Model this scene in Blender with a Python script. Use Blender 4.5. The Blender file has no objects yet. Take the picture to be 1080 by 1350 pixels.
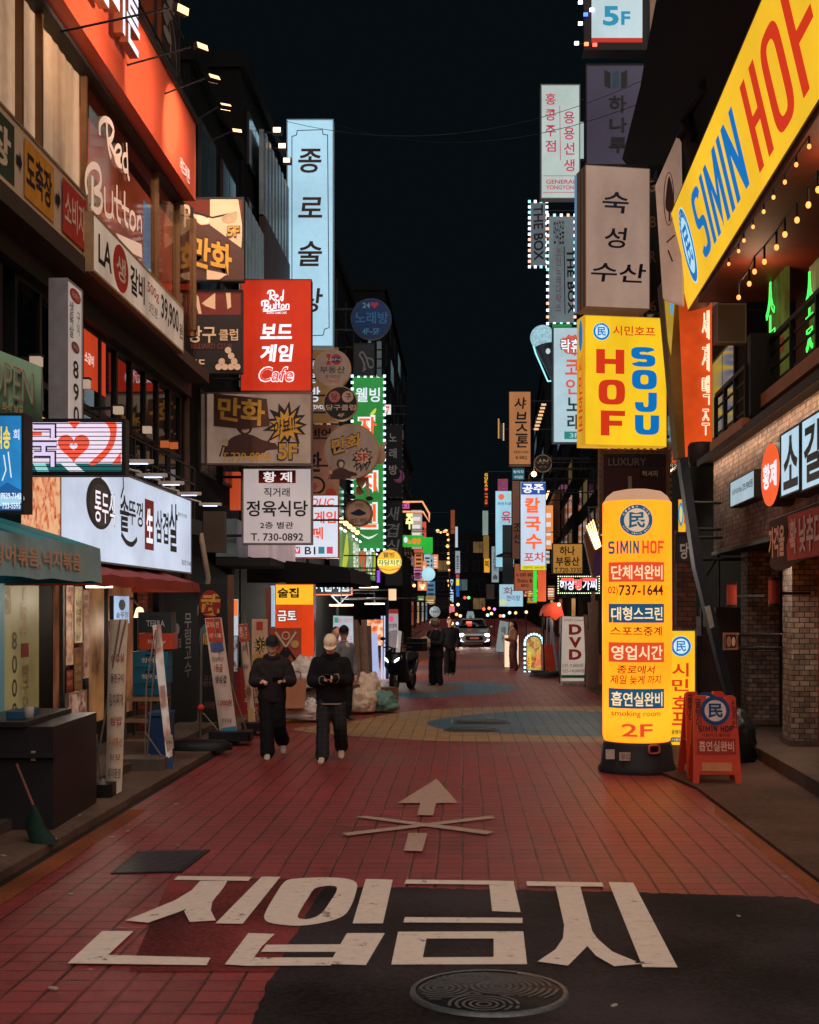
import bpy, bmesh, math, random
from mathutils import Vector as V, Matrix, noise as mnoise
S = bpy.context.scene
R_ = math.radians
# ---------------------------------------------------------------- camera, world, light
FPX, CX, VH, HC = 1800.0, 540.0, 800.0, 2.08      # focal length in photo pixels, centre, horizon row, camera height
cam = bpy.data.cameras.new('camera')
cam.sensor_fit = 'HORIZONTAL'; cam.sensor_width = 36.0; cam.lens = 60.0
cam.shift_y = 125.0 / 1080.0
cam.clip_start = 0.1; cam.clip_end = 2000
cam.dof.use_dof = True; cam.dof.focus_distance = 20.0; cam.dof.aperture_fstop = 9.0
camo = bpy.data.objects.new('camera', cam)
camo.location = (0, 0, HC); camo.rotation_euler = (R_(90), 0, 0)
S.collection.objects.link(camo); S.camera = camo
S.view_settings.view_transform = 'Standard'; S.view_settings.look = 'None'
S.view_settings.exposure = 0.16; S.view_settings.gamma = 1.0
S.render.engine = 'CYCLES'
S.cycles.use_denoising = True
S.cycles.max_bounces = 6; S.cycles.sample_clamp_indirect = 2.0; S.cycles.sample_clamp_direct = 12.0; S.cycles.use_light_tree = True; S.cycles.blur_glossy = 1.0; S.cycles.caustics_reflective = False; S.cycles.caustics_refractive = False
def lin(c):
 return tuple(((x / 255) / 12.92 if x / 255 <= 0.04045 else ((x / 255 + 0.055) / 1.055) ** 2.4) for x in c)
W = bpy.data.worlds.new('World'); S.world = W; W.use_nodes = True
bg = W.node_tree.nodes['Background']
bg.inputs[0].default_value = (*lin((6, 11, 14)), 1); bg.inputs[1].default_value = 1.0
sun = bpy.data.lights.new('city_glow', 'SUN'); sun.energy = 2.0; sun.angle = R_(80); sun.color = (1.0, 0.86, 0.78)
suno = bpy.data.objects.new('city_glow', sun); S.collection.objects.link(suno)
suno.rotation_euler = V((-0.16, 0.62, -0.77)).to_track_quat('-Z', 'Y').to_euler()
# ---------------------------------------------------------------- materials
MATS = {}
def nm(name):
 m = bpy.data.materials.new(name); m.use_nodes = True
 return m, m.node_tree.nodes, m.node_tree.links, m.node_tree.nodes['Principled BSDF']
def paint(c, rough=0.55, metal=0.0, dirt=0.25, scale=6.0, bump=0.0, spec=0.25):
 """painted / plastic surface; c = base colour as sRGB 0-255"""
 k = ('p', c, rough, metal, dirt, scale, bump, spec)
 if k in MATS: return MATS[k]
 m, n, l, b = nm('paint_%d_%d_%d' % tuple(int(x) for x in c))
 b.inputs['Roughness'].default_value = rough; b.inputs['Metallic'].default_value = metal
 b.inputs['Specular IOR Level'].default_value = spec
 tc = n.new('ShaderNodeTexCoord'); nz = n.new('ShaderNodeTexNoise')
 nz.inputs['Scale'].default_value = scale; nz.inputs['Detail'].default_value = 6; nz.inputs['Roughness'].default_value = .65
 l.new(tc.outputs['Object'], nz.inputs['Vector'])
 cr = n.new('ShaderNodeValToRGB'); L = lin(c)
 cr.color_ramp.elements[0].position = .3; cr.color_ramp.elements[1].position = .72
 cr.color_ramp.elements[0].color = (*[x * (1 - dirt) for x in L], 1); cr.color_ramp.elements[1].color = (*[min(1, x * (1 + dirt * .25)) for x in L], 1)
 l.new(nz.outputs['Fac'], cr.inputs[0]); l.new(cr.outputs[0], b.inputs['Base Color'])
 if bump:
  bp = n.new('ShaderNodeBump'); bp.inputs['Strength'].default_value = bump; bp.inputs['Distance'].default_value = .02
  l.new(nz.outputs['Fac'], bp.inputs['Height']); l.new(bp.outputs[0], b.inputs['Normal'])
 MATS[k] = m; return m
def lit(c, s=1.0, var=0.14, scale=(1.3, 1.3, .5), sample=True):
 """a glowing surface; c = the glow as sRGB 0-255"""
 k = ('l', c, s, var, scale, sample)
 if k in MATS: return MATS[k]
 m, n, l, b = nm('lit_%d_%d_%d' % tuple(int(x) for x in c)); L = lin(c)
 b.inputs['Base Color'].default_value = (*[x * .35 for x in L], 1); b.inputs['Roughness'].default_value = .55; b.inputs['Specular IOR Level'].default_value = .2
 var = var * 1.6 if sample else var
 tc = n.new('ShaderNodeTexCoord'); mp = n.new('ShaderNodeMapping'); mp.inputs['Scale'].default_value = scale
 nz = n.new('ShaderNodeTexNoise'); nz.inputs['Scale'].default_value = 1.0; nz.inputs['Detail'].default_value = 3
 l.new(tc.outputs['Object'], mp.inputs[0]); l.new(mp.outputs[0], nz.inputs['Vector'])
 mr = n.new('ShaderNodeMapRange'); mr.inputs[1].default_value = .3; mr.inputs[2].default_value = .7
 mr.inputs[3].default_value = s * (1 - var); mr.inputs[4].default_value = s * (1 + var * .4)
 if sample:      # tubes and grime behind the acrylic
  n2 = n.new('ShaderNodeTexNoise'); n2.inputs['Scale'].default_value = 7.0; n2.inputs['Detail'].default_value = 5; l.new(tc.outputs['Object'], n2.inputs['Vector'])
  ma = n.new('ShaderNodeMath'); ma.operation = 'MULTIPLY_ADD'; ma.inputs[1].default_value = .22; l.new(n2.outputs['Fac'], ma.inputs[0]); ms = n.new('ShaderNodeMath'); ms.operation = 'SUBTRACT'; ms.inputs[1].default_value = .11; l.new(nz.outputs['Fac'], ms.inputs[0]); l.new(ms.outputs[0], ma.inputs[2]); l.new(ma.outputs[0], mr.inputs[0])
 else: l.new(nz.outputs['Fac'], mr.inputs[0])
 l.new(mr.outputs[0], b.inputs['Emission Strength'])
 b.inputs['Emission Color'].default_value = (*L, 1)
 if not sample: m.cycles.emission_sampling = 'NONE'
 MATS[k] = m; return m
def ink(c, s=1.0): return lit(c, s, 0.05, (1, 1, 1), False)      # translucent vinyl on a backlit face
def glow(c, s): return lit(c, s, 0.0, (1, 1, 1), True)
def glowN(c, s): return lit(c, s, 0.0, (1, 1, 1), False)
def glass(tint=(200, 210, 215), rough=.03, alpha=.16, refl=1.0):
 k = ('g', tint, rough, alpha, refl)
 if k in MATS: return MATS[k]
 m, n, l, b = nm('glass'); n.remove(b)
 tr = n.new('ShaderNodeBsdfTransparent'); tr.inputs[0].default_value = (*lin(tint), 1)
 gl = n.new('ShaderNodeBsdfGlossy'); gl.inputs['Roughness'].default_value = rough
 fr = n.new('ShaderNodeFresnel'); fr.inputs[0].default_value = 1.5
 mr = n.new('ShaderNodeMath'); mr.operation = 'MULTIPLY_ADD'; mr.inputs[1].default_value = refl; mr.inputs[2].default_value = alpha * .4
 mx = n.new('ShaderNodeMixShader'); l.new(fr.outputs[0], mr.inputs[0]); l.new(mr.outputs[0], mx.inputs[0])
 l.new(tr.outputs[0], mx.inputs[1]); l.new(gl.outputs[0], mx.inputs[2]); l.new(mx.outputs[0], n['Material Output'].inputs[0])
 MATS[k] = m; return m
def brick(c1, c2, mortar, sc, axis='wall', rough=.85, bw=.5, rh=.25, k=0.0694):
 """coursed masonry in wall coordinates: x along the street, z up"""
 key = ('b', c1, c2, mortar, sc, axis)
 if key in MATS: return MATS[key]
 m, n, l, b = nm('brick_masonry')
 g = n.new('ShaderNodeNewGeometry'); sp = n.new('ShaderNodeSeparateXYZ'); l.new(g.outputs['Position'], sp.inputs[0])
 add = n.new('ShaderNodeMath'); add.operation = 'ADD'; l.new(sp.outputs[0], add.inputs[0]); l.new(sp.outputs[1], add.inputs[1])
 cb = n.new('ShaderNodeCombineXYZ'); l.new(add.outputs[0], cb.inputs[0]); l.new(sp.outputs[2], cb.inputs[1])
 bt = n.new('ShaderNodeTexBrick'); bt.inputs['Scale'].default_value = sc
 bt.inputs['Color1'].default_value = (*lin(c1), 1); bt.inputs['Color2'].default_value = (*lin(c2), 1); bt.inputs['Mortar'].default_value = (*lin(mortar), 1)
 bt.inputs['Mortar Size'].default_value = .022; bt.inputs['Brick Width'].default_value = bw; bt.inputs['Row Height'].default_value = rh; bt.inputs['Bias'].default_value = -.1
 l.new(cb.outputs[0], bt.inputs['Vector'])
 nz = n.new('ShaderNodeTexNoise'); nz.inputs['Scale'].default_value = 9; nz.inputs['Detail'].default_value = 5; l.new(g.outputs['Position'], nz.inputs['Vector'])
 mx = n.new('ShaderNodeMix'); mx.data_type = 'RGBA'; mx.blend_type = 'MULTIPLY'; mx.inputs[0].default_value = .7
 cr = n.new('ShaderNodeValToRGB'); cr.color_ramp.elements[0].position = .3; cr.color_ramp.elements[0].color = (.35, .33, .32, 1); cr.color_ramp.elements[1].position = .7; cr.color_ramp.elements[1].color = (1.1, 1.05, 1, 1)
 l.new(nz.outputs['Fac'], cr.inputs[0]); l.new(bt.outputs['Color'], mx.inputs[6]); l.new(cr.outputs[0], mx.inputs[7]); l.new(mx.outputs[2], b.inputs['Base Color'])
 bp = n.new('ShaderNodeBump'); bp.inputs['Strength'].default_value = .9; bp.inputs['Distance'].default_value = .025
 hs = n.new('ShaderNodeMath'); hs.operation = 'SUBTRACT'; l.new(nz.outputs['Fac'], hs.inputs[0]); l.new(bt.outputs['Fac'], hs.inputs[1]); l.new(hs.outputs[0], bp.inputs['Height']); l.new(bp.outputs[0], b.inputs['Normal'])
 b.inputs['Roughness'].default_value = rough
 MATS[key] = m; return m
KS = 0.0389       # the street runs off at this slope (x per y)
def paver(c, joint=(40, 20, 20), var=.28, jw=.028, name='pavers'):
 key = ('v', c, joint)
 if key in MATS: return MATS[key]
 m, n, l, b = nm(name)
 g = n.new('ShaderNodeNewGeometry'); sp = n.new('ShaderNodeSeparateXYZ'); l.new(g.outputs['Position'], sp.inputs[0])
 def M(op, a, bb=None, cc=None):
  q = n.new('ShaderNodeMath'); q.operation = op
  for i, x in enumerate((a, bb, cc)):
   if x is None: continue
   if isinstance(x, (int, float)): q.inputs[i].default_value = x
   else: l.new(x, q.inputs[i])
  return q.outputs[0]
 wob = n.new('ShaderNodeTexNoise'); wob.inputs['Scale'].default_value = .6; l.new(g.outputs['Position'], wob.inputs['Vector'])
 wv = M('MULTIPLY_ADD', wob.outputs['Fac'], .04, -.02)
 xs = M('ADD', M('MULTIPLY_ADD', sp.outputs[1], -KS, sp.outputs[0]), wv)
 xt = M('DIVIDE', xs, .205); yt = M('DIVIDE', M('ADD', sp.outputs[1], wv), .205)
 def jt(t, w0, w1):
  d = M('ABSOLUTE', M('SUBTRACT', M('FRACT', t), .5))      # 0 centre, .5 joint
  mr = n.new('ShaderNodeMapRange'); mr.inputs[1].default_value = .5 - w1; mr.inputs[2].default_value = .5 - w0
  l.new(d, mr.inputs[0]); return mr.outputs[0]
 jx = jt(xt, .02, .06); jy = jt(yt, .02, .06)
 jn = n.new('ShaderNodeTexNoise'); jn.inputs['Scale'].default_value = 1.7; jn.inputs['Detail'].default_value = 5; l.new(g.outputs['Position'], jn.inputs['Vector'])
 jm = n.new('ShaderNodeMapRange'); jm.inputs[1].default_value = .36; jm.inputs[2].default_value = .56; jm.inputs[3].default_value = .45; l.new(jn.outputs['Fac'], jm.inputs[0])
 J = M('MULTIPLY', M('MAXIMUM', jx, M('MULTIPLY', jy, .8)), jm.outputs[0])
 cell = n.new('ShaderNodeCombineXYZ'); l.new(M('FLOOR', xt), cell.inputs[0]); l.new(M('FLOOR', yt), cell.inputs[1])
 wn = n.new('ShaderNodeTexWhiteNoise'); wn.noise_dimensions = '3D'; l.new(cell.outputs[0], wn.inputs['Vector'])
 fine = n.new('ShaderNodeTexNoise'); fine.inputs['Scale'].default_value = 42; fine.inputs['Detail'].default_value = 6; fine.inputs['Roughness'].default_value = .8; l.new(g.outputs['Position'], fine.inputs['Vector'])
 big = n.new('ShaderNodeTexNoise'); big.inputs['Scale'].default_value = .45; big.inputs['Detail'].default_value = 6; big.inputs['Roughness'].default_value = .62; l.new(g.outputs['Position'], big.inputs['Vector'])
 def C(x, a, b_): q = n.new('ShaderNodeMapRange'); q.inputs[1].default_value = a; q.inputs[2].default_value = b_; l.new(x, q.inputs[0]); return q.outputs[0]
 sp_ = n.new('ShaderNodeTexNoise'); sp_.inputs['Scale'].default_value = 5.5; sp_.inputs['Detail'].default_value = 8; sp_.inputs['Roughness'].default_value = .7; l.new(g.outputs['Position'], sp_.inputs['Vector'])
 br = M('ADD', M('MULTIPLY', wn.outputs['Value'], var), M('ADD', M('MULTIPLY', C(fine.outputs['Fac'], .38, .62), .55), M('MULTIPLY', C(big.outputs['Fac'], .34, .66), .35)))
 br = M('MULTIPLY', M('ADD', br, .36), M('MULTIPLY_ADD', C(sp_.outputs['Fac'], .34, .46), .5, .5))
 L = lin(c)
 vm = n.new('ShaderNodeVectorMath'); vm.operation = 'SCALE'; vm.inputs[0].default_value = L; l.new(br, vm.inputs['Scale'])
 mx = n.new('ShaderNodeMix'); mx.data_type = 'RGBA'; l.new(J, mx.inputs[0]); l.new(vm.outputs[0], mx.inputs[6]); mx.inputs[7].default_value = (*lin(joint), 1)
 l.new(mx.outputs[2], b.inputs['Base Color'])
 rr = n.new('ShaderNodeMapRange'); rr.inputs[3].default_value = .30; rr.inputs[4].default_value = .62; b.inputs['Specular IOR Level'].default_value = .30; l.new(big.outputs['Fac'], rr.inputs[0]); l.new(rr.outputs[0], b.inputs['Roughness'])
 bp = n.new('ShaderNodeBump'); bp.inputs['Strength'].default_value = .6; bp.inputs['Distance'].default_value = .012
 h = M('SUBTRACT', M('ADD', M('MULTIPLY', fine.outputs['Fac'], .35), M('MULTIPLY', wn.outputs['Value'], .4)), J)
 l.new(h, bp.inputs['Height']); l.new(bp.outputs[0], b.inputs['Normal'])
 MATS[key] = m; return m
def rough_ground(c, name, sc=30, var=.35, crack=False):
 key = ('rg', c, name)
 if key in MATS: return MATS[key]
 m, n, l, b = nm(name); g = n.new('ShaderNodeNewGeometry')
 a = n.new('ShaderNodeTexNoise'); a.inputs['Scale'].default_value = sc; a.inputs['Detail'].default_value = 8; a.inputs['Roughness'].default_value = .75; l.new(g.outputs['Position'], a.inputs['Vector'])
 d = n.new('ShaderNodeTexNoise'); d.inputs['Scale'].default_value = .8; d.inputs['Detail'].default_value = 6; l.new(g.outputs['Position'], d.inputs['Vector'])
 s = n.new('ShaderNodeMath'); s.operation = 'ADD'; l.new(a.outputs['Fac'], s.inputs[0]); l.new(d.outputs['Fac'], s.inputs[1])
 mr = n.new('ShaderNodeMapRange'); mr.inputs[1].default_value = .82; mr.inputs[2].default_value = 1.18; mr.inputs[3].default_value = max(.12, 1 - var); mr.inputs[4].default_value = 1 + var; l.new(s.outputs[0], mr.inputs[0])
 vm = n.new('ShaderNodeVectorMath'); vm.operation = 'SCALE'; vm.inputs[0].default_value = lin(c); l.new(mr.outputs[0], vm.inputs['Scale']); l.new(vm.outputs[0], b.inputs['Base Color'])
 b.inputs['Roughness'].default_value = .7; b.inputs['Specular IOR Level'].default_value = .12
 bp = n.new('ShaderNodeBump'); bp.inputs['Strength'].default_value = .5; bp.inputs['Distance'].default_value = .01; l.new(a.outputs['Fac'], bp.inputs['Height']); l.new(bp.outputs[0], b.inputs['Normal'])
 MATS[key] = m; return m
def worn_paint(c):
 key = ('wp', c)
 if key in MATS: return MATS[key]
 m, n, l, b = nm('worn_road_paint'); g = n.new('ShaderNodeNewGeometry')
 a = n.new('ShaderNodeTexNoise'); a.inputs['Scale'].default_value = 14; a.inputs['Detail'].default_value = 9; a.inputs['Roughness'].default_value = .72; l.new(g.outputs['Position'], a.inputs['Vector'])
 cr = n.new('ShaderNodeValToRGB'); L = lin(c); e = cr.color_ramp.elements
 e[0].position = .30; e[0].color = (*[x * .34 for x in L], 1); e[1].position = .40; e[1].color = (*[x * .86 for x in L], 1); q = e.new(.7); q.color = (*L, 1)
 l.new(a.outputs['Fac'], cr.inputs[0]); l.new(cr.outputs[0], b.inputs['Base Color']); b.inputs['Roughness'].default_value = .7
 d = n.new('ShaderNodeTexNoise'); d.inputs['Scale'].default_value = 3.2; d.inputs['Detail'].default_value = 12; d.inputs['Roughness'].default_value = .78; l.new(g.outputs['Position'], d.inputs['Vector'])
 mr = n.new('ShaderNodeMapRange'); mr.inputs[1].default_value = .36; mr.inputs[2].default_value = .40; l.new(d.outputs['Fac'], mr.inputs[0]); l.new(mr.outputs[0], b.inputs['Alpha'])
 MATS[key] = m; return m
BLK = paint((22, 22, 24), .5); DK = paint((34, 33, 35), .6); STEEL = paint((120, 118, 115), .35, .8); GREY = paint((92, 90, 90), .5)
# ---------------------------------------------------------------- frames (a flat place in the world) and pixel rays
def P(u, v, Y): return V(((u - CX) / FPX * Y, Y, HC - (v - VH) / FPX * Y))
def G(u, v, z=0.0):
 Y = FPX * (HC - z) / (v - VH); return V(((u - CX) / FPX * Y, Y, z))
class Fr:
 def __init__(s, O, R, U): s.O = V(O); s.R = V(R).normalized(); s.U = V(U).normalized(); s.N = s.R.cross(s.U).normalized()
 def pt(s, x, z, d=0.0): return s.O + s.R * x + s.U * z + s.N * d
 def px(s, u, v):
  C = V((0, 0, HC)); D = V(((u - CX) / FPX, 1, -(v - VH) / FPX)); t = (s.O - C).dot(s.N) / D.dot(s.N); p = C + D * t - s.O
  return p.dot(s.R), p.dot(s.U)
def F(Y, yaw=0.0, u=540.0):
 """plane across the street at depth Y; yaw > 0 turns its right end towards the viewer"""
 return Fr(((u - CX) / FPX * Y, Y, 0), (math.cos(yaw), -math.sin(yaw), 0), (0, 0, 1))
KL, KR = 0.0389, 0.0694
def LW(a): return Fr((a, 0, 0), (KL, 1, 0), (0, 0, 1))
def RW(a): return Fr((a, 0, 0), (-KR, -1, 0), (0, 0, 1))
GF = Fr((0, 0, 0), (1, 0, 0), (0, 1, 0))            # ground: x, y, d = height
def lwx(Y, a=-5.0): return a + KL * Y
def rwx(Y, a=3.9): return a + KR * Y
# ---------------------------------------------------------------- lettering
TS = bpy.data.scenes.new('lettering_tmp'); TC = {}
def glyphs(s, bold=0.0, shear=0.0):
 k = (s, bold, shear)
 if k in TC: return TC[k]
 c = bpy.data.curves.new('t', 'FONT'); c.body = s; c.offset = bold; c.resolution_u = 3; c.shear = shear; c.align_x = 'CENTER'; c.space_line = .95
 o = bpy.data.objects.new('t', c); TS.collection.objects.link(o); vl = TS.view_layers[0]; vl.update()
 me = bpy.data.meshes.new_from_object(o.evaluated_get(vl.depsgraph))
 vs = [(v.co.x, v.co.y) for v in me.vertices]; fs = [tuple(p.vertices) for p in me.polygons]
 bpy.data.meshes.remove(me); bpy.data.objects.remove(o); bpy.data.curves.remove(c)
 if vs:
  x0 = min(v[0] for v in vs); x1 = max(v[0] for v in vs); y0 = min(v[1] for v in vs); y1 = max(v[1] for v in vs)
  vs = [((x - x0) / max(1e-6, x1 - x0), (y - y0) / max(1e-6, y1 - y0)) for x, y in vs]
 TC[k] = (vs, fs); return TC[k]
# ---------------------------------------------------------------- mesh builder
class MB:
 def __init__(s): s.v = []; s.f = []; s.mi = []; s.sm = []; s.mats = []
 def m(s, mat):
  if mat not in s.mats: s.mats.append(mat)
  return s.mats.index(mat)
 def add(s, vs, fs, mat, smooth=False):
  b = len(s.v); s.v += [V(p) for p in vs]; i = s.m(mat)
  for f in fs: s.f.append(tuple(b + k for k in f)); s.mi.append(i); s.sm.append(smooth)
  return s
 def poly(s, fr, pts, d, mat): return s.add([fr.pt(x, z, d) for x, z in pts], [tuple(range(len(pts)))], mat)
 def prism(s, fr, pts, d0, d1, mat, smooth=False):
  n = len(pts); vs = [fr.pt(x, z, d0) for x, z in pts] + [fr.pt(x, z, d1) for x, z in pts]
  fs = [tuple(range(n))[::-1], tuple(range(n, 2 * n))]
  s.add(vs, fs, mat); return s.add(vs, [(i, (i + 1) % n, n + (i + 1) % n, n + i) for i in range(n)], mat, smooth)
 def box(s, fr, x0, x1, z0, z1, d0, d1, mat):
  vs = [fr.pt(x, z, d) for d in (d0, d1) for z in (z0, z1) for x in (x0, x1)]
  return s.add(vs, [(0, 2, 3, 1), (4, 5, 7, 6), (0, 1, 5, 4), (2, 6, 7, 3), (0, 4, 6, 2), (1, 3, 7, 5)], mat)
 def wbox(s, x0, x1, y0, y1, z0, z1, mat):
  return s.box(GF, x0, x1, y0, y1, z0, z1, mat)
 def tube(s, pts, r, mat, n=8, r2=None, cap=True):
  pts = [V(p) for p in pts]; rings = []; up = V((0, 0, 1)); prev = None
  for i, p in enumerate(pts):
   t = ((pts[min(i + 1, len(pts) - 1)] - p).normalized() + (p - pts[max(i - 1, 0)]).normalized())
   t = t.normalized() if t.length > 1e-6 else V((0, 0, 1))
   a = prev - t * prev.dot(t) if prev is not None else (up.cross(t) if abs(t.z) < .95 else V((1, 0, 0)).cross(t))
   a = a.normalized() if a.length > 1e-6 else V((1, 0, 0)); prev = a; b = t.cross(a)
   rr = r[i] if isinstance(r, (list, tuple)) else (r if r2 is None else r + (r2 - r) * i / max(1, len(pts) - 1))
   rings.append([p + (a * math.cos(2 * math.pi * k / n) + b * math.sin(2 * math.pi * k / n)) * rr for k in range(n)])
  return s.loft(rings, mat, cap)
 def loft(s, rings, mat, cap=True, smooth=True):
  n = len(rings[0]); vs = [q for r in rings for q in r]; fs = []
  for i in range(len(rings) - 1):
   for k in range(n): fs.append((i * n + k, i * n + (k + 1) % n, (i + 1) * n + (k + 1) % n, (i + 1) * n + k))
  s.add(vs, fs, mat, smooth)
  if cap: s.add(rings[0] + rings[-1], [tuple(range(n))[::-1], tuple(range(n, 2 * n))], mat)
  return s
 def lathe(s, c, prof, mat, n=24, sx=1.0, sy=1.0, cap=True):
  c = V(c); return s.loft([[c + V((math.cos(2 * math.pi * k / n) * r * sx, math.sin(2 * math.pi * k / n) * r * sy, z)) for k in range(n)] for r, z in prof], mat, cap)
 def ball(s, c, r, mat, n=12, m=8, sc=(1, 1, 1), rot=None):
  c = V(c); rings = []
  for i in range(m + 1):
   th = math.pi * (i + (.02 if i == 0 else -.02 if i == m else 0)) / m; ring = []
   for k in range(n):
    q = V((math.sin(th) * math.cos(2 * math.pi * k / n) * sc[0], math.sin(th) * math.sin(2 * math.pi * k / n) * sc[1], math.cos(th) * sc[2])) * r
    ring.append(c + (rot @ q if rot else q))
   rings.append(ring)
  return s.loft(rings, mat)
 def ell(s, fr, x, z, rx, rz, d, mat, n=28, d0=None):
  pts = [(x + rx * math.cos(2 * math.pi * k / n), z + rz * math.sin(2 * math.pi * k / n)) for k in range(n)]
  return s.poly(fr, pts, d, mat) if d0 is None else s.prism(fr, pts, d0, d, mat, True)
 def ring(s, fr, x, z, rx, rz, w, d, mat, n=32):
  vs = [fr.pt(x + (rx - q) * math.cos(2 * math.pi * k / n), z + (rz - q) * math.sin(2 * math.pi * k / n), d) for q in (0, w) for k in range(n)]
  return s.add(vs, [(k, (k + 1) % n, n + (k + 1) % n, n + k) for k in range(n)], mat)
 def text(s, fr, t, x0, z0, x1, z1, d, mat, bold=.012, shear=0.0, th=0.0, quad=None):
  vs, fs = glyphs(t, bold, shear)
  def at(a, b, dd):
   if quad:
    (ax, az), (bx, bz), (cx_, cz), (dx, dz) = quad
    x = (ax * (1 - a) + bx * a) * (1 - b) + (dx * (1 - a) + cx_ * a) * b; z = (az * (1 - a) + bz * a) * (1 - b) + (dz * (1 - a) + cz * a) * b
    return fr.pt(x, z, dd)
   return fr.pt(x0 + (x1 - x0) * a, z0 + (z1 - z0) * b, dd)
  s.add([at(a, b, d) for a, b in vs], fs, mat)
  return s
 def text3(s, fr, t, x0, z0, x1, z1, d0, d1, mface, mside, bold=.012, shear=0.0):
  """channel letters: lit face on a return of its own colour"""
  vs, fs = glyphs(t, bold, shear); at = lambda a, b, d: fr.pt(x0 + (x1 - x0) * a, z0 + (z1 - z0) * b, d)
  s.add([at(a, b, d1) for a, b in vs], fs, mface)
  cnt = {}
  for f in fs:
   for i in range(len(f)):
    e = (f[i], f[(i + 1) % len(f)]); cnt[tuple(sorted(e))] = cnt.get(tuple(sorted(e)), 0) + 1
  edges = [e for e, c in cnt.items() if c == 1]
  for a, b in edges: s.add([at(*vs[a], d0), at(*vs[b], d0), at(*vs[b], d1 - .002), at(*vs[a], d1 - .002)], [(0, 1, 2, 3)], mside)
  return s
 def neon(s, fr, t, x0, z0, x1, z1, d, r, mat, bold=.0):
  """tube bent along the outline of the characters"""
  vs, fs = glyphs(t, bold); cnt = {}
  for f in fs:
   for i in range(len(f)): e = tuple(sorted((f[i], f[(i + 1) % len(f)]))); cnt[e] = cnt.get(e, 0) + 1
  at = lambda q: fr.pt(x0 + (x1 - x0) * q[0], z0 + (z1 - z0) * q[1], d)
  for (a, b), c in cnt.items():
   if c == 1 and (at(vs[a]) - at(vs[b])).length > 1e-4: s.tube([at(vs[a]), at(vs[b])], r, mat, 4)
  return s
 def stroke(s, fr, pts, w, d, mat, closed=False, w2=None):
  n = len(pts); P2 = [V((p[0], p[1])) for p in pts]; L, Rr = [], []
  for i in range(n):
   a = P2[(i - 1) % n] if closed or i > 0 else None; b = P2[(i + 1) % n] if closed or i < n - 1 else None
   d1 = (P2[i] - a).normalized() if a is not None and (P2[i] - a).length > 1e-9 else None; d2 = (b - P2[i]).normalized() if b is not None and (b - P2[i]).length > 1e-9 else None
   if d1 is None: d1 = d2
   if d2 is None: d2 = d1
   t = d1 + d2; t = t.normalized() if t.length > 1e-6 else d1
   nn = V((-t.y, t.x)); c = max(.45, nn.dot(V((-d1.y, d1.x)))); ww = (w if w2 is None else w + (w2 - w) * i / max(1, n - 1)) / 2 / c
   L.append(P2[i] + nn * ww); Rr.append(P2[i] - nn * ww)
  vs = [fr.pt(p.x, p.y, d) for p in L] + [fr.pt(p.x, p.y, d) for p in Rr]; m = n if closed else n - 1
  return s.add(vs, [(i, (i + 1) % n, n + (i + 1) % n, n + i) for i in range(m)], mat)
def sm(pts, n=5, closed=False):
 """Catmull-Rom through 2-D or 3-D points"""
 P_ = [V(p) for p in pts]; out = []; N = len(P_); rng = N if closed else N - 1
 for i in range(rng):
  a, b, c, d = (P_[(i - 1) % N] if closed or i > 0 else P_[i]), P_[i], P_[(i + 1) % N], (P_[(i + 2) % N] if closed or i + 2 < N else P_[(i + 1) % N])
  for k in range(n):
   t = k / n; out.append(.5 * ((2 * b) + (c - a) * t + (2 * a - 5 * b + 4 * c - d) * t * t + (3 * b - a - 3 * c + d) * t ** 3))
 if not closed: out.append(P_[-1])
 return out
WL = {}
def mk(name, mb, parent=None, label=None, cat=None, group=None, kind=None, origin=None, mod=None):
 me = bpy.data.meshes.new(name)
 if parent is not None: o0 = WL[parent.name]
 elif origin is not None: o0 = V(origin)
 else:
  xs = [p.x for p in mb.v]; ys = [p.y for p in mb.v]; zs = [p.z for p in mb.v]
  o0 = V(((min(xs) + max(xs)) / 2, (min(ys) + max(ys)) / 2, min(zs)))
 me.from_pydata([tuple(p - o0) for p in mb.v], [], mb.f)
 for mt in mb.mats: me.materials.append(mt)
 me.polygons.foreach_set('material_index', mb.mi); me.polygons.foreach_set('use_smooth', mb.sm); me.update()
 o = bpy.data.objects.new(name, me); S.collection.objects.link(o); WL[o.name] = o0
 if parent is not None: o.parent = parent
 else: o.location = o0
 return tag(o, label, cat, group, kind)
def tag(o, label=None, cat=None, group=None, kind=None):
 for k, x in (('label', label), ('category', cat), ('group', group), ('kind', kind)):
  if x: o[k] = x
 return o
def root(name, loc, label, cat, group=None, kind=None):
 o = bpy.data.objects.new(name, None); S.collection.objects.link(o); o.location = loc; o.empty_display_size = .2; WL[o.name] = V(loc); return tag(o, label, cat, group, kind)
def copy_tree(o, parent=None, loc=None, rz=None, label=None):
 c = o.copy(); S.collection.objects.link(c); c.parent = parent
 if loc is not None: c.location = loc
 if rz is not None: c.rotation_euler.z = rz
 if label: c['label'] = label
 WL[c.name] = V(c.location)
 for ch in [x for x in S.collection.objects if x.parent == o]: copy_tree(ch, c)
 return c
def lamp(kind, loc, energy, color, size=.1, aim=None, spot=None, blend=.6, parent=None, name='lamp_light'):
 L = bpy.data.lights.new(name, kind); L.energy = energy; L.color = color
 if kind == 'SPOT': L.spot_size = R_(spot or 90); L.spot_blend = blend; L.shadow_soft_size = size
 elif kind == 'POINT': L.shadow_soft_size = size
 elif kind == 'AREA': L.size = size
 o = bpy.data.objects.new(name, L); S.collection.objects.link(o); o.location = loc
 if aim is not None: o.rotation_euler = (V(aim) - V(loc)).to_track_quat('-Z', 'Y').to_euler()
 if parent is not None: o.parent = parent; o.location = V(loc) - WL[parent.name]
 return o
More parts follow.
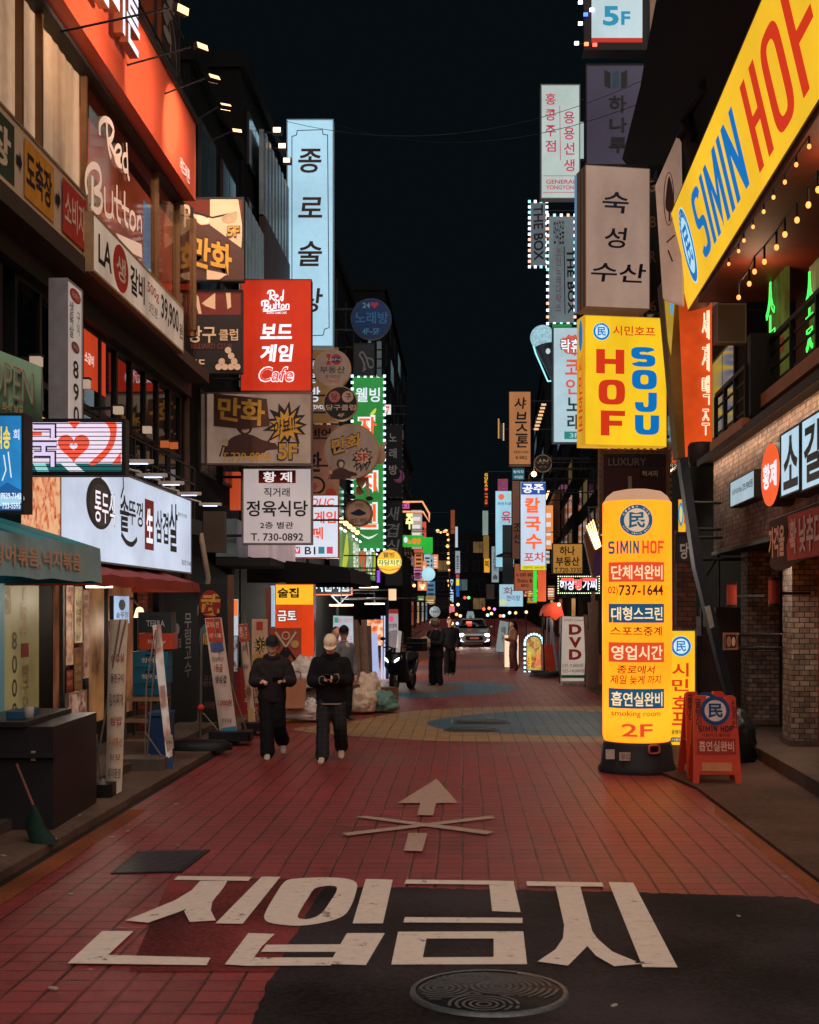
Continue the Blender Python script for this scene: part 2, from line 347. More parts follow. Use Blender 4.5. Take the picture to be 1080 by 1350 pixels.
# ---------------------------------------------------------------- signs
def draw(mb, fr, items, d=.006, rect=None):
 """items in photo pixels (or, for n-items, in 0..1 of the face rect)"""
 X = lambda u, v: fr.px(u, v)
 for it in items:
  k = it[0]; d += .0025
  if k == 't':      # text in a pixel box
   _, t, (u0, v0, u1, v1), mat = it[:4]; bold = it[4] if len(it) > 4 else .014; sh = it[5] if len(it) > 5 else 0
   x0, z1 = X(u0, v0); x1, z0 = X(u1, v1); mb.text(fr, t, x0, z0, x1, z1, d, mat, bold, sh)
  elif k == 'tq':   # text in a pixel quad: bl, br, tr, tl
   _, t, q, mat = it[:4]; mb.text(fr, t, 0, 0, 0, 0, d, mat, it[4] if len(it) > 4 else .014, 0, quad=[X(*p) for p in q])
  elif k == 'r':
   _, (u0, v0, u1, v1), mat = it; x0, z1 = X(u0, v0); x1, z0 = X(u1, v1); mb.poly(fr, [(x0, z0), (x1, z0), (x1, z1), (x0, z1)], d, mat)
  elif k == 'p': mb.poly(fr, [X(*p) for p in it[1]], d, it[2])
  elif k == 'e':
   _, (u, v, ru, rv), mat = it; x, z = X(u, v); x2, z2 = X(u + ru, v - rv); mb.ell(fr, x, z, x2 - x, z2 - z, d, mat)
  elif k == 'o':
   _, (u, v, ru, rv, w), mat = it; x, z = X(u, v); x2, z2 = X(u + ru, v - rv); s = (z2 - z) / rv; mb.ring(fr, x, z, x2 - x, z2 - z, w * s, d, mat)
  elif k == 'l':
   _, pts, w, mat = it[:4]; cl = len(it) > 4 and it[4]; x, z = X(*pts[0]); _, z2 = X(pts[0][0], pts[0][1] - 10); mb.stroke(fr, [X(*p) for p in pts], w * (z2 - z) / 10, d, mat, cl)
  elif k == 'nt':   # text by fractions of the face
   _, t, (a0, b0, a1, b1), mat = it[:4]; x0, z0, x1, z1 = rect; bold = it[4] if len(it) > 4 else .014
   mb.text(fr, t, x0 + (x1 - x0) * a0, z0 + (z1 - z0) * b0, x0 + (x1 - x0) * a1, z0 + (z1 - z0) * b1, d, mat, bold, it[5] if len(it) > 5 else 0)
  elif k == 'nr':
   _, (a0, b0, a1, b1), mat = it; x0, z0, x1, z1 = rect; g = lambda a, b: (x0 + (x1 - x0) * a, z0 + (z1 - z0) * b)
   mb.poly(fr, [g(a0, b0), g(a1, b0), g(a1, b1), g(a0, b1)], d, mat)
  elif k == 'ne':
   _, (a, b, ra, rb), mat = it; x0, z0, x1, z1 = rect; mb.ell(fr, x0 + (x1 - x0) * a, z0 + (z1 - z0) * b, (x1 - x0) * ra, (z1 - z0) * rb, d, mat)
  elif k == 'no':
   _, (a, b, ra, rb, w), mat = it; x0, z0, x1, z1 = rect; mb.ring(fr, x0 + (x1 - x0) * a, z0 + (z1 - z0) * b, (x1 - x0) * ra, (z1 - z0) * rb, w, d, mat)
  elif k == 'np':
   x0, z0, x1, z1 = rect; mb.poly(fr, [(x0 + (x1 - x0) * a, z0 + (z1 - z0) * b) for a, b in it[1]], d, it[2])
  elif k == 'nl':
   x0, z0, x1, z1 = rect; mb.stroke(fr, [(x0 + (x1 - x0) * a, z0 + (z1 - z0) * b) for a, b in it[1]], it[2], d, it[3], len(it) > 4 and it[4])
 return d
SIGN_N = 0
def sign(name, label, fr, box, th, face, body, items=(), cat='sign', group=None, rim=.035, arm=None, facename='face_panel', rect=None, bulbs=None):
 """a lightbox or board: cabinet + face_panel + lettering (+ bracket arms to the wall at x = arm)"""
 if rect is None:
  u0, v0, u1, v1 = box; x0, z1 = fr.px(u0, v0); x1, _ = fr.px(u1, v0); _, z0 = fr.px((u0 + u1) / 2 if fr.R.y == 0 else u0, v1)
 else: x0, z0, x1, z1 = rect
 mb = MB(); mb.box(fr, x0, x1, z0, z1, -th, 0, body)
 if rim > 0:     # raised lip round the face
  for a in ((x0, x1, z0, z0 + rim), (x0, x1, z1 - rim, z1), (x0, x0 + rim, z0 + rim, z1 - rim), (x1 - rim, x1, z0 + rim, z1 - rim)):
   mb.box(fr, *a, .0005, .018, body)
 o = mk(name, mb, None, label, cat, group)
 fb = MB(); fb.box(fr, x0 + rim, x1 - rim, z0 + rim, z1 - rim, .001, .005, face); mk(facename, fb, o)
 if items:
  lb = MB(); draw(lb, fr, items, .006, (x0, z0, x1, z1)); mk('lettering', lb, o)
 if arm is not None:
  ab = MB(); s = 1 if arm < fr.pt(x0, 0).x else -1
  ex = x0 if s > 0 else x1; e = fr.pt(ex, 0, -th / 2); zz = (z1 - .12 * (z1 - z0), z0 + .12 * (z1 - z0))
  for z in zz: ab.tube([(e.x, e.y, z), (arm, e.y + (.0), z)], .03, DK, 6)
  mk('bracket', ab, o)
 if bulbs:
  bb = MB(); m = bulbs[0]; st = bulbs[1]; r = bulbs[2]; cols = m if isinstance(m, list) else [m]; i = 0
  n = max(2, int((x1 - x0) / st)); q = max(2, int((z1 - z0) / st)); pts = [(x0 + (x1 - x0) * t / n, z) for z in (z0, z1) for t in range(n + 1)] + [(x, z0 + (z1 - z0) * t / q) for x in (x0, x1) for t in range(1, q)]
  for x, z in pts: bb.box(fr, x - r, x + r, z - r, z + r, .02, .02 + r, cols[(i * 7 + i // 3) % len(cols)]); i += 1
  mk('bulb_border', bb, o)
 return o
# ================================================================ SETTING: ground
PAV = paver((132, 52, 50), (40, 22, 21)); PAVY = paver((166, 128, 84), (66, 46, 34)); PAVB = paver((56, 100, 122), (26, 36, 44)); PAVO = paver((150, 70, 40), (60, 30, 24)); PAVD = paver((70, 30, 42), (30, 18, 22))
ASPH = rough_ground((31, 26, 28), 'asphalt', 30, 1.7); REDA = rough_ground((104, 43, 42), 'red_surfacing', 30, .8)
CONC = rough_ground((96, 76, 64), 'pavement_concrete', 22, .4); STONE = rough_ground((80, 68, 62), 'step_stone', 18, .4)
GUT = rough_ground((40, 34, 32), 'gutter', 20, .4); OCH = rough_ground((122, 66, 40), 'ochre_edging', 25, .35)
def sheet(name, pts, z, mat, z0=None):
 mb = MB()
 if z0 is None: mb.poly(GF, [(p[0], p[1]) for p in pts], z, mat)
 else: mb.prism(GF, [(p[0], p[1]) for p in pts], z0, z, mat)
 return mk(name, mb, kind='structure')
def gp(pts): return [G(*p)[:2] for p in pts]
sheet('street', [(-160, -12), (160, -12), (160, 420), (-160, 420)], 0, PAV)
sheet('red_surfacing', gp([(170, 1282), (225, 1158), (440, 1160), (400, 1282)]), .004, REDA)
random.seed(6); _o = [(300, 1420), (331, 1350), (346, 1318), (352, 1297), (368, 1276), (378, 1248), (392, 1232), (404, 1206), (418, 1186), (428, 1172), (520, 1171), (640, 1174), (760, 1176), (900, 1180), (1052, 1184), (1100, 1200), (1300, 1290)]; _q = []
for (a, b), (c_, d_) in zip(_o, _o[1:]):
 k = max(2, int(math.hypot(c_ - a, d_ - b) / 7)); _q += [(a + (c_ - a) * t / k + random.uniform(-2, 2), b + (d_ - b) * t / k + random.uniform(-.9, .9)) for t in range(k)]
sheet('asphalt', gp(_q + [(1300, 1290), (1300, 1420)]), .008, ASPH)
def wl(a, Y): return (a + KL * Y, Y)
def wr(a, Y): return (a + KR * Y, Y)
sheet('kerb', [wl(-3.50, 4), wl(-3.50, 120), wl(-5.6, 120), wl(-5.6, 4)], .07, CONC, -.05)
sheet('gutter', [wl(-3.42, 4), wl(-3.42, 60), wl(-3.495, 60), wl(-3.495, 4)], .004, GUT)
sheet('ochre_edging', [wl(-3.20, 4), wl(-3.22, 14.0), wl(-3.42, 14.0), wl(-3.42, 4)], .0045, OCH)
PVR = rough_ground((74, 53, 45), 'pavement_side', 16, .5)
sheet('pavement', [wl(2.70, 4), wl(2.66, 15.5), wl(2.45, 17.0), (2.95, 17.9), (3.45, 19.5), (3.95, 24), (4.6, 36), (9, 36), (7, 4)], .035, PVR, -.05)
sheet('ochre_edging', [wl(2.53, 4), wl(2.53, 13.7), wl(2.66, 14.4), wl(2.70, 4)], .005, OCH)
sheet('step', [wr(3.39, 6), wr(3.39, 21.6), wr(6.0, 21.6), wr(6.0, 6)], .19, STONE, .0)
sheet('step', [wl(-4.06, 8), wl(-4.06, 22.6), wl(-5.4, 22.6), wl(-5.4, 8)], .17, STONE, .0)
# coloured bands of pavers
def cpx(pts): return gp([(400 + x / 2.571, 860 + y / 2.571) for x, y in pts])
sheet('paving_band', cpx(sm([(-40, 262), (130, 240), (230, 222), (310, 207), (430, 195), (600, 187), (760, 184), (930, 184), (1150, 196), (1150, 306), (1000, 306), (800, 304), (560, 304), (420, 300), (290, 292), (140, 282)], 4, True)), .004, PAVY)
sheet('paving_band', cpx(sm([(418, 240), (450, 230), (520, 219), (620, 208), (760, 200), (880, 199), (1010, 204), (1150, 212), (1150, 292), (1015, 288), (880, 285), (740, 279), (600, 271), (490, 262), (440, 254)], 4, True)), .008, PAVB)
sheet('paving_band', cpx(sm([(296, 152), (380, 155), (470, 151), (570, 146), (660, 138), (730, 125), (715, 112), (640, 104), (540, 101), (430, 101), (310, 104), (240, 120)], 4, True)), .004, PAVB)
sheet('paving_band', cpx(sm([(300, 124), (360, 137), (440, 138), (510, 131), (545, 120), (510, 112), (420, 108), (330, 110)], 4, True)), .008, paver((112, 78, 58), (50, 36, 30)))
sheet('paving_band', cpx([(100, 68), (700, 64), (760, 67), (100, 73)]), .004, PAVO)
sheet('paving_band', cpx([(100, 45), (720, 45), (720, 56), (100, 60)]), .004, PAVD)
sheet('paving_band', cpx([(200, 28), (720, 28), (720, 35), (200, 36)]), .004, PAVO)
# painted characters and arrow
WP = worn_paint((222, 203, 187)); WP2 = worn_paint((176, 146, 130))
mkz = [.012]
def mark(name, polys, mat, sc):
 mb = MB()
 for p in polys:
  mkz[0] += .0002
  mb.poly(GF, gp([sc(*q) for q in p]), mkz[0], mat)
 return mb
cA = lambda x, y: (x / 2, 1120 + y / 2); cB = lambda x, y: (540 + x / 2, 1120 + y / 2); cC = lambda x, y: (400 + x / 2.571, 860 + y / 2.571)
def ringpoly(mb, outer, inner, sc, mat):
 o = [G(*sc(*p)) for p in outer]; i = [G(*sc(*p)) for p in inner]; n = len(o)
 mb.add([(p.x, p.y, .0125) for p in o + i], [(k, (k + 1) % n, n + (k + 1) % n, n + k) for k in range(n)], mat)
mb = mark('m', [[(470, 74), (664, 76), (655, 87), (458, 84)],
 [(528, 87), (600, 87), (590, 104), (575, 124), (540, 142), (470, 170), (390, 198), (330, 192), (400, 164), (462, 138), (505, 112)],
 [(578, 118), (560, 142), (556, 165), (569, 192), (500, 196), (486, 168), (500, 152), (540, 138)],
 [(690, 76), (740, 76), (640, 201), (568, 200)], [(965, 82), (1036, 84), (1010, 200), (930, 200)],
 [(270, 220), (352, 221), (285, 284), (555, 291), (545, 311), (178, 306)],
 [(655, 226), (725, 228), (690, 262), (655, 313), (593, 309)], [(915, 226), (1015, 226), (965, 311), (868, 308)],
 [(702, 257), (905, 256), (896, 276), (688, 276)], [(672, 291), (884, 291), (872, 312), (655, 313)]], WP, cA)
n = 14
oo = sm([(770, 82), (840, 78), (905, 80), (940, 92), (938, 120), (925, 155), (905, 180), (860, 196), (790, 206), (720, 200), (697, 187), (705, 160), (730, 118), (748, 92)], 3, True)
ii = sm([(835, 105), (855, 101), (875, 100), (888, 104), (886, 118), (872, 140), (855, 165), (838, 180), (815, 188), (795, 188), (785, 182), (795, 160), (815, 128), (825, 112)], 3, True)
ringpoly(mb, oo, ii, cA, WP)
m2 = mark('m', [[(-8, 84), (275, 88), (276, 98), (-14, 95)], [(210, 98), (276, 98), (293, 171), (218, 168)], [(-12, 184), (298, 186), (298, 200), (-16, 198)],
 [(308, 89), (508, 92), (512, 103), (310, 101)], [(385, 103), (450, 103), (482, 222), (474, 256), (418, 313), (338, 302), (385, 270), (405, 240), (408, 205)],
 [(482, 222), (498, 244), (535, 276), (612, 308), (540, 315), (492, 287), (470, 262)], [(525, 91), (590, 93), (707, 318), (615, 317)]], WP, cB)
ringpoly(m2, [(-30, 222), (300, 221), (310, 308), (-48, 309)], [(45, 240), (222, 240), (222, 289), (35, 290)], cB, WP)
for p, mi in zip(m2.f, m2.mi): mb.add([m2.v[k] for k in p], [tuple(range(len(p)))], WP)
mk('road_marking', mb, kind='structure')
mb = mark('m', [[(452, 433), (525, 516), (320, 516)], [(397, 516), (450, 516), (440, 558), (386, 557)], [(130, 619), (640, 558), (650, 567), (150, 627)],
 [(172, 563), (215, 560), (645, 613), (622, 623)], [(357, 619), (421, 619), (403, 681), (340, 679)]], WP2, cC)
mk('road_marking', mb, kind='structure')
# manhole covers and drain grate
IRON = paint((36, 38, 42), .5, .6, .4, 30, .3); IRONL = paint((96, 100, 104), .45, .6, .4, 30, .2)
def manhole(u, v, r, label, swirl):
 c = G(u, v); mb = MB(); mb.lathe((c.x, c.y, 0), [(.01, .022), (r * .93, .022), (r * .94, .014)], IRON, 40); mb.lathe((c.x, c.y, 0), [(r * .94, .026), (r, .026), (r + .012, .0)], IRONL, 40, cap=False)
 o = mk('manhole_cover', mb, None, label, 'manhole cover')
 rb = MB()
 for (ox, oy, n0, n1) in swirl:
  for k in range(n0, n1):
   q = k * r * .085; pts = []
   for j in range(40):
    a = 2 * math.pi * j / 40; x, y = ox * r + q * math.cos(a), oy * r + q * math.sin(a)
    own = all((x - p[0] * r) ** 2 + (y - p[1] * r) ** 2 >= q * q - 1e-6 or p[:2] == (ox, oy) for p in swirl)
    if x * x + y * y < (r * .9) ** 2 and own: pts.append((x, y))
    else:
     if len(pts) > 2: rb.stroke(GF, [(c.x + a_, c.y + b_) for a_, b_ in pts], .017, .0285, IRONL)
     pts = []
   if len(pts) > 2: rb.stroke(GF, [(c.x + a_, c.y + b_) for a_, b_ in pts], .017, .0285, IRONL)
 if rb.v: mk('rib_pattern', rb, o)
manhole(645, 1312, .42, 'round cast iron manhole cover with swirling ribs set in the dark asphalt', [(.12, .18, 1, 12), (-.62, .1, 1, 7), (-.1, -.62, 1, 6), (-.3, .62, 1, 5)])
manhole(634, 953, .52, 'dark round manhole cover in the blue paving, the one farther up the street', [(0, 0, 2, 10)])
manhole(621, 963, .46, 'dark round manhole cover in the blue paving, just below its twin', [(0, 0, 2, 10)])
q = gp([(181, 1124), (277, 1122), (240, 1151), (146, 1153)]); mb = MB(); mb.prism(GF, q, 0, .012, IRON); o = mk('drain_grate', mb, None, 'square iron drain grate with fine wavy slots in the red pavers', 'drain grate')
mb = MB()
for k in range(15):
 t = (k + .8) / 15.6; a = V(q[0]) * (1 - t) + V(q[3]) * t; b = V(q[1]) * (1 - t) + V(q[2]) * t
 pts = [a + (b - a) * s / 16 + V((0, .012 * math.sin(s * 1.6 + k))) for s in range(1, 16)]
 mb.stroke(GF, [(p.x, p.y) for p in pts], .022, .016, IRONL)
mk('slot_pattern', mb, o)
random.seed(4)
mb = MB(); LIT = paint((170, 160, 150), .7)
for u, v in [(105, 1085), (72, 1117), (137, 1119), (4, 1140), (148, 1106), (168, 1098), (235, 1117), (75, 1178), (93, 1182), (232, 1062), (974, 1211), (1035, 1159), (892, 1047), (612, 1040), (420, 1000), (470, 935), (70, 1307), (810, 1330), (560, 1165)]:
 p = G(u, v); s = random.uniform(.010, .032); a = random.random() * 3
 mb.box(Fr(p, (math.cos(a), math.sin(a), 0), (-math.sin(a), math.cos(a), 0)), -s, s, -s * .4, s * .4, .072 if p.x < lwx(p.y, -3.5) else .014, .078 if p.x < lwx(p.y, -3.5) else .022, LIT)
mk('litter', mb, None, 'scattered scraps of pale litter on the red paving', 'litter', kind='stuff')
# ================================================================ BUILDINGS (dark masses with windows)
WIN = paint((16, 20, 26), .12, 0, .1, 3, 0, .7)
FRM = paint((26, 25, 26), .5)
def facade(fr, x0, x1, z0, z1, nx, nz, part, wfrac=.7, hfrac=.62, lits=(), mat=WIN, sill=True):
 """rows of framed windows standing a little proud of a flat wall, each its own part"""
 dx = (x1 - x0) / nx; dz = (z1 - z0) / nz; k = 0
 for j in range(nz):
  for i in range(nx):
   xc = x0 + dx * (i + .5); zc = z0 + dz * (j + .5); w = dx * wfrac / 2; h = dz * hfrac / 2
   mb = MB(); mb.box(fr, xc - w, xc + w, zc - h, zc + h, .001, .05, FRM); f = mk('window', mb, part)
   mb = MB(); m_ = lits[k % len(lits)] if lits and (k * 7 + 3) % 11 < 2 else mat
   mb.box(fr, xc - w + .06, xc - .03, zc - h + .06, zc + h - .06, .05, .056, m_); mb.box(fr, xc + .03, xc + w - .06, zc - h + .06, zc + h - .06, .05, .056, m_); mk('pane', mb, f)
   k += 1
def building(name, label, side, Y0, Y1, a, H, mat, nx=0, nz=0, z0=5.0, group=None, depth=9, lits=(), front=None, parapet=True):
 fr = LW(a) if side == 'L' else RW(a); L = 1.0 if side == 'L' else -1.0
 x0, x1 = (Y0, Y1) if side == 'L' else (-Y1, -Y0)
 mb = MB(); mb.box(fr, x0, x1, -.02, H, -depth, 0, mat); o = mk(name, mb, None, label, 'building', group)
 if parapet: p = MB(); p.box(fr, x0 - .05, x1 + .05, H, H + .35, -depth, .12, mat); mk('parapet', p, o)
 if nx: facade(fr, x0 + .4, x1 - .4, z0, H - .3, nx, nz, o, lits=lits)
 if front: # face that looks down the street
  ff = Fr((fr.pt(x0 if side == 'L' else x1, 0, 0)), (1, 0, 0), (0, 0, 1)); w = (-depth + .4, -.4) if side == 'L' else (.4, depth - .4)
  facade(ff, w[0], w[1], z0, H - .3, front[0], front[1], o, lits=lits)
 return o
WD = paint((19, 18, 18), .9, 0, .4, 2, .3, .08); WD2 = paint((18, 17, 18), .9, 0, .4, 2, .3, .08); WD3 = paint((18, 20, 24), .9, 0, .4, 2, .3, .08); WD4 = paint((18, 17, 17), .9, 0, .4, 2, .3, .08)
dim = [lit((120, 96, 60), .5, .4), lit((90, 120, 130), .45, .4)]
B1 = building('restaurant_building', 'dark three storey building with glazed upper floors over the barbecue restaurant', 'L', 4, 24.6, -5.22, 11.2, WD)
B2 = building('club_building', 'dark narrow building carrying the comic cafe and billiard boards', 'L', 25.8, 31.5, -5.15, 12.4, WD4, 2, 3, 4.2, front=(3, 3))
B3 = building('corner_building', 'tall dark building behind the tall pale blue vertical sign', 'L', 31.7, 45, -5.15, 14.6, WD2, 4, 5, 4.0)
B4 = building('chicken_building', 'dark building over the green chicken shop fascia', 'L', 45.3, 72, -5.1, 16.0, WD, 6, 5, 5.4)
B5 = building('tower_block', 'dim blue grey tower block rising past the green vertical sign', 'L', 86, 118, -4.9, 22.0, WD3, 6, 7, 5, lits=dim, front=(3, 7))
B6 = building('pub_building', 'dark building with neon trimmed pub corner beyond the green sign', 'L', 72.5, 85.6, -3.2, 10.6, WD, 3, 3, 4.5, front=(2, 2))
B7 = building('lantern_building', 'dark building outlined by strings of warm bulbs far down the street', 'L', 119, 160, -5.6, 12.8, WD3, 6, 4, 4, lits=dim, front=(2, 4))
mb = MB(); mb.wbox(-9, 30, 236, 250, 0, 15, WD3); B8 = mk('office_block', mb, None, 'faint dark block closing the far end of the street', 'building'); facade(Fr((-9, 236, 0), (1, 0, 0), (0, 0, 1)), 1, 38, 1, 14, 12, 4, B8, lits=dim)
C1 = building('brick_restaurant', 'brick fronted restaurant with balcony floor above and recessed ground floor', 'R', 5, 23.6, 5.35, 9.2, WD, parapet=False)
C2 = building('beer_hall_building', 'narrow dark building behind the yellow beer hall lightbox', 'R', 24.6, 37, 4.35, 13.2, WD4, 3, 3, 5, front=(3, 3))
C3 = building('karaoke_building', 'dark building behind the coin karaoke lightbox', 'R', 37.3, 52, 4.3, 17.5, WD3, 4, 5, 5)
C4 = building('noodle_building', 'dark building behind the knife noodle lightbox', 'R', 52.4, 78, 4.2, 13.2, WD, 5, 4, 5, lits=dim)
C5 = building('shabu_building', 'dim building behind the small street car on the far row', 'R', 78.5, 120, 4.0, 15.5, WD3, 7, 5, 5, lits=dim)
C6 = building('far_office_block', 'faint tall block with two lit windows far off behind the shabu sign', 'R', 122, 230, 3.6, 24, WD3, 8, 8, 6, lits=dim, front=(3, 8))
# ================================================================ NEAR BUILDING, west side of the street
fl = LW(-5.2)
BEI = paint((190, 160, 134), .8, 0, .15, 1.5); BRNZ = paint((120, 88, 62), .35, .5); CUR = lit((176, 140, 110), .8, .4, (2.2, 2.2, .25))
# ledge and slabs
mb = MB(); mb.box(fl, 5, 24.7, 6.12, 6.32, 0, .62, paint((70, 56, 48), .6)); mb.box(fl, 5, 24.7, 5.86, 6.12, .0, .3, DK); mk('ledge', mb, B1)
mb = MB(); mb.box(fl, 5, 24.7, 3.35, 3.62, 0, .5, DK); mk('ledge', mb, B1)
# second floor window band, glazed with a dim room behind
def winband(x0, x1, z0, z1, n, rows, inside, d=.12, gm=None, nm_='window', off=0.0):
 mb = MB(); dx = (x1 - x0) / n
 for i in range(n + 1): mb.box(fl, x0 + dx * i - .045, x0 + dx * i + .045, z0, z1, .002, d + .05, FRM)
 for j in range(rows + 1): mb.box(fl, x0 + .046, x1 - .046, z0 + (z1 - z0) * j / rows - .04, z0 + (z1 - z0) * j / rows + .04, .003, d + .045, FRM)
 f = mk(nm_, mb, B1)
 mb = MB(); mb.box(fl, x0, x1, z0, z1, .0, .004, inside); mk('interior', mb, f)
 mb = MB(); mb.box(fl, x0, x1, z0, z1, d, d + .008, gm or glass((150, 150, 150), .03)); mk('pane', mb, f); return f
w2 = winband(15.4, 24.4, 3.66, 5.84, 10, 2, lit((84, 56, 40), .7, .6, (1, .5, 1)))
winband(8, 14.9, 3.66, 5.84, 7, 2, lit((50, 50, 52), .6, .6, (1, .5, 1)))
mb = MB()
for j in range(3): mb.box(fl, 15.4, 24.3, 3.95 + .28 * j, 3.98 + .28 * j, .42, .45, FRM)
for i in range(9): mb.box(fl, 15.4 + i * 1.1, 15.44 + i * 1.1, 3.62, 4.55, .415, .455, FRM)
mk('railing', mb, B1)
f2 = LW(-5.02)
x, z = f2.px(112, 430); x1, z1 = f2.px(143, 523)
mb = MB(); mb.box(f2, x, x1, z1, z, -.05, -.04, lit((190, 60, 28), .8, .1)); o = mk('window_poster', mb, None, 'orange lit poster standing inside the dark second floor window', 'poster')
mb = MB(); mb.text(f2, '소갈비', x + .1, z1 + .3, x + .55, z - .3, -.03, ink((225, 200, 190)), .02); mk('lettering', mb, o)
# third floor: curtains, red room and lettered glass
mb = MB(); mb.box(fl, 6, 17.5, 7.0, 8.95, .0, .02, BEI); f3 = mk('window', mb, B1)
mb = MB()
vs = [fl.pt(6 + i * .06, z, .30 + .007 * math.sin(i * 1.3) + .005 * math.sin(i * .37)) for i in range(192) for z in (7.0, 8.97)]
mb.add(vs, [(2 * i, 2 * i + 2, 2 * i + 3, 2 * i + 1) for i in range(191)], CUR, True)
mk('curtain', mb, f3)
for x in (13.6, 14.9, 15.6, 17.45): mb = MB(); mb.box(fl, x, x + .06, 6.9, 8.98, .32, .40, BRNZ); mk('mullion', mb, f3)
mb = MB(); mb.box(fl, 17.6, 24.4, 7.0, 8.95, .0, .01, lit((156, 70, 44), 1.1, .5, (.5, .5, .6))); f4 = mk('window', mb, B1)
mb = MB(); mb.box(fl, 17.6, 19.6, 7.0, 8.1, .012, .02, lit((150, 112, 72), .9, .5, (1.5, 1.5, 2))); mb.box(fl, 22.2, 23.0, 7.6, 8.7, .012, .02, lit((120, 150, 190), .9, .2)); mk('interior', mb, f4)
for x in (21.3, 22.9, 24.3): mb = MB(); mb.box(fl, x, x + .06, 7.0, 8.98, .34, .46, BRNZ); mk('mullion', mb, f4)
mb = MB(); mb.tube([fl.pt(24.4, 6.9, .36), fl.pt(24.4, 8.98, .36)], .09, BRNZ, 12)
mk('mullion', mb, f4)
mb = MB(); mb.box(fl, 17.55, 24.3, 7.0, 8.97, .40, .408, glass((235, 228, 222), .04, .0, .4)); mk('pane', mb, f4)
# cursive lettering on the glass, in photo pixels
fg = LW(-4.78); WH = paint((235, 205, 185), .6, 0, .05)
WHL = lit((214, 178, 156), .72, .06, (1, 1, 1), False)
mb = MB(); d = [.004]
def cur(pts, w, m=WHL, fr=fg, close=False, target=None):
 d[0] += .0006; b_ = target or mb
 p = sm([(q[0], q[1]) for q in pts], 5); draw(b_, fr, [('l', [tuple(q) for q in p], w, m, close)], d[0])
cur([(140, 162), (141, 180), (143, 196), (146, 208)], 8.4); cur([(131, 178), (131, 164), (137, 157), (145, 161), (149, 172), (146, 183), (141, 186)], 8.4); cur([(143, 186), (148, 198), (154, 210), (158, 212)], 8.4)
cur([(151, 206), (157, 205), (159, 197), (155, 192), (151, 198), (151, 209), (155, 217), (160, 219)], 6.3)
cur([(167, 205), (163, 204), (161, 212), (163, 224), (167, 225)], 6.3); cur([(166, 188), (167, 210), (168, 232), (170, 236)], 6.3)
cur([(121, 232), (121, 250), (121, 268), (120, 276)], 10.5); cur([(114, 256), (112, 240), (114, 226), (121, 218), (129, 222), (132, 235), (130, 246), (123, 252)], 9.8); cur([(124, 252), (132, 258), (133, 270), (129, 278), (122, 276)], 9.1)
cur([(137, 246), (137, 262), (138, 280), (143, 285), (147, 280), (147, 252)], 7.0); cur([(147, 280), (149, 288)], 6.3)
cur([(153, 244), (153, 270), (154, 286), (158, 292)], 7.0); cur([(149, 262), (159, 268)], 5.6); cur([(163, 252), (163, 276), (164, 292), (168, 298)], 7.0); cur([(159, 272), (169, 278)], 5.6)
cur([(171, 283), (170, 296), (174, 302), (177, 296), (176, 284), (172, 280), (170, 286)], 6.3); cur([(180, 284), (180, 304)], 6.3); cur([(180, 290), (183, 286), (185, 292), (185, 307)], 5.6)
draw(mb, fg, [('p', [(152, 307), (186, 322), (187, 340), (170, 332), (160, 322)], WHL)], .006)
mk('window_lettering', mb, f4)
# red fascia with raised letters and floodlights
fF = LW(-4.5); x1, z0 = fF.px(258, 265); _, z1 = fF.px(267, 180); ORF = paint((212, 88, 60), .38, 0, .1, .8)
mb = MB(); mb.box(fF, 6, x1, z0, z1, -.25, 0, ORF)
RB = mk('fascia_sign', mb, None, 'long glossy orange red fascia with raised white letters lit from above', 'sign')
mb = MB(); mb.box(fF, 6, x1 + .03, z1, z1 + .10, -.6, .05, DK); mb.box(fF, 6, x1, z0 - .06, z0, -.7, -.20, DK); mb.box(fF, 6, x1 - .02, z0, z1 - .01, -.7, -.26, DK); mk('edge_trim', mb, RB)
fFl = LW(-4.5); X = fF.px
xa, _ = X(92, 20); xb, _ = X(186, 95); hz = (z0 + z1) / 2
mb = MB(); bx = [fF.px(118, 5)[0], fF.px(143, 47)[0], fF.px(150, 47)[0], fF.px(170, 90)[0], fF.px(173, 90)[0], fF.px(186, 100)[0]]
LET = [('레', 15.0, 15.74), ('드', 15.82, 16.54), ('버', 16.62, 17.34), ('튼', 17.42, 18.12)]
for t, a, b in LET: mb.text3(fF, t, a, z0 + .40, b, z1 - .14, .10, .22, glow((224, 232, 246), 1.0), paint((120, 60, 40), .4), .02)
mk('lettering', mb, RB)
mb = MB(); mb.text(fF, '레드버튼', x1 - 1.3, z0 + .1, x1 - .55, z0 + .34, .012, ink((235, 205, 190)), .02); mk('small_lettering', mb, RB)
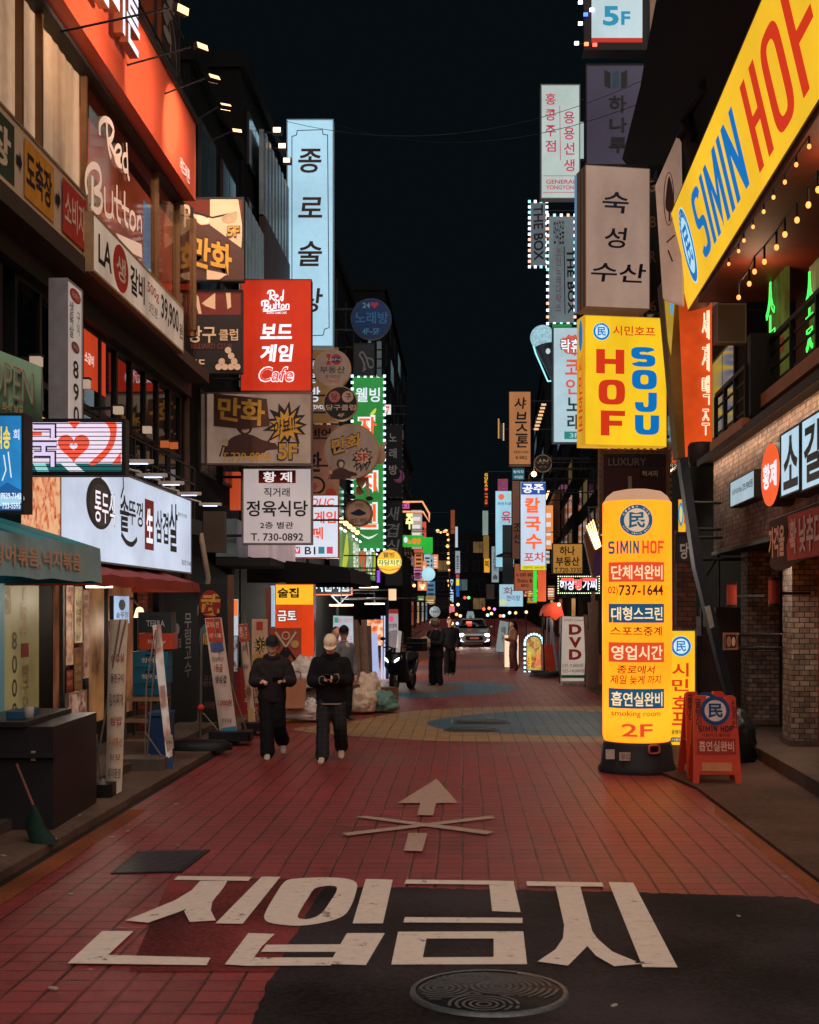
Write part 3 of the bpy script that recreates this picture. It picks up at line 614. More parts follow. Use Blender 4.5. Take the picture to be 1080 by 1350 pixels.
for k, (u, v) in enumerate([(237, 13), (264, 64), (281, 105), (297, 142), (312, 175)]):
 Yk = [15.6, 18.3, 20.6, 23.2, 26.0][k]; p = P(u, v, Yk); wx = lwx(Yk, -4.5)
 mb = MB(); mb.tube([(wx - (.1 if k < 4 else .5), Yk, p.z - .25), (p.x - .12, Yk, p.z + .02)], .013, BLK, 6)
 o = mk('flood_light', mb, None, ['uppermost of the five warm floodlights on arms over the orange fascia', 'second from top of the warm floodlights over the orange fascia', 'middle one of the five warm floodlights over the orange fascia', 'fourth down of the warm floodlights beyond the orange fascia', 'lowest and smallest of the five warm floodlights beyond the orange fascia'][k], 'floodlight', 'floodlights over the orange fascia')
 aim = V((wx, Yk + .9, z0 + .25)) if k < 4 else V((wx - 1, Yk + 3, 9)); fw = (aim - p).normalized(); rt = fw.cross(V((0, 0, 1))).normalized(); hf = Fr(p, rt, rt.cross(fw) * -1)
 mb = MB(); mb.box(hf, -.10, .10, -.05, .05, -.05, .02, BLK); mk('lamp_head', mb, o)
 mb = MB(); q = .0; mb.box(hf, -.085, .085, -.04, .04, .021, .026, glowN((255, 214, 160), 6)); mb.box(hf, -.085, .085, -.04, .04, -.058, -.051, glowN((255, 200, 140), 2.2)); mk('lamp_lens', mb, o)
 if k < 4: lamp('SPOT', p + fw * .06, 330, (1, .74, .52), .06, aim, 110, .9, o)
 else: lamp('SPOT', p + fw * .06, 60, (1, .78, .55), .08, aim, 110, .9, o)
# comic banner above the fascia
fB = LW(-4.75); x1b, zb0 = fB.px(276, 175); zt = z1 + 2.6
sign('roof_banner', 'dark painted comic cafe banner on the roof edge behind thin bars', fB, None, .08, paint((60, 44, 40), .7, 0, .5, 2), DK,
     [('nr', (.80, .02, .90, .98), paint((150, 70, 40), .7)), ('nt', '만화카페', (.0, .2, .78, .9), paint((150, 110, 40), .7), .03), ('nl', [(.93, .1), (.95, .5), (.92, .9), (.97, .6), (.99, .2)], .05, paint((150, 140, 130), .7)),
      ('nt', '?', (.90, .45, .97, .95), paint((150, 140, 130), .7), .02), ('np', [(.80, .02), (.99, .02), (.99, .35), (.9, .28), (.86, .4)], paint((86, 84, 82), .8))], 'banner', rect=(9, z1 + .12, 22.9, z1 + 1.95), rim=.03)
mb = MB()
for i in range(9): mb.tube([fB.pt(9 + i * 1.7, z1 + .2, .06), fB.pt(9 + i * 1.7, z1 + 1.9, .06)], .02, BLK, 6)
for j in range(2): mb.tube([fB.pt(9, z1 + .6 + j * .8, .07), fB.pt(22.9, z1 + .6 + j * .8, .07)], .02, BLK, 6)
mk('safety_bars', mb, None, 'thin black bars in front of the comic cafe roof banner', 'railing')
# sign band: butcher route sign and galbi price sign
fS = LW(-4.62); CRM = paint((214, 190, 166), .5, 0, .12, 2)
x0, z0s = fS.px(0, 252); x1s, z1s = fS.px(118, 262)
xR, zR0 = fS.px(112, 345);
GRN = paint((52, 66, 46), .5); YEL = paint((222, 150, 44), .5); REDP = paint((196, 56, 44), .5); INK = paint((34, 30, 34), .5)
zb = zR0; ztp = fS.px(0, 135)[1]
xg = lambda u: fS.px(u, 300)[0]
L0 = 8.0; L1 = xR; fr_ = lambda u: (xg(u) - L0) / (L1 - L0)
sign('fascia_sign', 'long cream sign with green, yellow and red squares joined by arrows', fS, None, .35, CRM, paint((150, 130, 112), .5),
     [('nr', (fr_(0) - .16, .12, fr_(18), .88), GRN), ('nt', '농장', (fr_(0) - .13, .25, fr_(13), .75), paint((225, 205, 180), .5), .03),
      ('nl', [(fr_(20), .5), (fr_(26.5), .5)], .10, INK), ('np', [(fr_(24), .36), (fr_(27.5), .5), (fr_(24), .64)], INK),
      ('nr', (fr_(30), .12, fr_(69), .88), YEL), ('nt', '도축장', (fr_(32.5), .26, fr_(66), .76), INK, .03),
      ('nl', [(fr_(71), .5), (fr_(76.5), .5)], .10, INK), ('np', [(fr_(74), .36), (fr_(77), .5), (fr_(74), .64)], INK),
      ('nr', (fr_(79.5), .12, fr_(111), .88), REDP), ('nt', '소비자', (fr_(82), .26, fr_(109), .76), paint((240, 214, 190), .5), .012)],
     rect=(L0, zb, L1, ztp), rim=.03)
fS2 = LW(-4.5); xa, zt2 = fS2.px(121, 278); xb, zb2 = fS2.px(241, 466); _, zt3 = fS2.px(241, 404)
sign('fascia_sign', 'cream price sign with a red disc and 39,900 in dark numerals', fS2, None, .5, lit((206, 180, 158), .5, .25), paint((170, 140, 100), .5),
     [('nt', 'LA', (.05, .25, .17, .74), INK, .022), ('ne', (.255, .5, .075, .42), paint((205, 60, 44), .5)), ('nt', '생', (.21, .28, .30, .72), paint((240, 220, 205), .5), .02), ('nt', '갈비', (.345, .24, .50, .78), INK, .03),
      ('nt', '500g', (.53, .52, .665, .78), paint((205, 66, 50), .5), .012), ('nt', '3인분', (.545, .20, .65, .42), INK, .008), ('nt', '39,900', (.69, .24, .92, .80), INK, .025), ('nt', '원', (.93, .26, .975, .58), INK, .02)],
     rect=(xa, zb2, xb, zt2), rim=.03)
# vertical price column sign standing out over the second floor
fv = LW(-4.5); va, vz1 = fv.px(87, 366); vb, vz0 = fv.px(107.5, 560)
CL2 = lit((196, 180, 170), .55, .2)
sign('vertical_sign', 'tall pale column sign listing a meat price down its face', fv, None, .2, CL2, paint((150, 145, 150), .5),
     [('ne', (.55, .93, .36, .042), paint((196, 56, 48), .5)), ('nt', '국내산', (.3, .91, .8, .95), paint((240, 225, 215), .5), .01), ('nt', '생\n목\n살', (.15, .66, .42, .88), INK, .012), ('nt', '구\n이', (.6, .70, .82, .84), INK, .006), ('ne', (.5, .61, .26, .035), paint((150, 80, 76), .5)), ('nt', '200g', (.34, .595, .66, .625), paint((230, 215, 205), .5)),
      ('nt', '8', (.32, .42, .68, .53), INK, .02), ('nt', '9', (.32, .28, .68, .39), INK, .02), ('nt', '0', (.32, .14, .68, .25), INK, .02), ('nt', '0', (.32, .0, .68, .11), INK, .02)], rect=(va, vz0 - .3, vb, vz1), rim=.02)
# facade lamps
for k, (u, v) in enumerate([(49, 473), (113, 503), (157, 538), (195, 564), (218, 583), (230, 585)]):
 fw_ = LW(-4.66); x, z = fw_.px(u, v); s = .06
 mb = MB(); mb.box(fw_, x - s, x + s, z + .02, z + .045, -.08, .06, DK); mb.box(fw_, x - .02, x + .02, z - .02, z + .02, -.5, -.1, DK)
 o = mk('wall_lamp', mb, None, ['small square wall lamp beside the green open banner', 'small square wall lamp beside the tall pale column sign', 'small square wall lamp on the railing above the heart screen', 'small square wall lamp on the railing beyond the heart screen', 'small dim wall lamp, the nearer of the pair by the brown pipe', 'small dim wall lamp, the farther of the pair by the brown pipe'][k], 'wall lamp', 'square wall lamps along the dark facade')
 mb = MB(); mb.box(fw_, x - s * .85, x + s * .85, z - .08, z + .02, -.07, .05, glowN((176, 152, 130) if k < 4 else (170, 84, 40), .8)); mk('lamp_shade', mb, o)
# pipe down the party wall
mb = MB(); mb.tube([fl.pt(24.75, .1, .2), fl.pt(24.75, 3.3, .2), fl.pt(24.75, 6.0, .18)], .07, paint((92, 70, 60), .6), 8); mb.tube([fl.pt(24.5, 3.4, .5), fl.pt(24.6, 2.6, .62), fl.pt(24.9, 2.2, .5), fl.pt(24.9, 1.9, .3)], .05, paint((190, 170, 150), .6), 8); mk('drain_pipe', mb, B1)
# white restaurant fascia
fR = LW(-4.45); xa, _ = fR.px(78, 690); xb, zb = fR.px(251.5, 757); _, zt = fR.px(251.5, 659)
WHS = lit((196, 208, 228), .92, .16, (.6, .6, .9)); KI = paint((38, 38, 42), .5)
sc = lambda u: fR.px(u, 700)[0]; w_ = lambda u: (sc(u) - xa) / (xb - xa)
RF = sign('fascia_sign', 'bright white backlit fascia with brush lettering and a round iron pan picture', fR, None, .3, WHS, paint((120, 120, 124), .5),
     [('ne', (w_(131), .60, .085, .26), paint((58, 60, 66), .5)), ('ne', (w_(131.5), .585, .07, .21), paint((90, 92, 100), .5)), ('nl', [(w_(131), .84), (w_(132), 1.0)], .08, KI),
      ('nt', '통두식', (w_(122.5), .40, w_(150), .74), paint((186, 58, 52), .5), .028), ('nt', '통두식', (w_(123), .41, w_(149.5), .73), ink((230, 235, 245)), .006),
      ('nt', '솥', (w_(156), .37, w_(168), .76), KI, .022), ('nl', [(w_(157), .72), (w_(160.5), .84), (w_(160), .96)], .05, KI), ('nt', '뚜껑', (w_(167), .46, w_(186), .74), KI, .014), ('nl', [tuple(q) for q in sm([(w_(157), .34), (w_(164), .26), (w_(172), .25), (w_(178), .32)], 4)], .07, KI),
      ('nr', (w_(188), .22, w_(200), .80), paint((192, 52, 46), .5)), ('nt', '生', (w_(190), .30, w_(198.5), .70), ink((235, 238, 245)), .03),
      ('nt', '삼겹', (w_(202), .33, w_(219), .72), KI, .02), ('nt', '살', (w_(219.5), .25, w_(231), .86), KI, .024), ('nt', '돌판구이 전문', (w_(231.5), .72, w_(243), .77), KI), ('nt', '종로점 737-4077', (w_(236), .10, w_(250), .17), KI)],
     rect=(xa, zb, xb, zt), rim=.025)
# food photo panel at its near end
xf, _ = fR.px(31, 690);
def foodmat(a, b, c, sc=10, s=.8):
 key = ('food', a, b, c, sc, s)
 if key in MATS: return MATS[key]
 m, n, l, bb = nm('food_photo'); tc = n.new('ShaderNodeTexCoord'); vo = n.new('ShaderNodeTexVoronoi'); vo.inputs['Scale'].default_value = sc; nz = n.new('ShaderNodeTexNoise'); nz.inputs['Scale'].default_value = sc * .45; nz.inputs['Detail'].default_value = 6
 l.new(tc.outputs['Object'], nz.inputs['Vector']); vm = n.new('ShaderNodeVectorMath'); vm.operation = 'MULTIPLY_ADD'; l.new(nz.outputs['Color'], vm.inputs[0]); vm.inputs[1].default_value = (.5, .5, .5); l.new(tc.outputs['Object'], vm.inputs[2]); l.new(vm.outputs[0], vo.inputs['Vector'])
 ad = n.new('ShaderNodeMath'); ad.operation = 'MULTIPLY_ADD'; l.new(vo.outputs['Distance'], ad.inputs[0]); ad.inputs[1].default_value = .7; l.new(nz.outputs['Fac'], ad.inputs[2])
 cr = n.new('ShaderNodeValToRGB'); e = cr.color_ramp.elements; e[0].position = .45; e[0].color = (*lin(a), 1); e[1].position = .95; e[1].color = (*lin(c), 1); q = e.new(.68); q.color = (*lin(b), 1)
 l.new(ad.outputs[0], cr.inputs[0]); l.new(cr.outputs[0], bb.inputs['Emission Color']); bb.inputs['Emission Strength'].default_value = s; bb.inputs['Base Color'].default_value = (.1, .08, .07, 1)
 MATS[key] = m; return m
fR2 = LW(-4.43); xq, _ = fR2.px(28, 690); xr, _ = fR2.px(80, 690)
sign('food_poster', 'close up photo panel of orange spicy noodles beside the white fascia', fR2, None, .25, foodmat((104, 36, 16), (206, 92, 44), (236, 176, 130), 9, .85), DK, rect=(xq, zb + .1, xr - .03, zt + .25), rim=0)
# gooseneck lamps above the white fascia
for k, (u, v, Yk) in enumerate([(178, 604, 17.4), (198, 622, 18.9), (222, 632, 20.4), (246, 646, 21.9), (274, 660, 23.5)]):
 wx = lwx(Yk, -4.75); p = P(u, v + 6, Yk); zz = p.z
 mb = MB(); mb.tube([(wx - .3, Yk, zz + .14), (p.x - .3, Yk, zz + .10), (p.x - .12, Yk, zz + .05)], .02, paint((190, 180, 170), .4), 6)
 o = mk('arm_lamp', mb, None, ['first of the white arm lamps over the white fascia, next to the heart screen', 'second of the white arm lamps over the white fascia', 'middle one of the white arm lamps over the white fascia', 'fourth of the white arm lamps over the white fascia', 'last of the white arm lamps, by the brown drain pipe'][k], 'arm lamp', 'white arm lamps over the white fascia')
 hf = Fr(p, (1, 0, 0), (0, 1, 0)); mb = MB(); mb.prism(hf, [(-.14, -.07), (.2, -.05), (.24, 0), (.2, .05), (-.14, .07)], -.01, .04, paint((205, 196, 186), .4)); mk('lamp_head', mb, o)
 mb = MB(); mb.box(hf, -.08, .16, -.04, .04, -.016, -.011, glowN((210, 225, 255), 3)); mk('lamp_lens', mb, o)
# awnings
def awning(name, label, a0, a1, Y0, Y1, zt, zb, mat, val=.25, matv=None, ribs=True, txt=None, sag=.0):
 mb = MB(); fr = LW(0); n = 14
 top = [];
 for i in range(n + 1):
  Yi = Y0 + (Y1 - Y0) * i / n; s = .012 * math.sin(i * 2.3) + sag * math.sin(math.pi * i / n)
  top.append([fr.pt(Yi, zt, a0), fr.pt(Yi, (zt + zb) / 2 - s * 1.5, (a0 + a1) / 2), fr.pt(Yi, zb - s, a1), fr.pt(Yi, zb - val - s, a1 + .02)])
 vs = [p for r in top for p in r]; fs = [(i * 4 + j, i * 4 + j + 1, (i + 1) * 4 + j + 1, (i + 1) * 4 + j) for i in range(n) for j in range(2)]
 mb.add(vs, fs, mat, True); o = mk(name, mb, None, label, 'awning')
 mv = MB(); mv.add(vs, [(i * 4 + 2, i * 4 + 3, (i + 1) * 4 + 3, (i + 1) * 4 + 2) for i in range(n)], matv or mat, True); mk('valance', mv, o)
 for e in (top[0], top[-1]): eb = MB(); eb.add([e[0], e[2], e[3], fr.pt(0, 0) * 0 + V((e[0].x, e[0].y, e[3].z))], [(0, 1, 2, 3)], mat); mk('end_flap', eb, o)
 fb = MB(); fb.tube([top[0][2] + V((-.02, 0, -.03)), top[-1][2] + V((-.02, 0, -.03))], .02, STEEL, 6); mk('frame', fb, o); return o
TEAL = paint((60, 168, 184), .7, 0, .25, 3); PALE = paint((150, 188, 194), .8, 0, .2, 3); RUST = paint((156, 58, 44), .7, 0, .4, 2)
fA = LW(-3.72)
AW = awning('awning', 'teal fabric awning with a pale lettered valance over the fish shop', -5.1, -3.75, 8, 14.0, 3.1, 2.69, TEAL, .36, PALE)
xa_, za_ = fA.px(0, 745)
mb = MB(); mb.text(fA, '생선구이,오징어볶음,낙지볶음', fA.px(-120, 700)[0], 2.42, fA.px(107, 700)[0], 2.60, .0, paint((226, 176, 140), .7), .022); mk('lettering', mb, AW)
awning('awning', 'faded red awning sheltering the doorway under the white fascia', -5.1, -4.0, 14.6, 20.6, 2.74, 2.44, RUST, .13)
# ---- ground floor of the near shops
fG = LW(-5.0)
def board(name, label, a, u0, u1, v0, v1, mat, th=.06, items=(), cat='board', uref=None, body=DK, group=None, rim=.0, fr=None):
 fr = fr or LW(a); x0, z1 = fr.px(u0, v0); x1, z0 = fr.px(u1, v1)
 ur = (u0 + u1) / 2; xm, zt = fr.px(ur, v0); _, zb_ = fr.px(ur, v1)
 return sign(name, label, fr, None, th, mat, body, items, cat, group, rim=rim, rect=(x0, zb_, x1, zt))
GLS = glass((210, 205, 180), .05)
mb = MB(); mb.box(fl, 8, 24.6, .17, .5, 0, .16, DK); mb.box(fl, 8, 24.6, 2.55, 3.2, 0, .14, DK)
for a, b in ((8, 14.55), (16.25, 16.85), (18.1, 18.35), (19.2, 19.45), (20.9, 21.2), (22.2, 24.6)): mb.box(fl, a, b, .5, 2.55, .001, .15, paint((30, 28, 28), .9, 0, .3, 4, 0, .08))
mk('shopfront', mb, B1)
fw3 = LW(-5.06)
mb = MB(); mb.box(fw3, 14.55, 16.25, .5, 2.55, 0, .02, lit((112, 98, 62), .9, .35, (.8, .8, .4))); sw = mk('shop_window', mb, B1)
mb = MB(); mb.text(fw3, '1\n등\n급', 15.55, 1.75, 15.8, 2.3, .03, paint((190, 165, 120), .6), .01); mb.text(fw3, '特\n구\n이\n집', 15.6, .72, 15.85, 1.42, .03, paint((140, 116, 76), .6)); mb.text(fw3, '저\n렴', 14.9, 2.0, 15.2, 2.35, .03, paint((200, 180, 140), .6)); mb.text(fw3, '8\n0\n0\n0', 15.25, .8, 15.42, 1.8, .03, paint((60, 66, 60), .6), .01)
mb.box(fw3, 15.58, 15.84, 1.5, 1.66, .025, .03, paint((140, 40, 40), .6)); mk('lettering', mb, sw)
mb = MB(); mb.box(fw3, 13.9, 14.5, .2, 2.55, .02, .2, lit((84, 118, 120), .5, .2)); mk('panel', mb, sw)
mb = MB(); mb.box(fw3, 16.85, 18.1, .17, 2.55, 0, .03, lit((92, 54, 34), .9, .6, (3, 3, 2))); dr = mk('door', mb, B1)
mb = MB(); mb.box(fw3, 16.85, 18.1, .17, 2.5, .10, .11, GLS); mb.box(fw3, 16.83, 16.9, .17, 2.55, .09, .14, STEEL); mk('pane', mb, dr)
CR_ = paint((210, 184, 150), .6); INK_ = paint((40, 28, 26), .6); YEL_ = paint((206, 150, 60), .6)
random.seed(8); fp = LW(-4.92)
for k, (x, z, w, h, m_) in enumerate([(16.95, 1.35, .30, 1.0, foodmat((60, 24, 18), (150, 60, 40), (196, 150, 110), 9, .45)), (17.32, 1.62, .34, .72, foodmat((70, 40, 20), (150, 96, 50), (200, 170, 120), 12, .5)), (17.30, 1.0, .36, .56, paint((150, 112, 70), .7)), (17.72, 1.15, .26, 1.15, foodmat((40, 22, 20), (120, 60, 50), (190, 140, 110), 11, .4)), (16.95, .95, .28, .34, paint((140, 60, 46), .7))]):
 mb = MB(); mb.box(fp, x, x + w, z, z + h, 0, .006, m_); nt_ = mk('notice', mb, dr)
 mb = MB()
 for j in range(int(h / .11)): mb.text(fp, random.choice(['삼겹살', '목살구이', '김치찌개', '소주 맥주', '볶음밥', '1인분']), x + w * .1, z + .03 + j * .11, x + w * random.uniform(.6, .92), z + .10 + j * .11, .009, random.choice([CR_, INK_, YEL_]), .01)
 mk('lettering', mb, nt_)
board('poster', 'framed poster of raw meat skewers leaning at the restaurant door', -4.8, 89, 113, 912, 1004, foodmat((30, 20, 20), (110, 66, 56), (196, 150, 130), 7, .45), .03, rim=.02, cat='poster', body=paint((170, 150, 130), .5))
mb = MB(); mb.box(fw3, 18.35, 19.2, .17, 2.55, 0, .02, lit((120, 80, 48), .9, .6, (2, 2, 1.5))); mk('shop_window', mb, B1)
mb = MB(); mb.box(fw3, 19.45, 20.9, .17, 2.55, 0, .02, lit((110, 66, 42), .8, .6, (2, 2, 1.5))); mk('shop_window', mb, B1)
mb = MB(); mb.box(LW(-5.0), 21.0, 21.35, .17, 2.5, 0, .16, brick((120, 62, 46), (90, 46, 36), (60, 40, 34), 4)); mk('brick_pier', mb, B1)
mb = MB(); p = P(184, 800, 20.2); mb.tube([p + V((-.9, .3, .12)), p + V((-.1, 0, .12)), p], .02, STEEL, 6); o = mk('doorway_lamp', mb, None, 'small bracket lamp over the crates in the restaurant doorway', 'lamp')
mb = MB(); mb.lathe(p + V((0, 0, -.16)), [(.09, 0), (.05, .14), (.01, .16)], glowN((250, 215, 170), 1.6), 12); mk('lamp_shade', mb, o); lamp('POINT', p + V((.05, -.1, -.25)), 16, (1, .8, .6), .15, parent=o)
mb = MB(); p = P(130, 775, 16.9); mb.box(F(16.9), p.x - .16, p.x + .16, p.z, p.z + .035, -.08, 0, glowN((240, 232, 215), 2.0)); mb.box(F(16.9), p.x - .5, p.x + .18, p.z + .036, p.z + .06, -.08, 0, DK); o = mk('tube_lamp', mb, None, 'short white tube lamp under the red awning by the restaurant door', 'tube lamp'); lamp('POINT', p - V((0, .1, .15)), 24, (1, .86, .68), .12, parent=o)
board('light_sign', 'small glowing white panel with the round pan emblem by the doorway', -4.75, 150, 170, 786, 822, lit((170, 196, 230), .8, .3), .06, [('ne', (.5, .68, .22, .2), KI), ('nt', '솥뚜껑', (.1, .2, .9, .42), KI, .01)], cat='sign')
board('side_sign', 'black glossy side board with faint grey vertical lettering beside the doorway', -4.7, 218, 260, 776, 980, paint((13, 13, 14), .8, 0, .2, 4, 0, .05), .1, [('nt', '무\n림\n고\n수', (.56, .42, .78, .84), paint((120, 110, 100), .6)), ('ne', (.28, .74, .12, .04), paint((120, 112, 104), .6)), ('nt', '중국집', (.14, .62, .44, .68), paint((110, 104, 98), .6))], cat='sign')
# ================================================================ LEFT: boards hung across the street
BEIGE = paint((214, 178, 150), .55, 0, .18, 1.2); BROWN = paint((84, 52, 46), .55); GOLD = paint((214, 158, 62), .55); TAN = paint((190, 146, 100), .6, 0, .3, 1)
XL = lambda Y: lwx(Y, -5.0)
# blue-lit sign, LED heart screen, open banner
f = F(11.2); sign('lightbox_sign', 'blue seafood lightbox with yellow lettering and wave picture above the teal awning', f, (-60, 545, 32, 676), .25, lit((38, 128, 190), .95, .35, (2, 2, 2)), DK,
 [('t', '직송', (-6, 562, 14, 592), ink((220, 200, 90)), .03), ('t', '회', (18, 566, 26, 580), ink((200, 210, 235)), .02), ('p', [(-40, 676), (-40, 640), (-10, 650), (10, 636), (31, 648), (31, 676)], ink((28, 82, 140))), ('p', sm([(-20, 660), (-4, 650), (12, 656), (30, 652), (31, 662), (10, 666), (-10, 668)], 3, True), ink((150, 190, 215))),
     ('t', '7939-7142', (2, 650, 29, 658), ink((225, 235, 240))), ('t', '733-5595', (4, 663, 28, 671), ink((225, 235, 240))), ('l', [(6, 600), (9, 620), (4, 634)], 1.5, ink((210, 225, 235))), ('l', [(12, 596), (16, 630)], 1.5, ink((210, 225, 235)))], arm=XL(11.2), rim=.02)
f = F(12.6)
SCR = lit((232, 214, 232), .98, .06); SRED = ink((226, 84, 62)); SGR = ink((22, 92, 92)); SCY = ink((130, 205, 205))
def heart(u, v, s): return [(u + s * 16 * math.sin(t) ** 3 / 16, v - s * (13 * math.cos(t) - 5 * math.cos(2 * t) - 2 * math.cos(3 * t) - math.cos(4 * t)) / 16) for t in [2 * math.pi * k / 40 for k in range(40)]]
SC = sign('led_screen', 'glowing LED screen showing a red heart beside a blocky character', f, (33, 552, 166, 627), .16, SCR, BLK,
 [('p', [(36, 611), (162, 611), (162, 624), (36, 624)], SGR), ('p', [(44, 611), (60, 611), (66, 624), (50, 624)], SCY), ('p', [(75, 606), (92, 622), (112, 622), (90, 604)], ink((214, 214, 226))),
     ('p', sm([(128, 556), (140, 558), (146, 572), (140, 590), (128, 602), (118, 612), (128, 612), (140, 602), (150, 588), (154, 572), (152, 556)], 3, True), SRED), ('p', [(160, 596), (160, 612), (148, 612)], SRED), ('p', [(90, 556), (107, 556), (99, 566)], SRED),
     ('p', heart(98, 589, 21), SRED), ('p', heart(98, 589, 5.5), ink((240, 215, 235))), ] + [('l', p_, w_, c_) for w_, c_ in ((9, ink((30, 34, 52))), (5, ink((214, 196, 232)))) for p_ in ([(45, 563), (71, 563), (71, 578)], [(41, 586), (76, 586)], [(59, 586), (59, 598)], [(46, 599), (71, 599), (71, 616)])] + [('r', (43, 571, 57, 575), SRED)], arm=XL(12.6), cat='screen')
mb = MB(); x0, z1 = f.px(36, 556); x1, z0 = f.px(163, 624)
for k in range(12): z = z0 + (z1 - z0) * (k + .5) / 12; mb.box(f, x0, x1, z - .004, z + .004, .034, .036, paint((40, 24, 40), .5))
mk('seam_pattern', mb, SC)
f = F(12.0); x0, z0 = f.px(-60, 560); mb = MB(); A_, B_ = f.px(-60, 438), f.px(55, 484); C_, D_ = f.px(55, 556), f.px(-60, 548)
n = 10; vs = []
for i in range(n + 1):
 t = i / n; dd = .03 * math.sin(t * 9); vs += [f.pt(A_[0] + (B_[0] - A_[0]) * t, A_[1] + (B_[1] - A_[1]) * t, dd), f.pt(D_[0] + (C_[0] - D_[0]) * t, D_[1] + (C_[1] - D_[1]) * t, -dd), f.pt(D_[0] + (C_[0] - D_[0]) * t, D_[1] + (C_[1] - D_[1]) * t, -dd - .01), f.pt(A_[0] + (B_[0] - A_[0]) * t, A_[1] + (B_[1] - A_[1]) * t, dd - .01)]
mb.add(vs, [(i * 4 + j, (i + 1) * 4 + j, (i + 1) * 4 + (j + 1) % 4, i * 4 + (j + 1) % 4) for i in range(n) for j in range(4)], paint((128, 160, 128), .8, 0, .15, 3), True)
OB = mk('fabric_banner', mb, None, 'green fabric banner reading OPEN in red outlined letters', 'banner')
mb = MB(); f_ = f; mb.text(f, 'OPEN', 0, 0, 0, 0, .05, paint((196, 90, 80), .7), .02, 0, quad=[f.px(-12, 520), f.px(46, 536), f.px(47, 494), f.px(-12, 470)])
mb.text(f, 'OPEN', 0, 0, 0, 0, .055, paint((140, 172, 140), .8), -.002, 0, quad=[f.px(-11, 518), f.px(45, 534), f.px(46, 496), f.px(-11, 472)])
mb.text(f, '개인 좌석 보유', 0, 0, 0, 0, .05, paint((214, 170, 110), .7), .008, 0, quad=[f.px(-10, 540), f.px(33, 547), f.px(33, 537), f.px(-10, 527)]); mk('lettering', mb, OB)
mb = MB()
for z in (A_[1], D_[1]): mb.tube([f.pt(A_[0], z, -.02), f.pt(A_[0] - .6, z, -.02)], .012, DK, 6)
mb.tube([f.pt(B_[0], B_[1], 0), f.pt(B_[0] + .01, C_[1] + .1, 0)], .009, STEEL, 6); mb.tube([f.pt(B_[0], B_[1] - .3, 0), V((lwx(13, -4.7), 14.4, f.pt(0, B_[1]).z - .5))], .01, STEEL, 6); mk('pole', mb, OB)
def man_items(P1, burst=True, fig=True):
 return []
def starburst(u, v, r0, r1, n, seed=1, squash=1.0):
 random.seed(seed); out = []
 for k in range(2 * n):
  a = math.pi * k / n; r = (r1 * random.uniform(.8, 1.12)) if k % 2 == 0 else r0 * random.uniform(.9, 1.05); out.append((u + r * math.cos(a), v + r * math.sin(a) * squash))
 return out
def figure(u, v, s, mat, skin):      # plain crouching figure holding up both fists, generic
 q = lambda pts: [(u + x * s, v + y * s) for x, y in pts]
 return [('p', q(sm([(-28, 22), (-22, 4), (-10, -4), (0, -6), (12, -4), (24, 2), (40, 6), (44, 14), (30, 16), (20, 22), (-20, 24)], 3, True)), mat), ('p', q(sm([(-8, -26), (2, -29), (11, -24), (11, -14), (6, -6), (-4, -6), (-10, -14)], 3, True)), mat),
   ('p', q(sm([(-3, -20), (3, -23), (8, -18), (7, -11), (2, -7), (-3, -10)], 3, True)), skin), ('e', (u - 26 * s, v + 6 * s, 5 * s, 6 * s), skin), ('e', (u + 38 * s, v + 2 * s, 6 * s, 4 * s), skin), ('l', q([(-32, 24), (-28, 10), (-22, 12)]), 2 * s, mat)]
# comic cafe wall board with spectacles
f = F(25.2); CR = paint((226, 190, 160), .6, 0, .15, 2); ORD = lit((130, 46, 30), .5, .3)  # ORD: unlit board face, its weak glow stands in for light falling on it
sign('board_sign', 'comic cafe board with white spectacled face above tilted yellow lettering', f, (239, 260, 322, 371), .15, ORD, DK,
 [('p', [(277, 262), (314, 262), (320, 300), (316, 360), (300, 356), (285, 330), (277, 300)], CR), ('p', sm([(256, 282), (272, 288), (280, 284), (278, 294), (266, 297), (258, 290)], 3, True), CR), ('l', [(257, 280), (280, 287), (312, 280)], 2.2, INK), ('p', sm([(292, 287), (306, 280), (313, 282), (310, 292), (298, 294)], 3, True), paint((190, 160, 130), .6)), ('p', sm([(258, 283), (276, 289), (272, 296), (262, 294)], 3, True), paint((235, 215, 190), .6)),
     ('p', [(240, 300), (276, 296), (322, 330), (322, 369), (240, 369)], BROWN), ('p', [(242, 266), (256, 275), (254, 302), (244, 306)], INK), ('t', 'R', (243, 270, 254, 300), CR, .02), ('tq', '만화', [(249, 352), (308, 370), (308, 322), (252, 307)], paint((70, 34, 32), .6), .06), ('tq', '만화', [(250, 349), (306, 366), (306, 324), (253, 309)], GOLD, .03),
     ('t', '5F', (299, 298, 317, 313), BROWN, .05), ('t', '5F', (300, 299, 316, 312), GOLD, .02), ('p', [(273, 356), (300, 362), (290, 369), (273, 369)], CR)], arm=XL(25.2) - .2, cat='sign board')
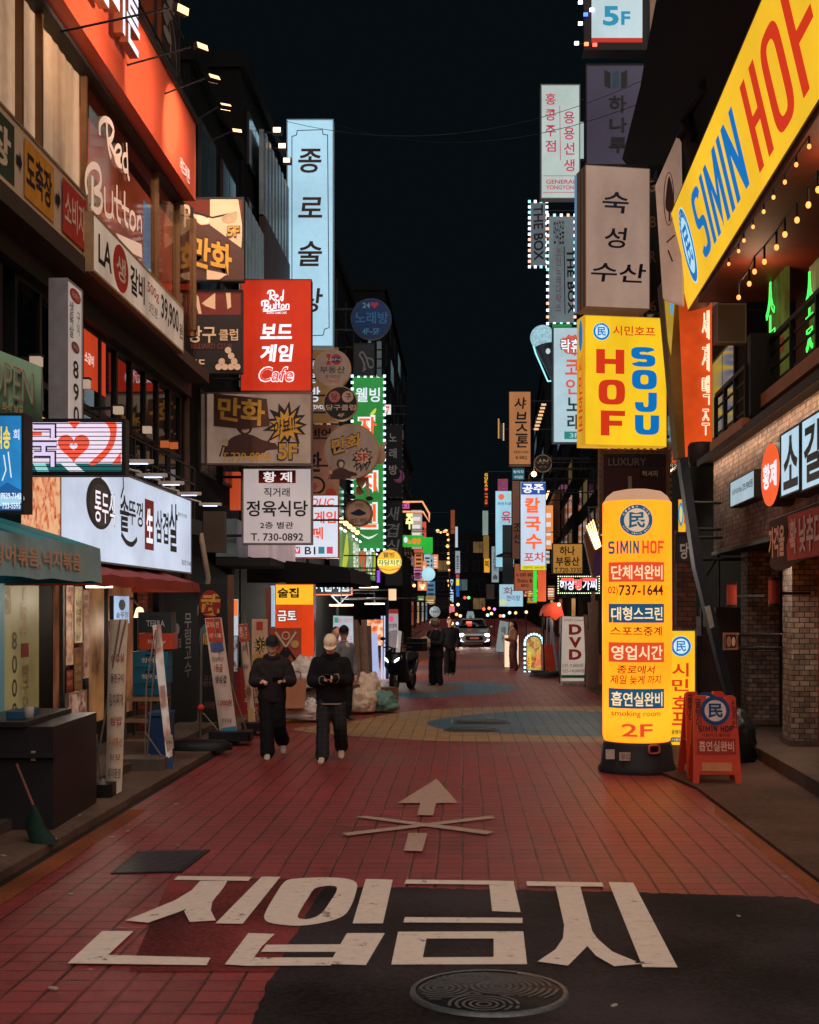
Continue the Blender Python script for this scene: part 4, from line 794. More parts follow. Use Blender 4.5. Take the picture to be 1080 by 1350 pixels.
# billiard club board
f = F(25.35); DKB = paint((36, 28, 30), .5)
sign('board_sign', 'black billiard club board with a triangle of balls under a red drip painted band', f, (243, 382, 320, 492), .15, DKB, DK,
 [('r', (244, 383, 319, 415), paint((120, 46, 40), .6)), ('p', [(245, 386), (258, 386), (262, 392), (266, 414), (262, 414), (258, 400), (250, 414), (245, 410)], CR), ('p', [(266, 400), (284, 386), (284, 408), (272, 404)], CR), ('p', [(298, 386), (304, 386), (305, 405), (300, 408)], CR),
     ('t', '당구', (249, 430, 285, 452), CR, .022), ('t', '클럽', (289, 434, 314, 449), CR, .012), ('t', 'BILLIARD CLUB', (252, 453, 306, 460), paint((120, 60, 54), .6), .01), ('t', '4F', (252, 474, 270, 486), CR, .012)] +
     [('e', (301 + (i - j / 2) * 7.2, 487 - (3 - 3 + (3 - j)) * 7 if False else 487 - (3 - j) * 6.6, 4.1, 4.1), paint((225, 190, 165) if (i + j) % 3 else (180, 90, 70), .5)) for j in range(4) for i in range(j + 1)][:0] +
     [('e', (301 + (i - r / 2) * 8.2, 462 + r * 7.4, 4.3, 4.3), paint((225, 192, 168) if (i, r) not in ((1, 2), (0, 1)) else (40, 34, 34), .5)) for r in range(4) for i in range(r + 1)], arm=XL(25.3) - .2, cat='sign board')
# pale lit corrugated panel
MW = lit((150, 170, 178), .85, .35, (8, 8, .6))
fw_ = LW(-4.9); xa, zt = fw_.px(321, 262); xb, zt2 = fw_.px(372, 352)
mb = MB(); n = 26
for i in range(n):
 x = xa + (xb - xa) * i / n; w = (xb - xa) / n; mb.box(fw_, x, x + w * .86, 7.0, zt, -.1, .02 + .01 * (i % 2), paint((150, 168, 176), .45, .3, .35, 2))
o = mk('wall_cladding', mb, None, 'pale corrugated wall cladding lit from below behind the red game cafe sign', 'cladding')
mb = MB(); mb.box(fw_, xa, xb, 6.86, 6.95, .3, .5, DK); mb.box(fw_, xa + .1, xb - .1, 6.951, 6.97, .33, .47, glowN((190, 225, 240), 4)); mk('uplight', mb, o)
lamp('SPOT', fw_.pt((xa + xb) / 2, 7.0, .5), 260, (.78, .94, 1), .1, fw_.pt((xa + xb) / 2, 10.5, -.2), 130, .6, o)
mb = MB(); xc, zc = fw_.px(347, 170); xd, _ = fw_.px(380, 230); _, zl = fw_.px(347, 250)
for i in range(16): x = xc + (xd - xc) * i / 16; mb.box(fw_, x, x + (xd - xc) / 18, zl - .6, zc, -.1, .03 * (i % 2), paint((120, 128, 132), .35, .7, .3, 2))
o = mk('wall_cladding', mb, None, 'narrow ribbed metal cladding high beside the top of the blue sign', 'cladding')
mb = MB(); mb.box(fw_, xc, xd, zl - 4.5, zl - .64, -.1, .05, paint((64, 38, 36), .7, 0, .3, 2)); mk('lower_panel', mb, o)
for k, (u, v) in enumerate([(365, 171), (372, 192), (378, 211)]):
 Yk = 33.5 + k * 2; p = P(u, v, Yk); mb = MB(); mb.box(Fr(p, (1, 0, 0), (0, 0, 1)), -.12, .12, -.08, .08, -.2, 0, BLK); mb.tube([p + V((0, .2, 0)), (lwx(Yk, -4.95), Yk + .2, p.z)], .025, BLK, 6)
 o = mk('flood_light', mb, None, ['topmost small floodlight beside the blue vertical sign', 'middle small floodlight beside the blue vertical sign', 'lowest small floodlight beside the blue vertical sign'][k], 'floodlight', 'small floodlights by the blue sign')
 mb = MB(); mb.box(Fr(p, (1, 0, 0), (0, 0, 1)), -.09, .09, -.06, .06, .001, .006, glowN((255, 220, 180), 3)); mk('lamp_lens', mb, o)
# tall pale blue sign
f = F(38.8); BLW = lit((164, 206, 226), .94, .16, (.4, .4, .35)); BRUSH = paint((74, 52, 50), .6)
sign('vertical_sign', 'very tall pale blue lightbox with brown brush characters inside a notched border', f, (378, 157, 440, 457), .5, BLW, paint((150, 180, 195), .5),
 [('l', [(392, 172), (425, 171), (426, 177), (432, 178), (434, 432), (428, 434), (426, 442), (392, 443), (390, 436), (385, 434), (385, 180), (391, 178)], 1.1, INK, True), ('t', '종', (393, 196, 424, 228), BRUSH, .018, .1), ('t', '로', (393, 260, 425, 287), BRUSH, .018, .1), ('t', '술', (393, 318, 425, 351), BRUSH, .018, .1), ('t', '상', (395, 380, 426, 412), BRUSH, .018, .1)], arm=XL(38.8), rim=.03)
# red game cafe sign
f = F(27.3); RG = lit((196, 46, 20), .86, .22, (.7, .7, .6)); WI = ink((240, 236, 244))
mbs = sign('lightbox_sign', 'glowing red lightbox for a board game cafe with white script and lettering', f, (317, 368, 411, 516), .3, RG, paint((90, 30, 26), .5),
 [('t', '보드', (343, 427, 385, 447), WI, .036, .12), ('t', '게임', (343, 454, 387, 477), WI, .036, .12), ('t', 'Cafe', (341, 483, 388, 504), WI, .03, .22), ('t', 'Cafe', (342.5, 484.5, 386.5, 502.5), ink((216, 60, 36)), .002, .22), ('t', 'BOARD GAME CAFE', (352, 411, 378, 414), WI)], arm=XL(27.3), rim=.015)
mb = MB(); d[0] = .03
for p_, w in (([(357, 385), (356, 396)], 2.2), ([(353, 388), (355, 384), (361, 384), (362, 389), (357, 391), (363, 397)], 2), ([(363, 393), (367, 391), (365, 389), (363, 393), (366, 397), (369, 395)], 1.6), ([(373, 391), (370, 393), (372, 397), (373, 393), (374, 383), (373, 397)], 1.6),
              ([(350, 398), (349, 408)], 2.4), ([(346, 404), (346, 398), (353, 397), (354, 401), (350, 403), (355, 405), (352, 409), (347, 408)], 2.2), ([(357, 402), (357, 408), (361, 407), (361, 402), (362, 408)], 1.7), ([(364, 398), (364, 408)], 1.8), ([(362, 402), (370, 401)], 1.2), ([(368, 397), (368, 407)], 1.8), ([(372, 402), (371, 407), (375, 406), (374, 402), (371, 403)], 1.6), ([(377, 402), (377, 407), (378, 402), (381, 402), (381, 407)], 1.6), ([(347, 411), (362, 410), (382, 408)], 1.6)):
 cur(p_, w, WI, f, target=mb)
mk('script_lettering', mb, mbs)
# beige comic board with figure
f = F(27.1); BGB = lit((160, 132, 114), .52, .3)  # switched-off box sign; the light on its front is put in as weak glow
sign('board_sign', 'beige comic cafe board with a dark figure, yellow burst and phone number', f, (271, 517, 412, 613), .2, BGB, paint((110, 90, 80), .5),
 figure(322, 578, 1.0, BROWN, paint((214, 180, 154), .6)) +
 [('p', starburst(378, 560, 19, 31, 13, 3), INK), ('p', starburst(377, 561, 13, 23, 13, 5), GOLD), ('p', [(282, 519), (352, 526), (356, 562), (320, 566), (282, 562)], BROWN), ('tq', '만화', [(285, 556), (351, 566), (352, 526), (286, 521)], BROWN, .05), ('tq', '만화', [(287, 553), (349, 563), (350, 528), (288, 523)], GOLD, .028), ('tq', '아뵤!!', [(361, 574), (390, 568), (389, 546), (362, 556)], INK, .016),
     ('t', '5F', (365, 583, 394, 608), INK, .06), ('t', '5F', (367, 585, 392, 606), GOLD, .03), ('t', 'T.739-8800', (293, 597, 357, 608), GOLD, .014)], arm=XL(27.1), cat='sign board')
f = F(27.5); sign('lightbox_sign', 'pale grey butcher diner board with a red tab and phone number, under the comic board', f, (319, 616, 412, 718), .25, lit((196, 180, 178), .72, .12), paint((140, 130, 130), .5),
 [('r', (341, 620, 390, 637), paint((190, 52, 40), .5)), ('t', '황 제', (347, 622, 385, 636), ink((225, 215, 215)), .022), ('t', '직거래', (348, 643, 382, 655), INK, .014), ('t', '정육식당', (325, 660, 406, 681), INK, .018), ('t', '2층 별관', (343, 688, 387, 697), INK, .014), ('t', 'T. 730-0892', (331, 703, 400, 713), INK, .014)], arm=XL(27.5))
# white game cafe sign
f = F(42.0); RI = ink((214, 74, 50))
sign('lightbox_sign', 'white game cafe lightbox with orange lettering and a red rim', f, (369, 652, 447, 736), .3, lit((200, 208, 222), .95, .1), paint((170, 70, 60), .5),
 [('t', 'HOLIC', (398, 657, 441, 667), RI, .02, .2), ('t', '보드게임', (383, 674, 443, 690), RI, .024), ('t', '카페', (396, 695, 426, 711), RI, .024), ('t', 'B1', (402, 721, 416, 731), INK, .014), ('r', (376, 721, 384, 730), ink((170, 70, 50))), ('t', 'N', (377.5, 722.5, 382.5, 728.5), INK, .02), ('r', (388, 721, 396, 730), ink((200, 60, 70))), ('t', 'V', (389.5, 722.5, 394.5, 728.5), WI, .02), ('r', (420, 721, 428, 730), ink((50, 110, 130))), ('t', 'W', (433, 722.5, 438, 728.5), WI, .02), ('r', (431, 721, 439, 730), ink((190, 60, 90)))], arm=XL(42))
# tan sign behind
f = F(44.0); sign('vertical_sign', 'tan vertical sign with pale lettering below the blue sign', f, (394, 458, 446, 556), .35, paint((196, 150, 96), .6, 0, .2, 1), TAN,
 [('t', '동', (408, 475, 416, 486), ink((190, 205, 220)), .02), ('t', '로', (408, 493, 416, 505), ink((190, 205, 220)), .02), ('t', '방', (408, 510, 422, 530), ink((190, 205, 220)), .02), ('t', '(DVD)', (412, 534, 428, 541), ink((190, 200, 210)))], arm=XL(44))
f = F(45.0); PCH = paint((206, 150, 126), .6, 0, .2, 1)
sign('vertical_sign', 'peach vertical sign with black outlined flower and rounded letters', f, (398, 560, 447, 652), .35, PCH, TAN,
 [('t', '비어', (410, 565, 436, 577), INK, .03), ('t', '한', (404, 596, 424, 622), INK, .03), ('e', (416, 640, 13, 12), INK), ('e', (416, 640, 10, 9), PCH), ('p', starburst(414, 641, 3, 8, 5), paint((210, 90, 60), .6)), ('e', (436, 650, 7, 6), paint((206, 80, 50), .6))], arm=XL(45))
# round signs
def round_sign(label, u, v, r, Y, face, body, items, th=.28, lit_=False, armx=None, cat='round sign', group=None):
 fr = F(Y); x, z = fr.px(u, v); R = r * Y / FPX
 mb = MB(); mb.ell(fr, x, z, R, R, 0, body, 36, -th); o = mk('round_sign', mb, None, label, cat, group)
 mb = MB(); mb.ell(fr, x, z, R * .95, R * .95, .005, face, 36, .001); mk('face_panel', mb, o)
 mb = MB(); draw(mb, fr, items, .006); mk('lettering', mb, o)
 ab = MB(); ax = XL(Y) if armx is None else armx
 for dz in (R * .5, -R * .5): ab.tube([fr.pt(x + (-R * .8 if ax < x else R * .8), z + dz, -th / 2), (ax, Y + th / 2, z + dz)], .03, DK, 6)
 mk('bracket', ab, o); return o
RCR = paint((216, 176, 148), .6, 0, .15, 2); RCL = lit((150, 120, 104), .42, .3)  # RCL: unlit round faces, glow added in place of the light they catch
round_sign('round beige estate agent sign with a red and blue badge', 438, 485.5, 25, 38, RCL, TAN, [('p', [(430, 467), (437, 467), (434, 474), (437, 481), (430, 481), (432, 474)], paint((170, 60, 60), .6)), ('e', (443.5, 474, 7, 7), paint((170, 60, 60), .6)), ('p', [(438, 471), (449, 471), (449, 477), (438, 477)], paint((40, 60, 120), .6)), ('t', 'LBN', (431, 472.5, 449, 475.5), RCR), ('t', '부동산', (422, 483, 455, 492), INK, .012), ('t', '중개법인', (429, 494, 449, 499), paint((90, 60, 60), .6), .006), ('t', 'T.723-9227', (429, 501, 448, 505), paint((180, 80, 60), .6))])
round_sign('round black billiard club sign with two ball pictures', 449, 531.5, 22.5, 37, paint((30, 26, 28), .5), TAN, [('e', (441, 523, 7.5, 7.5), paint((190, 100, 90), .6)), ('e', (458.5, 523, 7.5, 7.5), paint((200, 160, 130), .6)), ('t', '당', (437, 519, 445, 527), INK), ('t', '구', (455, 519, 463, 527), INK), ('t', '당구클럽', (430, 533.5, 469, 541), RCR, .016), ('t', '4F', (445, 545, 454, 550), RCR, .01)])
f_ = figure(449, 620, .5, BROWN, paint((214, 180, 154), .6))
round_sign('largest round sign, beige with tilted comic lettering and a burst', 463.5, 595, 36.5, 36, RCL, TAN, f_ + [('p', starburst(478, 603, 10, 16, 11, 8), INK), ('p', starburst(478, 603, 7.5, 12.5, 11, 9), RCR), ('t', '5F', (471, 598, 485, 608), paint((190, 50, 40), .6), .03), ('tq', '만화', [(437, 602), (478, 590), (478, 569), (436, 578)], BROWN, .055), ('tq', '만화', [(438, 600), (477, 588.5), (477, 570.5), (437, 579.5)], GOLD, .028), ('l', [(466, 616), (471, 612), (470, 620), (476, 613), (476, 621), (482, 612), (483, 620), (488, 610)], 1.6, INK)])
round_sign('small beige round sign with a blue hat emblem', 473, 676, 18.5, 36.5, RCR, paint((150, 90, 76), .6), [('p', sm([(462, 677), (468, 673.5), (473, 671), (478, 673.5), (483, 677), (473, 680)], 3, True), paint((44, 46, 84), .6)), ('t', 'YES', (468, 664, 479, 669), paint((120, 80, 70), .6), .01), ('t', '보드 게임', (462, 683, 484, 690), paint((90, 60, 54), .6), .01), ('o', (473, 676, 17, 17, .9), paint((120, 60, 56), .6))])
round_sign('dark blue round karaoke sign high beside the blue vertical sign', 489.5, 420, 27, 46, paint((26, 62, 116), .5), paint((60, 70, 84), .5), [('t', '24', (478, 399, 488, 406), paint((120, 170, 200), .5), .02), ('p', heart(494, 402, 5), paint((190, 60, 90), .5)), ('t', '노래방', (468, 411, 512, 427), paint((60, 120, 180), .5), .02), ('t', '4F~5F', (478, 433, 500, 441), paint((90, 160, 200), .5), .012)])
o = round_sign('yellow glowing round chicken shop sign under the green vertical sign', 513.5, 740.5, 16.5, 52, lit((236, 178, 52), .95, .1), paint((170, 120, 40), .5), [('t', '웰빙', (505, 728, 520, 735), INK, .012), ('r', (498, 737.5, 529, 746), ink((240, 220, 130))), ('t', '자담치킨', (498.5, 738, 528.5, 745.5), ink((36, 110, 60)), .026), ('l', [(500, 749), (513, 752), (527, 749)], 1.4, ink((190, 110, 40)))])
for (u, v, r, Y, c, l) in [(508, 746, 0, 0, 0, 0)][:0]: pass
# little waving hand and legs of the comic sign cut-out
fr = F(36.3); mb = MB()
hp = [(498, 612), (496, 600), (499, 594), (501, 584), (504, 583), (503, 592), (507, 582), (510, 583), (506, 594), (509, 597), (507, 608)]
mb.prism(fr, [fr.px(*p) for p in sm(hp, 2, True)], -.1, -.04, paint((188, 148, 124), .6))
for a in ([(468, 629), (486, 629), (487, 655), (484, 656), (482, 634), (477, 644), (474, 652), (466, 652), (472, 643)],): mb.prism(fr, [fr.px(*p) for p in a], -.1, -.04, RCR)
for u, v in ((464, 655), (487, 657)): x, z = fr.px(u, v); mb.ell(fr, x, z, .1, .06, -.02, INK, 12, -.1)
draw(mb, fr, [('p', [(469, 643), (474, 640), (480, 649), (475, 653)], paint((200, 90, 60), .6)), ('p', [(472, 641), (474, 640), (480, 649), (478, 651)], paint((60, 110, 80), .6))], 0)
mk('cutout_figure', mb, None, 'cut out hand and trousered legs sticking out from the largest round sign', 'cutout')
# green chicken shop vertical and fascia
f = F(60.0); GRV = lit((48, 134, 62), .85, .3, (.5, .5, .3)); ORI = ink((236, 98, 46))
LEDW = glowN((200, 235, 255), 2.2)
sign('vertical_sign', 'tall green chicken shop lightbox with orange letters and dotted white LED border', f, (464.5, 496, 507, 725), .4, GRV, paint((40, 80, 50), .5),
 [('t', '웰빙', (469, 511, 501, 530), ink((214, 228, 235)), .018), ('p', sm([(488, 546), (492, 541), (496, 538), (495, 544), (491, 547)], 2, True), ink((190, 200, 60)))] +
 [q_ for ch, v0, v1 in (('자', 547, 575), ('담', 583, 612), ('치', 620, 650), ('킨', 662, 698)) for q_ in (('t', ch, (470, v0, 499, v1), ink((225, 228, 225)), .075), ('t', ch, (472.5, v0 + 2.5, 496.5, v1 - 2.5), ORI, .03))] + [('p', sm([(474, 703), (486, 708), (499, 703), (486, 711)], 3, True), ink((210, 220, 215)))], arm=XL(60), rim=.02, bulbs=(LEDW, .28, .055))
fw_ = LW(-4.55); xa, _ = fw_.px(447, 740); xb, zb = fw_.px(495, 767); _, zt = fw_.px(495, 731)
GF2 = lit((98, 134, 74), .75, .25, (.7, .7, .5))
sign('fascia_sign', 'green chicken shop fascia with red and white lettering under small lamps', fw_, None, .35, GF2, DK, [('np', sm([(.06, .1), (.10, .5), (.16, .9), (.2, .5), (.14, .12)], 3, True), ink((170, 180, 60))), ('nt', '웰빙', (.3, .2, .44, .8), ink((210, 215, 200)), .02), ('nt', '자담', (.46, .16, .64, .86), ink((206, 74, 56)), .034), ('nt', '치킨', (.66, .16, .86, .84), ink((220, 225, 220)), .024), ('np', sm([(.9, .1), (.93, .6), (.97, .92), (.99, .4)], 3, True), ink((170, 180, 60)))], rect=(xa, zb, xb, zt + .35))
fw_ = LW(-4.4)
for nm_, lab, col, pts, st in (('bulb_string', 'short string of warm bulbs above the green fascia', (255, 190, 110), [(450, 686), (456, 690), (461, 694), (466, 698), (471, 702)], 4), ('bulb_string', 'dashed line of white tube lamps sloping over the green fascia', (205, 235, 255), [(455, 700), (466, 707), (475, 714), (484, 720), (492, 726), (497, 731), (450, 697), (470, 711), (480, 717), (488, 723)], 3.2)):
 q = [fw_.px(*p) for p in pts]; mb = MB(); q_ = sorted(q); mb.tube([fw_.pt(x, z + .1, 0) for x, z in q_], .02, BLK, 6); o = mk(nm_, mb, None, lab, 'string lights')
 for x, z in q: mb = MB(); (mb.ball(fw_.pt(x, z, 0), .1, glowN(col, st), 8, 6) if st == 4 else mb.box(fw_, x - .28, x + .28, z - .03, z + .03, -.03, .03, glowN(col, st))); mk('bulb', mb, o)
# dark vertical signs beyond
f = F(66); sign('vertical_sign', 'black vertical diner sign with grey brush letters beside the green sign', f, (508, 660, 531, 772), .4, paint((24, 28, 32), .5), DK, [('t', c_, (509 if i % 2 else 510, v, 527, v + 18), paint((130, 136, 140), .6), .012, .15) for i, (c_, v) in enumerate([('새', 668), ('겹', 690), ('식', 711), ('당', 732)])], arm=XL(66))
f = F(71); sign('vertical_sign', 'dark karaoke sign with dotted unlit letters and a pink moon', f, (508, 560, 531, 656), .4, paint((14, 20, 24), .5), DK, [('e', (526, 628, 7.5, 8.5), paint((150, 80, 130), .5)), ('e', (522, 625, 6, 7), paint((14, 20, 24), .5)), ('t', '노', (513, 571, 523, 582), paint((150, 150, 150), .6), .02), ('t', '래', (513, 591, 523, 604), paint((150, 150, 150), .6), .02), ('t', '방', (513, 613, 524, 626), paint((170, 160, 150), .6), .02)], arm=XL(71), bulbs=(paint((90, 110, 120), .5), .3, .03))
f = F(58); sign('vertical_sign', 'grey sign with a looping tube shape above the green vertical sign', f, (466, 452, 494, 494), .3, paint((52, 56, 60), .4, .5), DK, [('l', sm([(482, 488), (478, 474), (474, 468), (478, 464), (483, 472), (487, 484), (493, 482), (491, 474), (484, 472)], 3), 2.2, paint((120, 126, 130), .4)), ('l', [(479, 490), (481, 478)], 2, paint((120, 126, 130), .4))], arm=XL(58))
mb = MB(); fr = F(58.3)
for k in range(4): x0, z1 = fr.px(497, 450 + 12 * k); x1, z0 = fr.px(503, 460 + 12 * k); mb.box(fr, x0, x1, z0, z1, -.2, 0, paint((110, 130, 140), .4))
mb.box(fr, fr.px(499, 0)[0], fr.px(501, 0)[0], fr.px(0, 494)[1], fr.px(0, 440)[1], -.35, -.205, DK)
mk('ladder_sign', mb, None, 'stack of four small grey glass plates above the green sign corner', 'plate sign')
f = F(78); sign('lightbox_sign', 'tiny convenience store cube sign with a red, orange and green numeral', f, (506, 533, 516, 547), .5, lit((214, 222, 226), .85, .1), DK, [('p', [(507.5, 535.5), (514, 535.5), (511, 545), (509, 545), (511.5, 538), (507.5, 538)], ink((210, 70, 50))), ('p', [(509.5, 541), (513.5, 537), (512.5, 540), (510, 544)], ink((220, 130, 60))), ('e', (509.5, 545, 1.2, 1), ink((40, 130, 70)))], arm=lwx(78, -3.2), rim=.02)
# pub corner: neon trim, characters, karaoke band
PF = F(72.3); XP = lwx(72.5, -3.2)
def neon_line(name, label, fr, lines, col, w, s=2.2, d=.06, cat='neon sign', par=None):
 mb = MB()
 for pts in lines: mb.tube([fr.pt(*fr.px(*p), d) for p in pts], w, glowN(col, s), 6)
 return mk(name, mb, par, label, None if par else cat)
neon_line('neon_trim', 'orange neon outline round the pub corner balcony', PF, [[(527, 662), (557, 661.5), (566, 677), (566, 688), (558, 675), (527, 674.5)]], (240, 160, 110), .055, 1.1)
neon_line('neon_sign', 'pink neon pub word above the pale green neon character', PF, [[(531, 664), (531, 670), (534, 670), (534, 664)], [(536, 664), (536, 670), (539, 670), (539, 667), (536, 667), (539, 667), (539, 664), (536, 664)]], (190, 90, 150), .05, .9)
mb = MB(); x0, z1 = PF.px(535, 677); x1, z0 = PF.px(545, 698); mb.text(PF, '주', x0, z0, x1, z1, .08, glowN((226, 238, 150), 1.2), .05); mk('neon_sign', mb, None, 'pale yellow green neon character glowing on the dark pub wall', 'neon sign')
mb = MB(); x0, z1 = PF.px(530, 706); x1, z0 = PF.px(558, 721); mb.box(PF, x0, x1, z0, z1, .02, .3, lit((42, 176, 56), .9, .2)); o = mk('band_sign', mb, None, 'bright green karaoke band sign wrapping the pub corner', 'sign')
mb = MB(); mb.box(PF, x1, x1 + .5, z0 - .3, z1 - .1, -1.8, .1, lit((42, 176, 56), .9, .2)); mk('side_band', mb, o)
mb = MB(); draw(mb, PF, [('t', '노래방', (537, 710, 555, 718), ink((240, 110, 50)), .04), ('e', (535, 712, 2.5, 4), ink((210, 220, 235)))], .31); mk('lettering', mb, o)
# ================================================================ RIGHT: brick restaurant and beer hall
BRK = brick((138, 104, 88), (70, 52, 46), (44, 38, 35), 3.7, bw=.5, rh=.27); BRK2 = brick((148, 136, 128), (78, 72, 69), (44, 40, 38), 3.9, bw=.5, rh=.28); BRKR = brick((150, 66, 48), (74, 36, 30), (40, 30, 28), 3.6, bw=.55, rh=.24)
fK = RW(3.6); xe = fK.px(941, 700)[0]; zt = fK.px(941, 610)[1]; zb = fK.px(942, 728)[1]
mb = MB(); mb.box(fK, xe, -5, zb, zt, -1.75, 0, BRK); mk('brick_fascia', mb, C1)
mb = MB(); mb.box(fK, xe - .02, -5, zb - .05, zb, -1.75, .03, DK); mk('edge_trim', mb, C1)
# cornice with hidden strip light
mb = MB(); mb.box(fK, xe - .05, -5, zt + .002, zt + .04, -1.75, .28, paint((60, 48, 44), .6)); mb.box(fK, xe - .05, -5, zt - .07, zt + .0, .25, .28, paint((60, 48, 44), .6)); mk('cornice', mb, C1)
mb = MB(); mb.box(fK, xe, -6, zt - .02, zt - .002, .18, .23, glowN((255, 205, 150), 1.3)); o = mk('strip_light', mb, None, 'warm strip light hidden under the balcony edge washing the brick fascia', 'strip light')
for k in range(6):
 x = xe + 1.2 + k * 2.9; L = lamp('AREA', fK.pt(x, zt - .04, .17), 16, (1, .74, .5), .06, fK.pt(x, zt - .8, -.12), parent=o, name='strip_lamp'); L.data.shape = 'RECTANGLE'; L.data.size = 2.8; L.data.size_y = .05
 L.rotation_euler = Matrix((fK.R, (fK.U * .35 - fK.N).normalized(), fK.R.cross((fK.U * .35 - fK.N).normalized()))).transposed().to_euler()
# signs on the brick
def wsign(name, label, a, u0, u1, v0, v1, th, face, body, items, **kw):
 fr = RW(a); um = (u0 + u1) / 2; x0, x1 = fr.px(u0, 700)[0], fr.px(u1, 700)[0]; return sign(name, label, fr, None, th, face, body, items, rect=(x0, fr.px(um, v1)[1], x1, fr.px(um, v0)[1]), **kw)
WL2 = lit((176, 208, 226), .95, .12, (3, 3, .4)); CHR = paint((44, 52, 54), .5)
wsign('price_sign', 'small white lit price plate on the brick fascia', 3.42, 963.5, 996, 627, 663, .16, lit((170, 195, 208), .8, .1), DK, [('nt', '소갈비살(200g)', (.08, .42, .5, .66), CHR, .014), ('nt', '29,900원', (.54, .40, .93, .72), CHR, .02)], rim=.015)
fr = RW(3.35); x, z = fr.px(1016, 626); x1 = fr.px(1029, 626)[0]; zz = fr.px(1016, 584)[1] - z
mb = MB(); mb.ell(fr, x, z, (x1 - x), zz, 0, DK, 40, -.24); o = mk('oval_sign', mb, None, 'glowing orange oval sign with two white characters on the brick fascia', 'sign')
mb = MB(); mb.ell(fr, x, z, (x1 - x) * .97, zz * .98, .006, lit((236, 88, 34), .95, .12), 40, .001); mk('face_panel', mb, o)
mb = MB(); mb.text(fr, '황제', x - (x1 - x) * .72, z - zz * .42, x + (x1 - x) * .72, z + zz * .38, .012, ink((235, 232, 240)), .035); mk('lettering', mb, o)
wsign('block_sign', 'white lit block with one thick dark character, next to the orange oval', 3.3, 1030.5, 1056, 565, 652, .3, WL2, DK, [('nt', '소', (.14, .10, .9, .90), CHR, .03)], rim=.02)
wsign('block_sign', 'white lit block with a thick dark character at the edge of the frame', 3.3, 1058, 1090, 545, 643, .3, WL2, DK, [('nt', '갈', (.1, .10, .9, .90), CHR, .03)], rim=.02)
wsign('block_sign', 'white lit block sign nearest along the brick fascia', 3.3, 1092, 1130, 522, 636, .3, WL2, DK, [('nt', '비', (.1, .10, .9, .90), CHR, .03)], rim=.02)
# cloth banner
fr = RW(3.3); n = 12; x0 = fr.px(1017, 700)[0]; x1 = x0 + 3.2; zc = fr.px(1017, 690)[1]; zd = fr.px(1017, 744)[1]; mb = MB(); vs = []
for i in range(n + 1):
 t = i / n; x = x0 + (x1 - x0) * t; dd = .06 * math.sin(t * 8 + .5); zs = -.10 * math.sin(math.pi * min(1, t * 2.2)) * (1 if t < .45 else .6)
 vs += [fr.pt(x, zc + .05 * t, dd), fr.pt(x, (zc + zd) / 2 + zs * .5, -dd * .4), fr.pt(x, zd + zs, dd * .8)]
mb.add(vs, [(i * 3 + j, (i + 1) * 3 + j, (i + 1) * 3 + j + 1, i * 3 + j + 1) for i in range(n) for j in range(2)], paint((48, 42, 44), .85, 0, .2, 4), True)
BN = mk('cloth_banner', mb, None, 'sagging black cloth banner with a red end hung below the brick fascia', 'banner')
mb = MB(); fq = lambda a, b: (x0 + (x1 - x0) * a, zd + (zc - zd) * b)
mb.poly(fr, [fq(.42, .0), fq(.40, .3), fq(.44, .6), fq(.42, 1.0), fq(.98, 1), fq(.98, 0)], .075, paint((176, 62, 52), .8)); mb.text(fr, '가격을', *fq(.08, .12), *fq(.37, .85), .08, paint((205, 185, 175), .8), .03); mb.text(fr, '확 낮추다', *fq(.47, .12), *fq(.96, .9), .085, paint((220, 195, 185), .8), .03); mk('lettering', mb, BN)
mb = MB(); mb.tube([fr.pt(x0, zc + .02, .02), fr.pt(x1, zc + .07, .02)], .015, DK, 6); mb.tube([fr.pt(x0, zc + .02, 0), fr.pt(x0 - .1, zb, -.2)], .01, DK, 6); mk('cord', mb, BN)
# recessed ground floor: columns, doors, brick panels
def col(u, w, a0, a1, m, zt_=3.05, z0=.19):
 fr = RW(a0); x = fr.px(u, 900)[0]; mb = MB(); mb.box(fr, x, x + w, z0, zt_, -(a1 - a0), 0, m); return mb, fr, x
for u, lab in ((1032, 'pale brick column at the doorway, beneath the cloth banner'), (977, 'slim pale brick column by the framed picture')):
 mb, fr, x = col(u, .62, 3.9, 4.5, BRK2); o = mk('brick_column', mb, None, lab, 'column', 'brick columns of the restaurant front')
 mb = MB(); mb.box(fr, x - .03, x + .65, .19, .27, -.7, .03, STONE); mk('base', mb, o)
fr = RW(4.35)
mb = MB(); mb.box(fr, -23.4, -5, .19, 3.1, -.9, -.05, paint((40, 30, 28), .6, 0, .4, 2)); mk('recess_wall', mb, C1)
mb = MB()
for a, b in ((-19.0, -17.3), (-16.2, -15.4), (-14.3, -12.5)): mb.box(fr, a, b, .19, 3.05, -.045, .10, BRKR)
mk('brick_panel', mb, C1)
mb = MB(); mb.box(fr, -17.2, -16.25, .2, 2.9, -.045, .0, paint((30, 24, 22), .3)); dr = mk('glass_door', mb, C1)
mb = MB()
for a, b, c, d_ in ((-17.2, -17.1, .2, 2.9), (-16.35, -16.25, .2, 2.9), (-17.1, -16.35, .2, .34), (-17.1, -16.35, 2.76, 2.9)): mb.box(fr, a, b, c, d_, .001, .08, paint((70, 40, 32), .4))
mk('frame', mb, dr)
mb = MB(); mb.text(fr, '소', -16.8, 1.75, -16.5, 2.05, .01, paint((190, 180, 170), .5), .01); mb.text(fr, '88', -16.75, .95, -16.55, 1.25, .01, paint((190, 180, 170), .5), .01); mb.text(fr, '돈', -16.75, .6, -16.55, .85, .01, paint((190, 140, 80), .5), .02); mk('lettering', mb, dr)
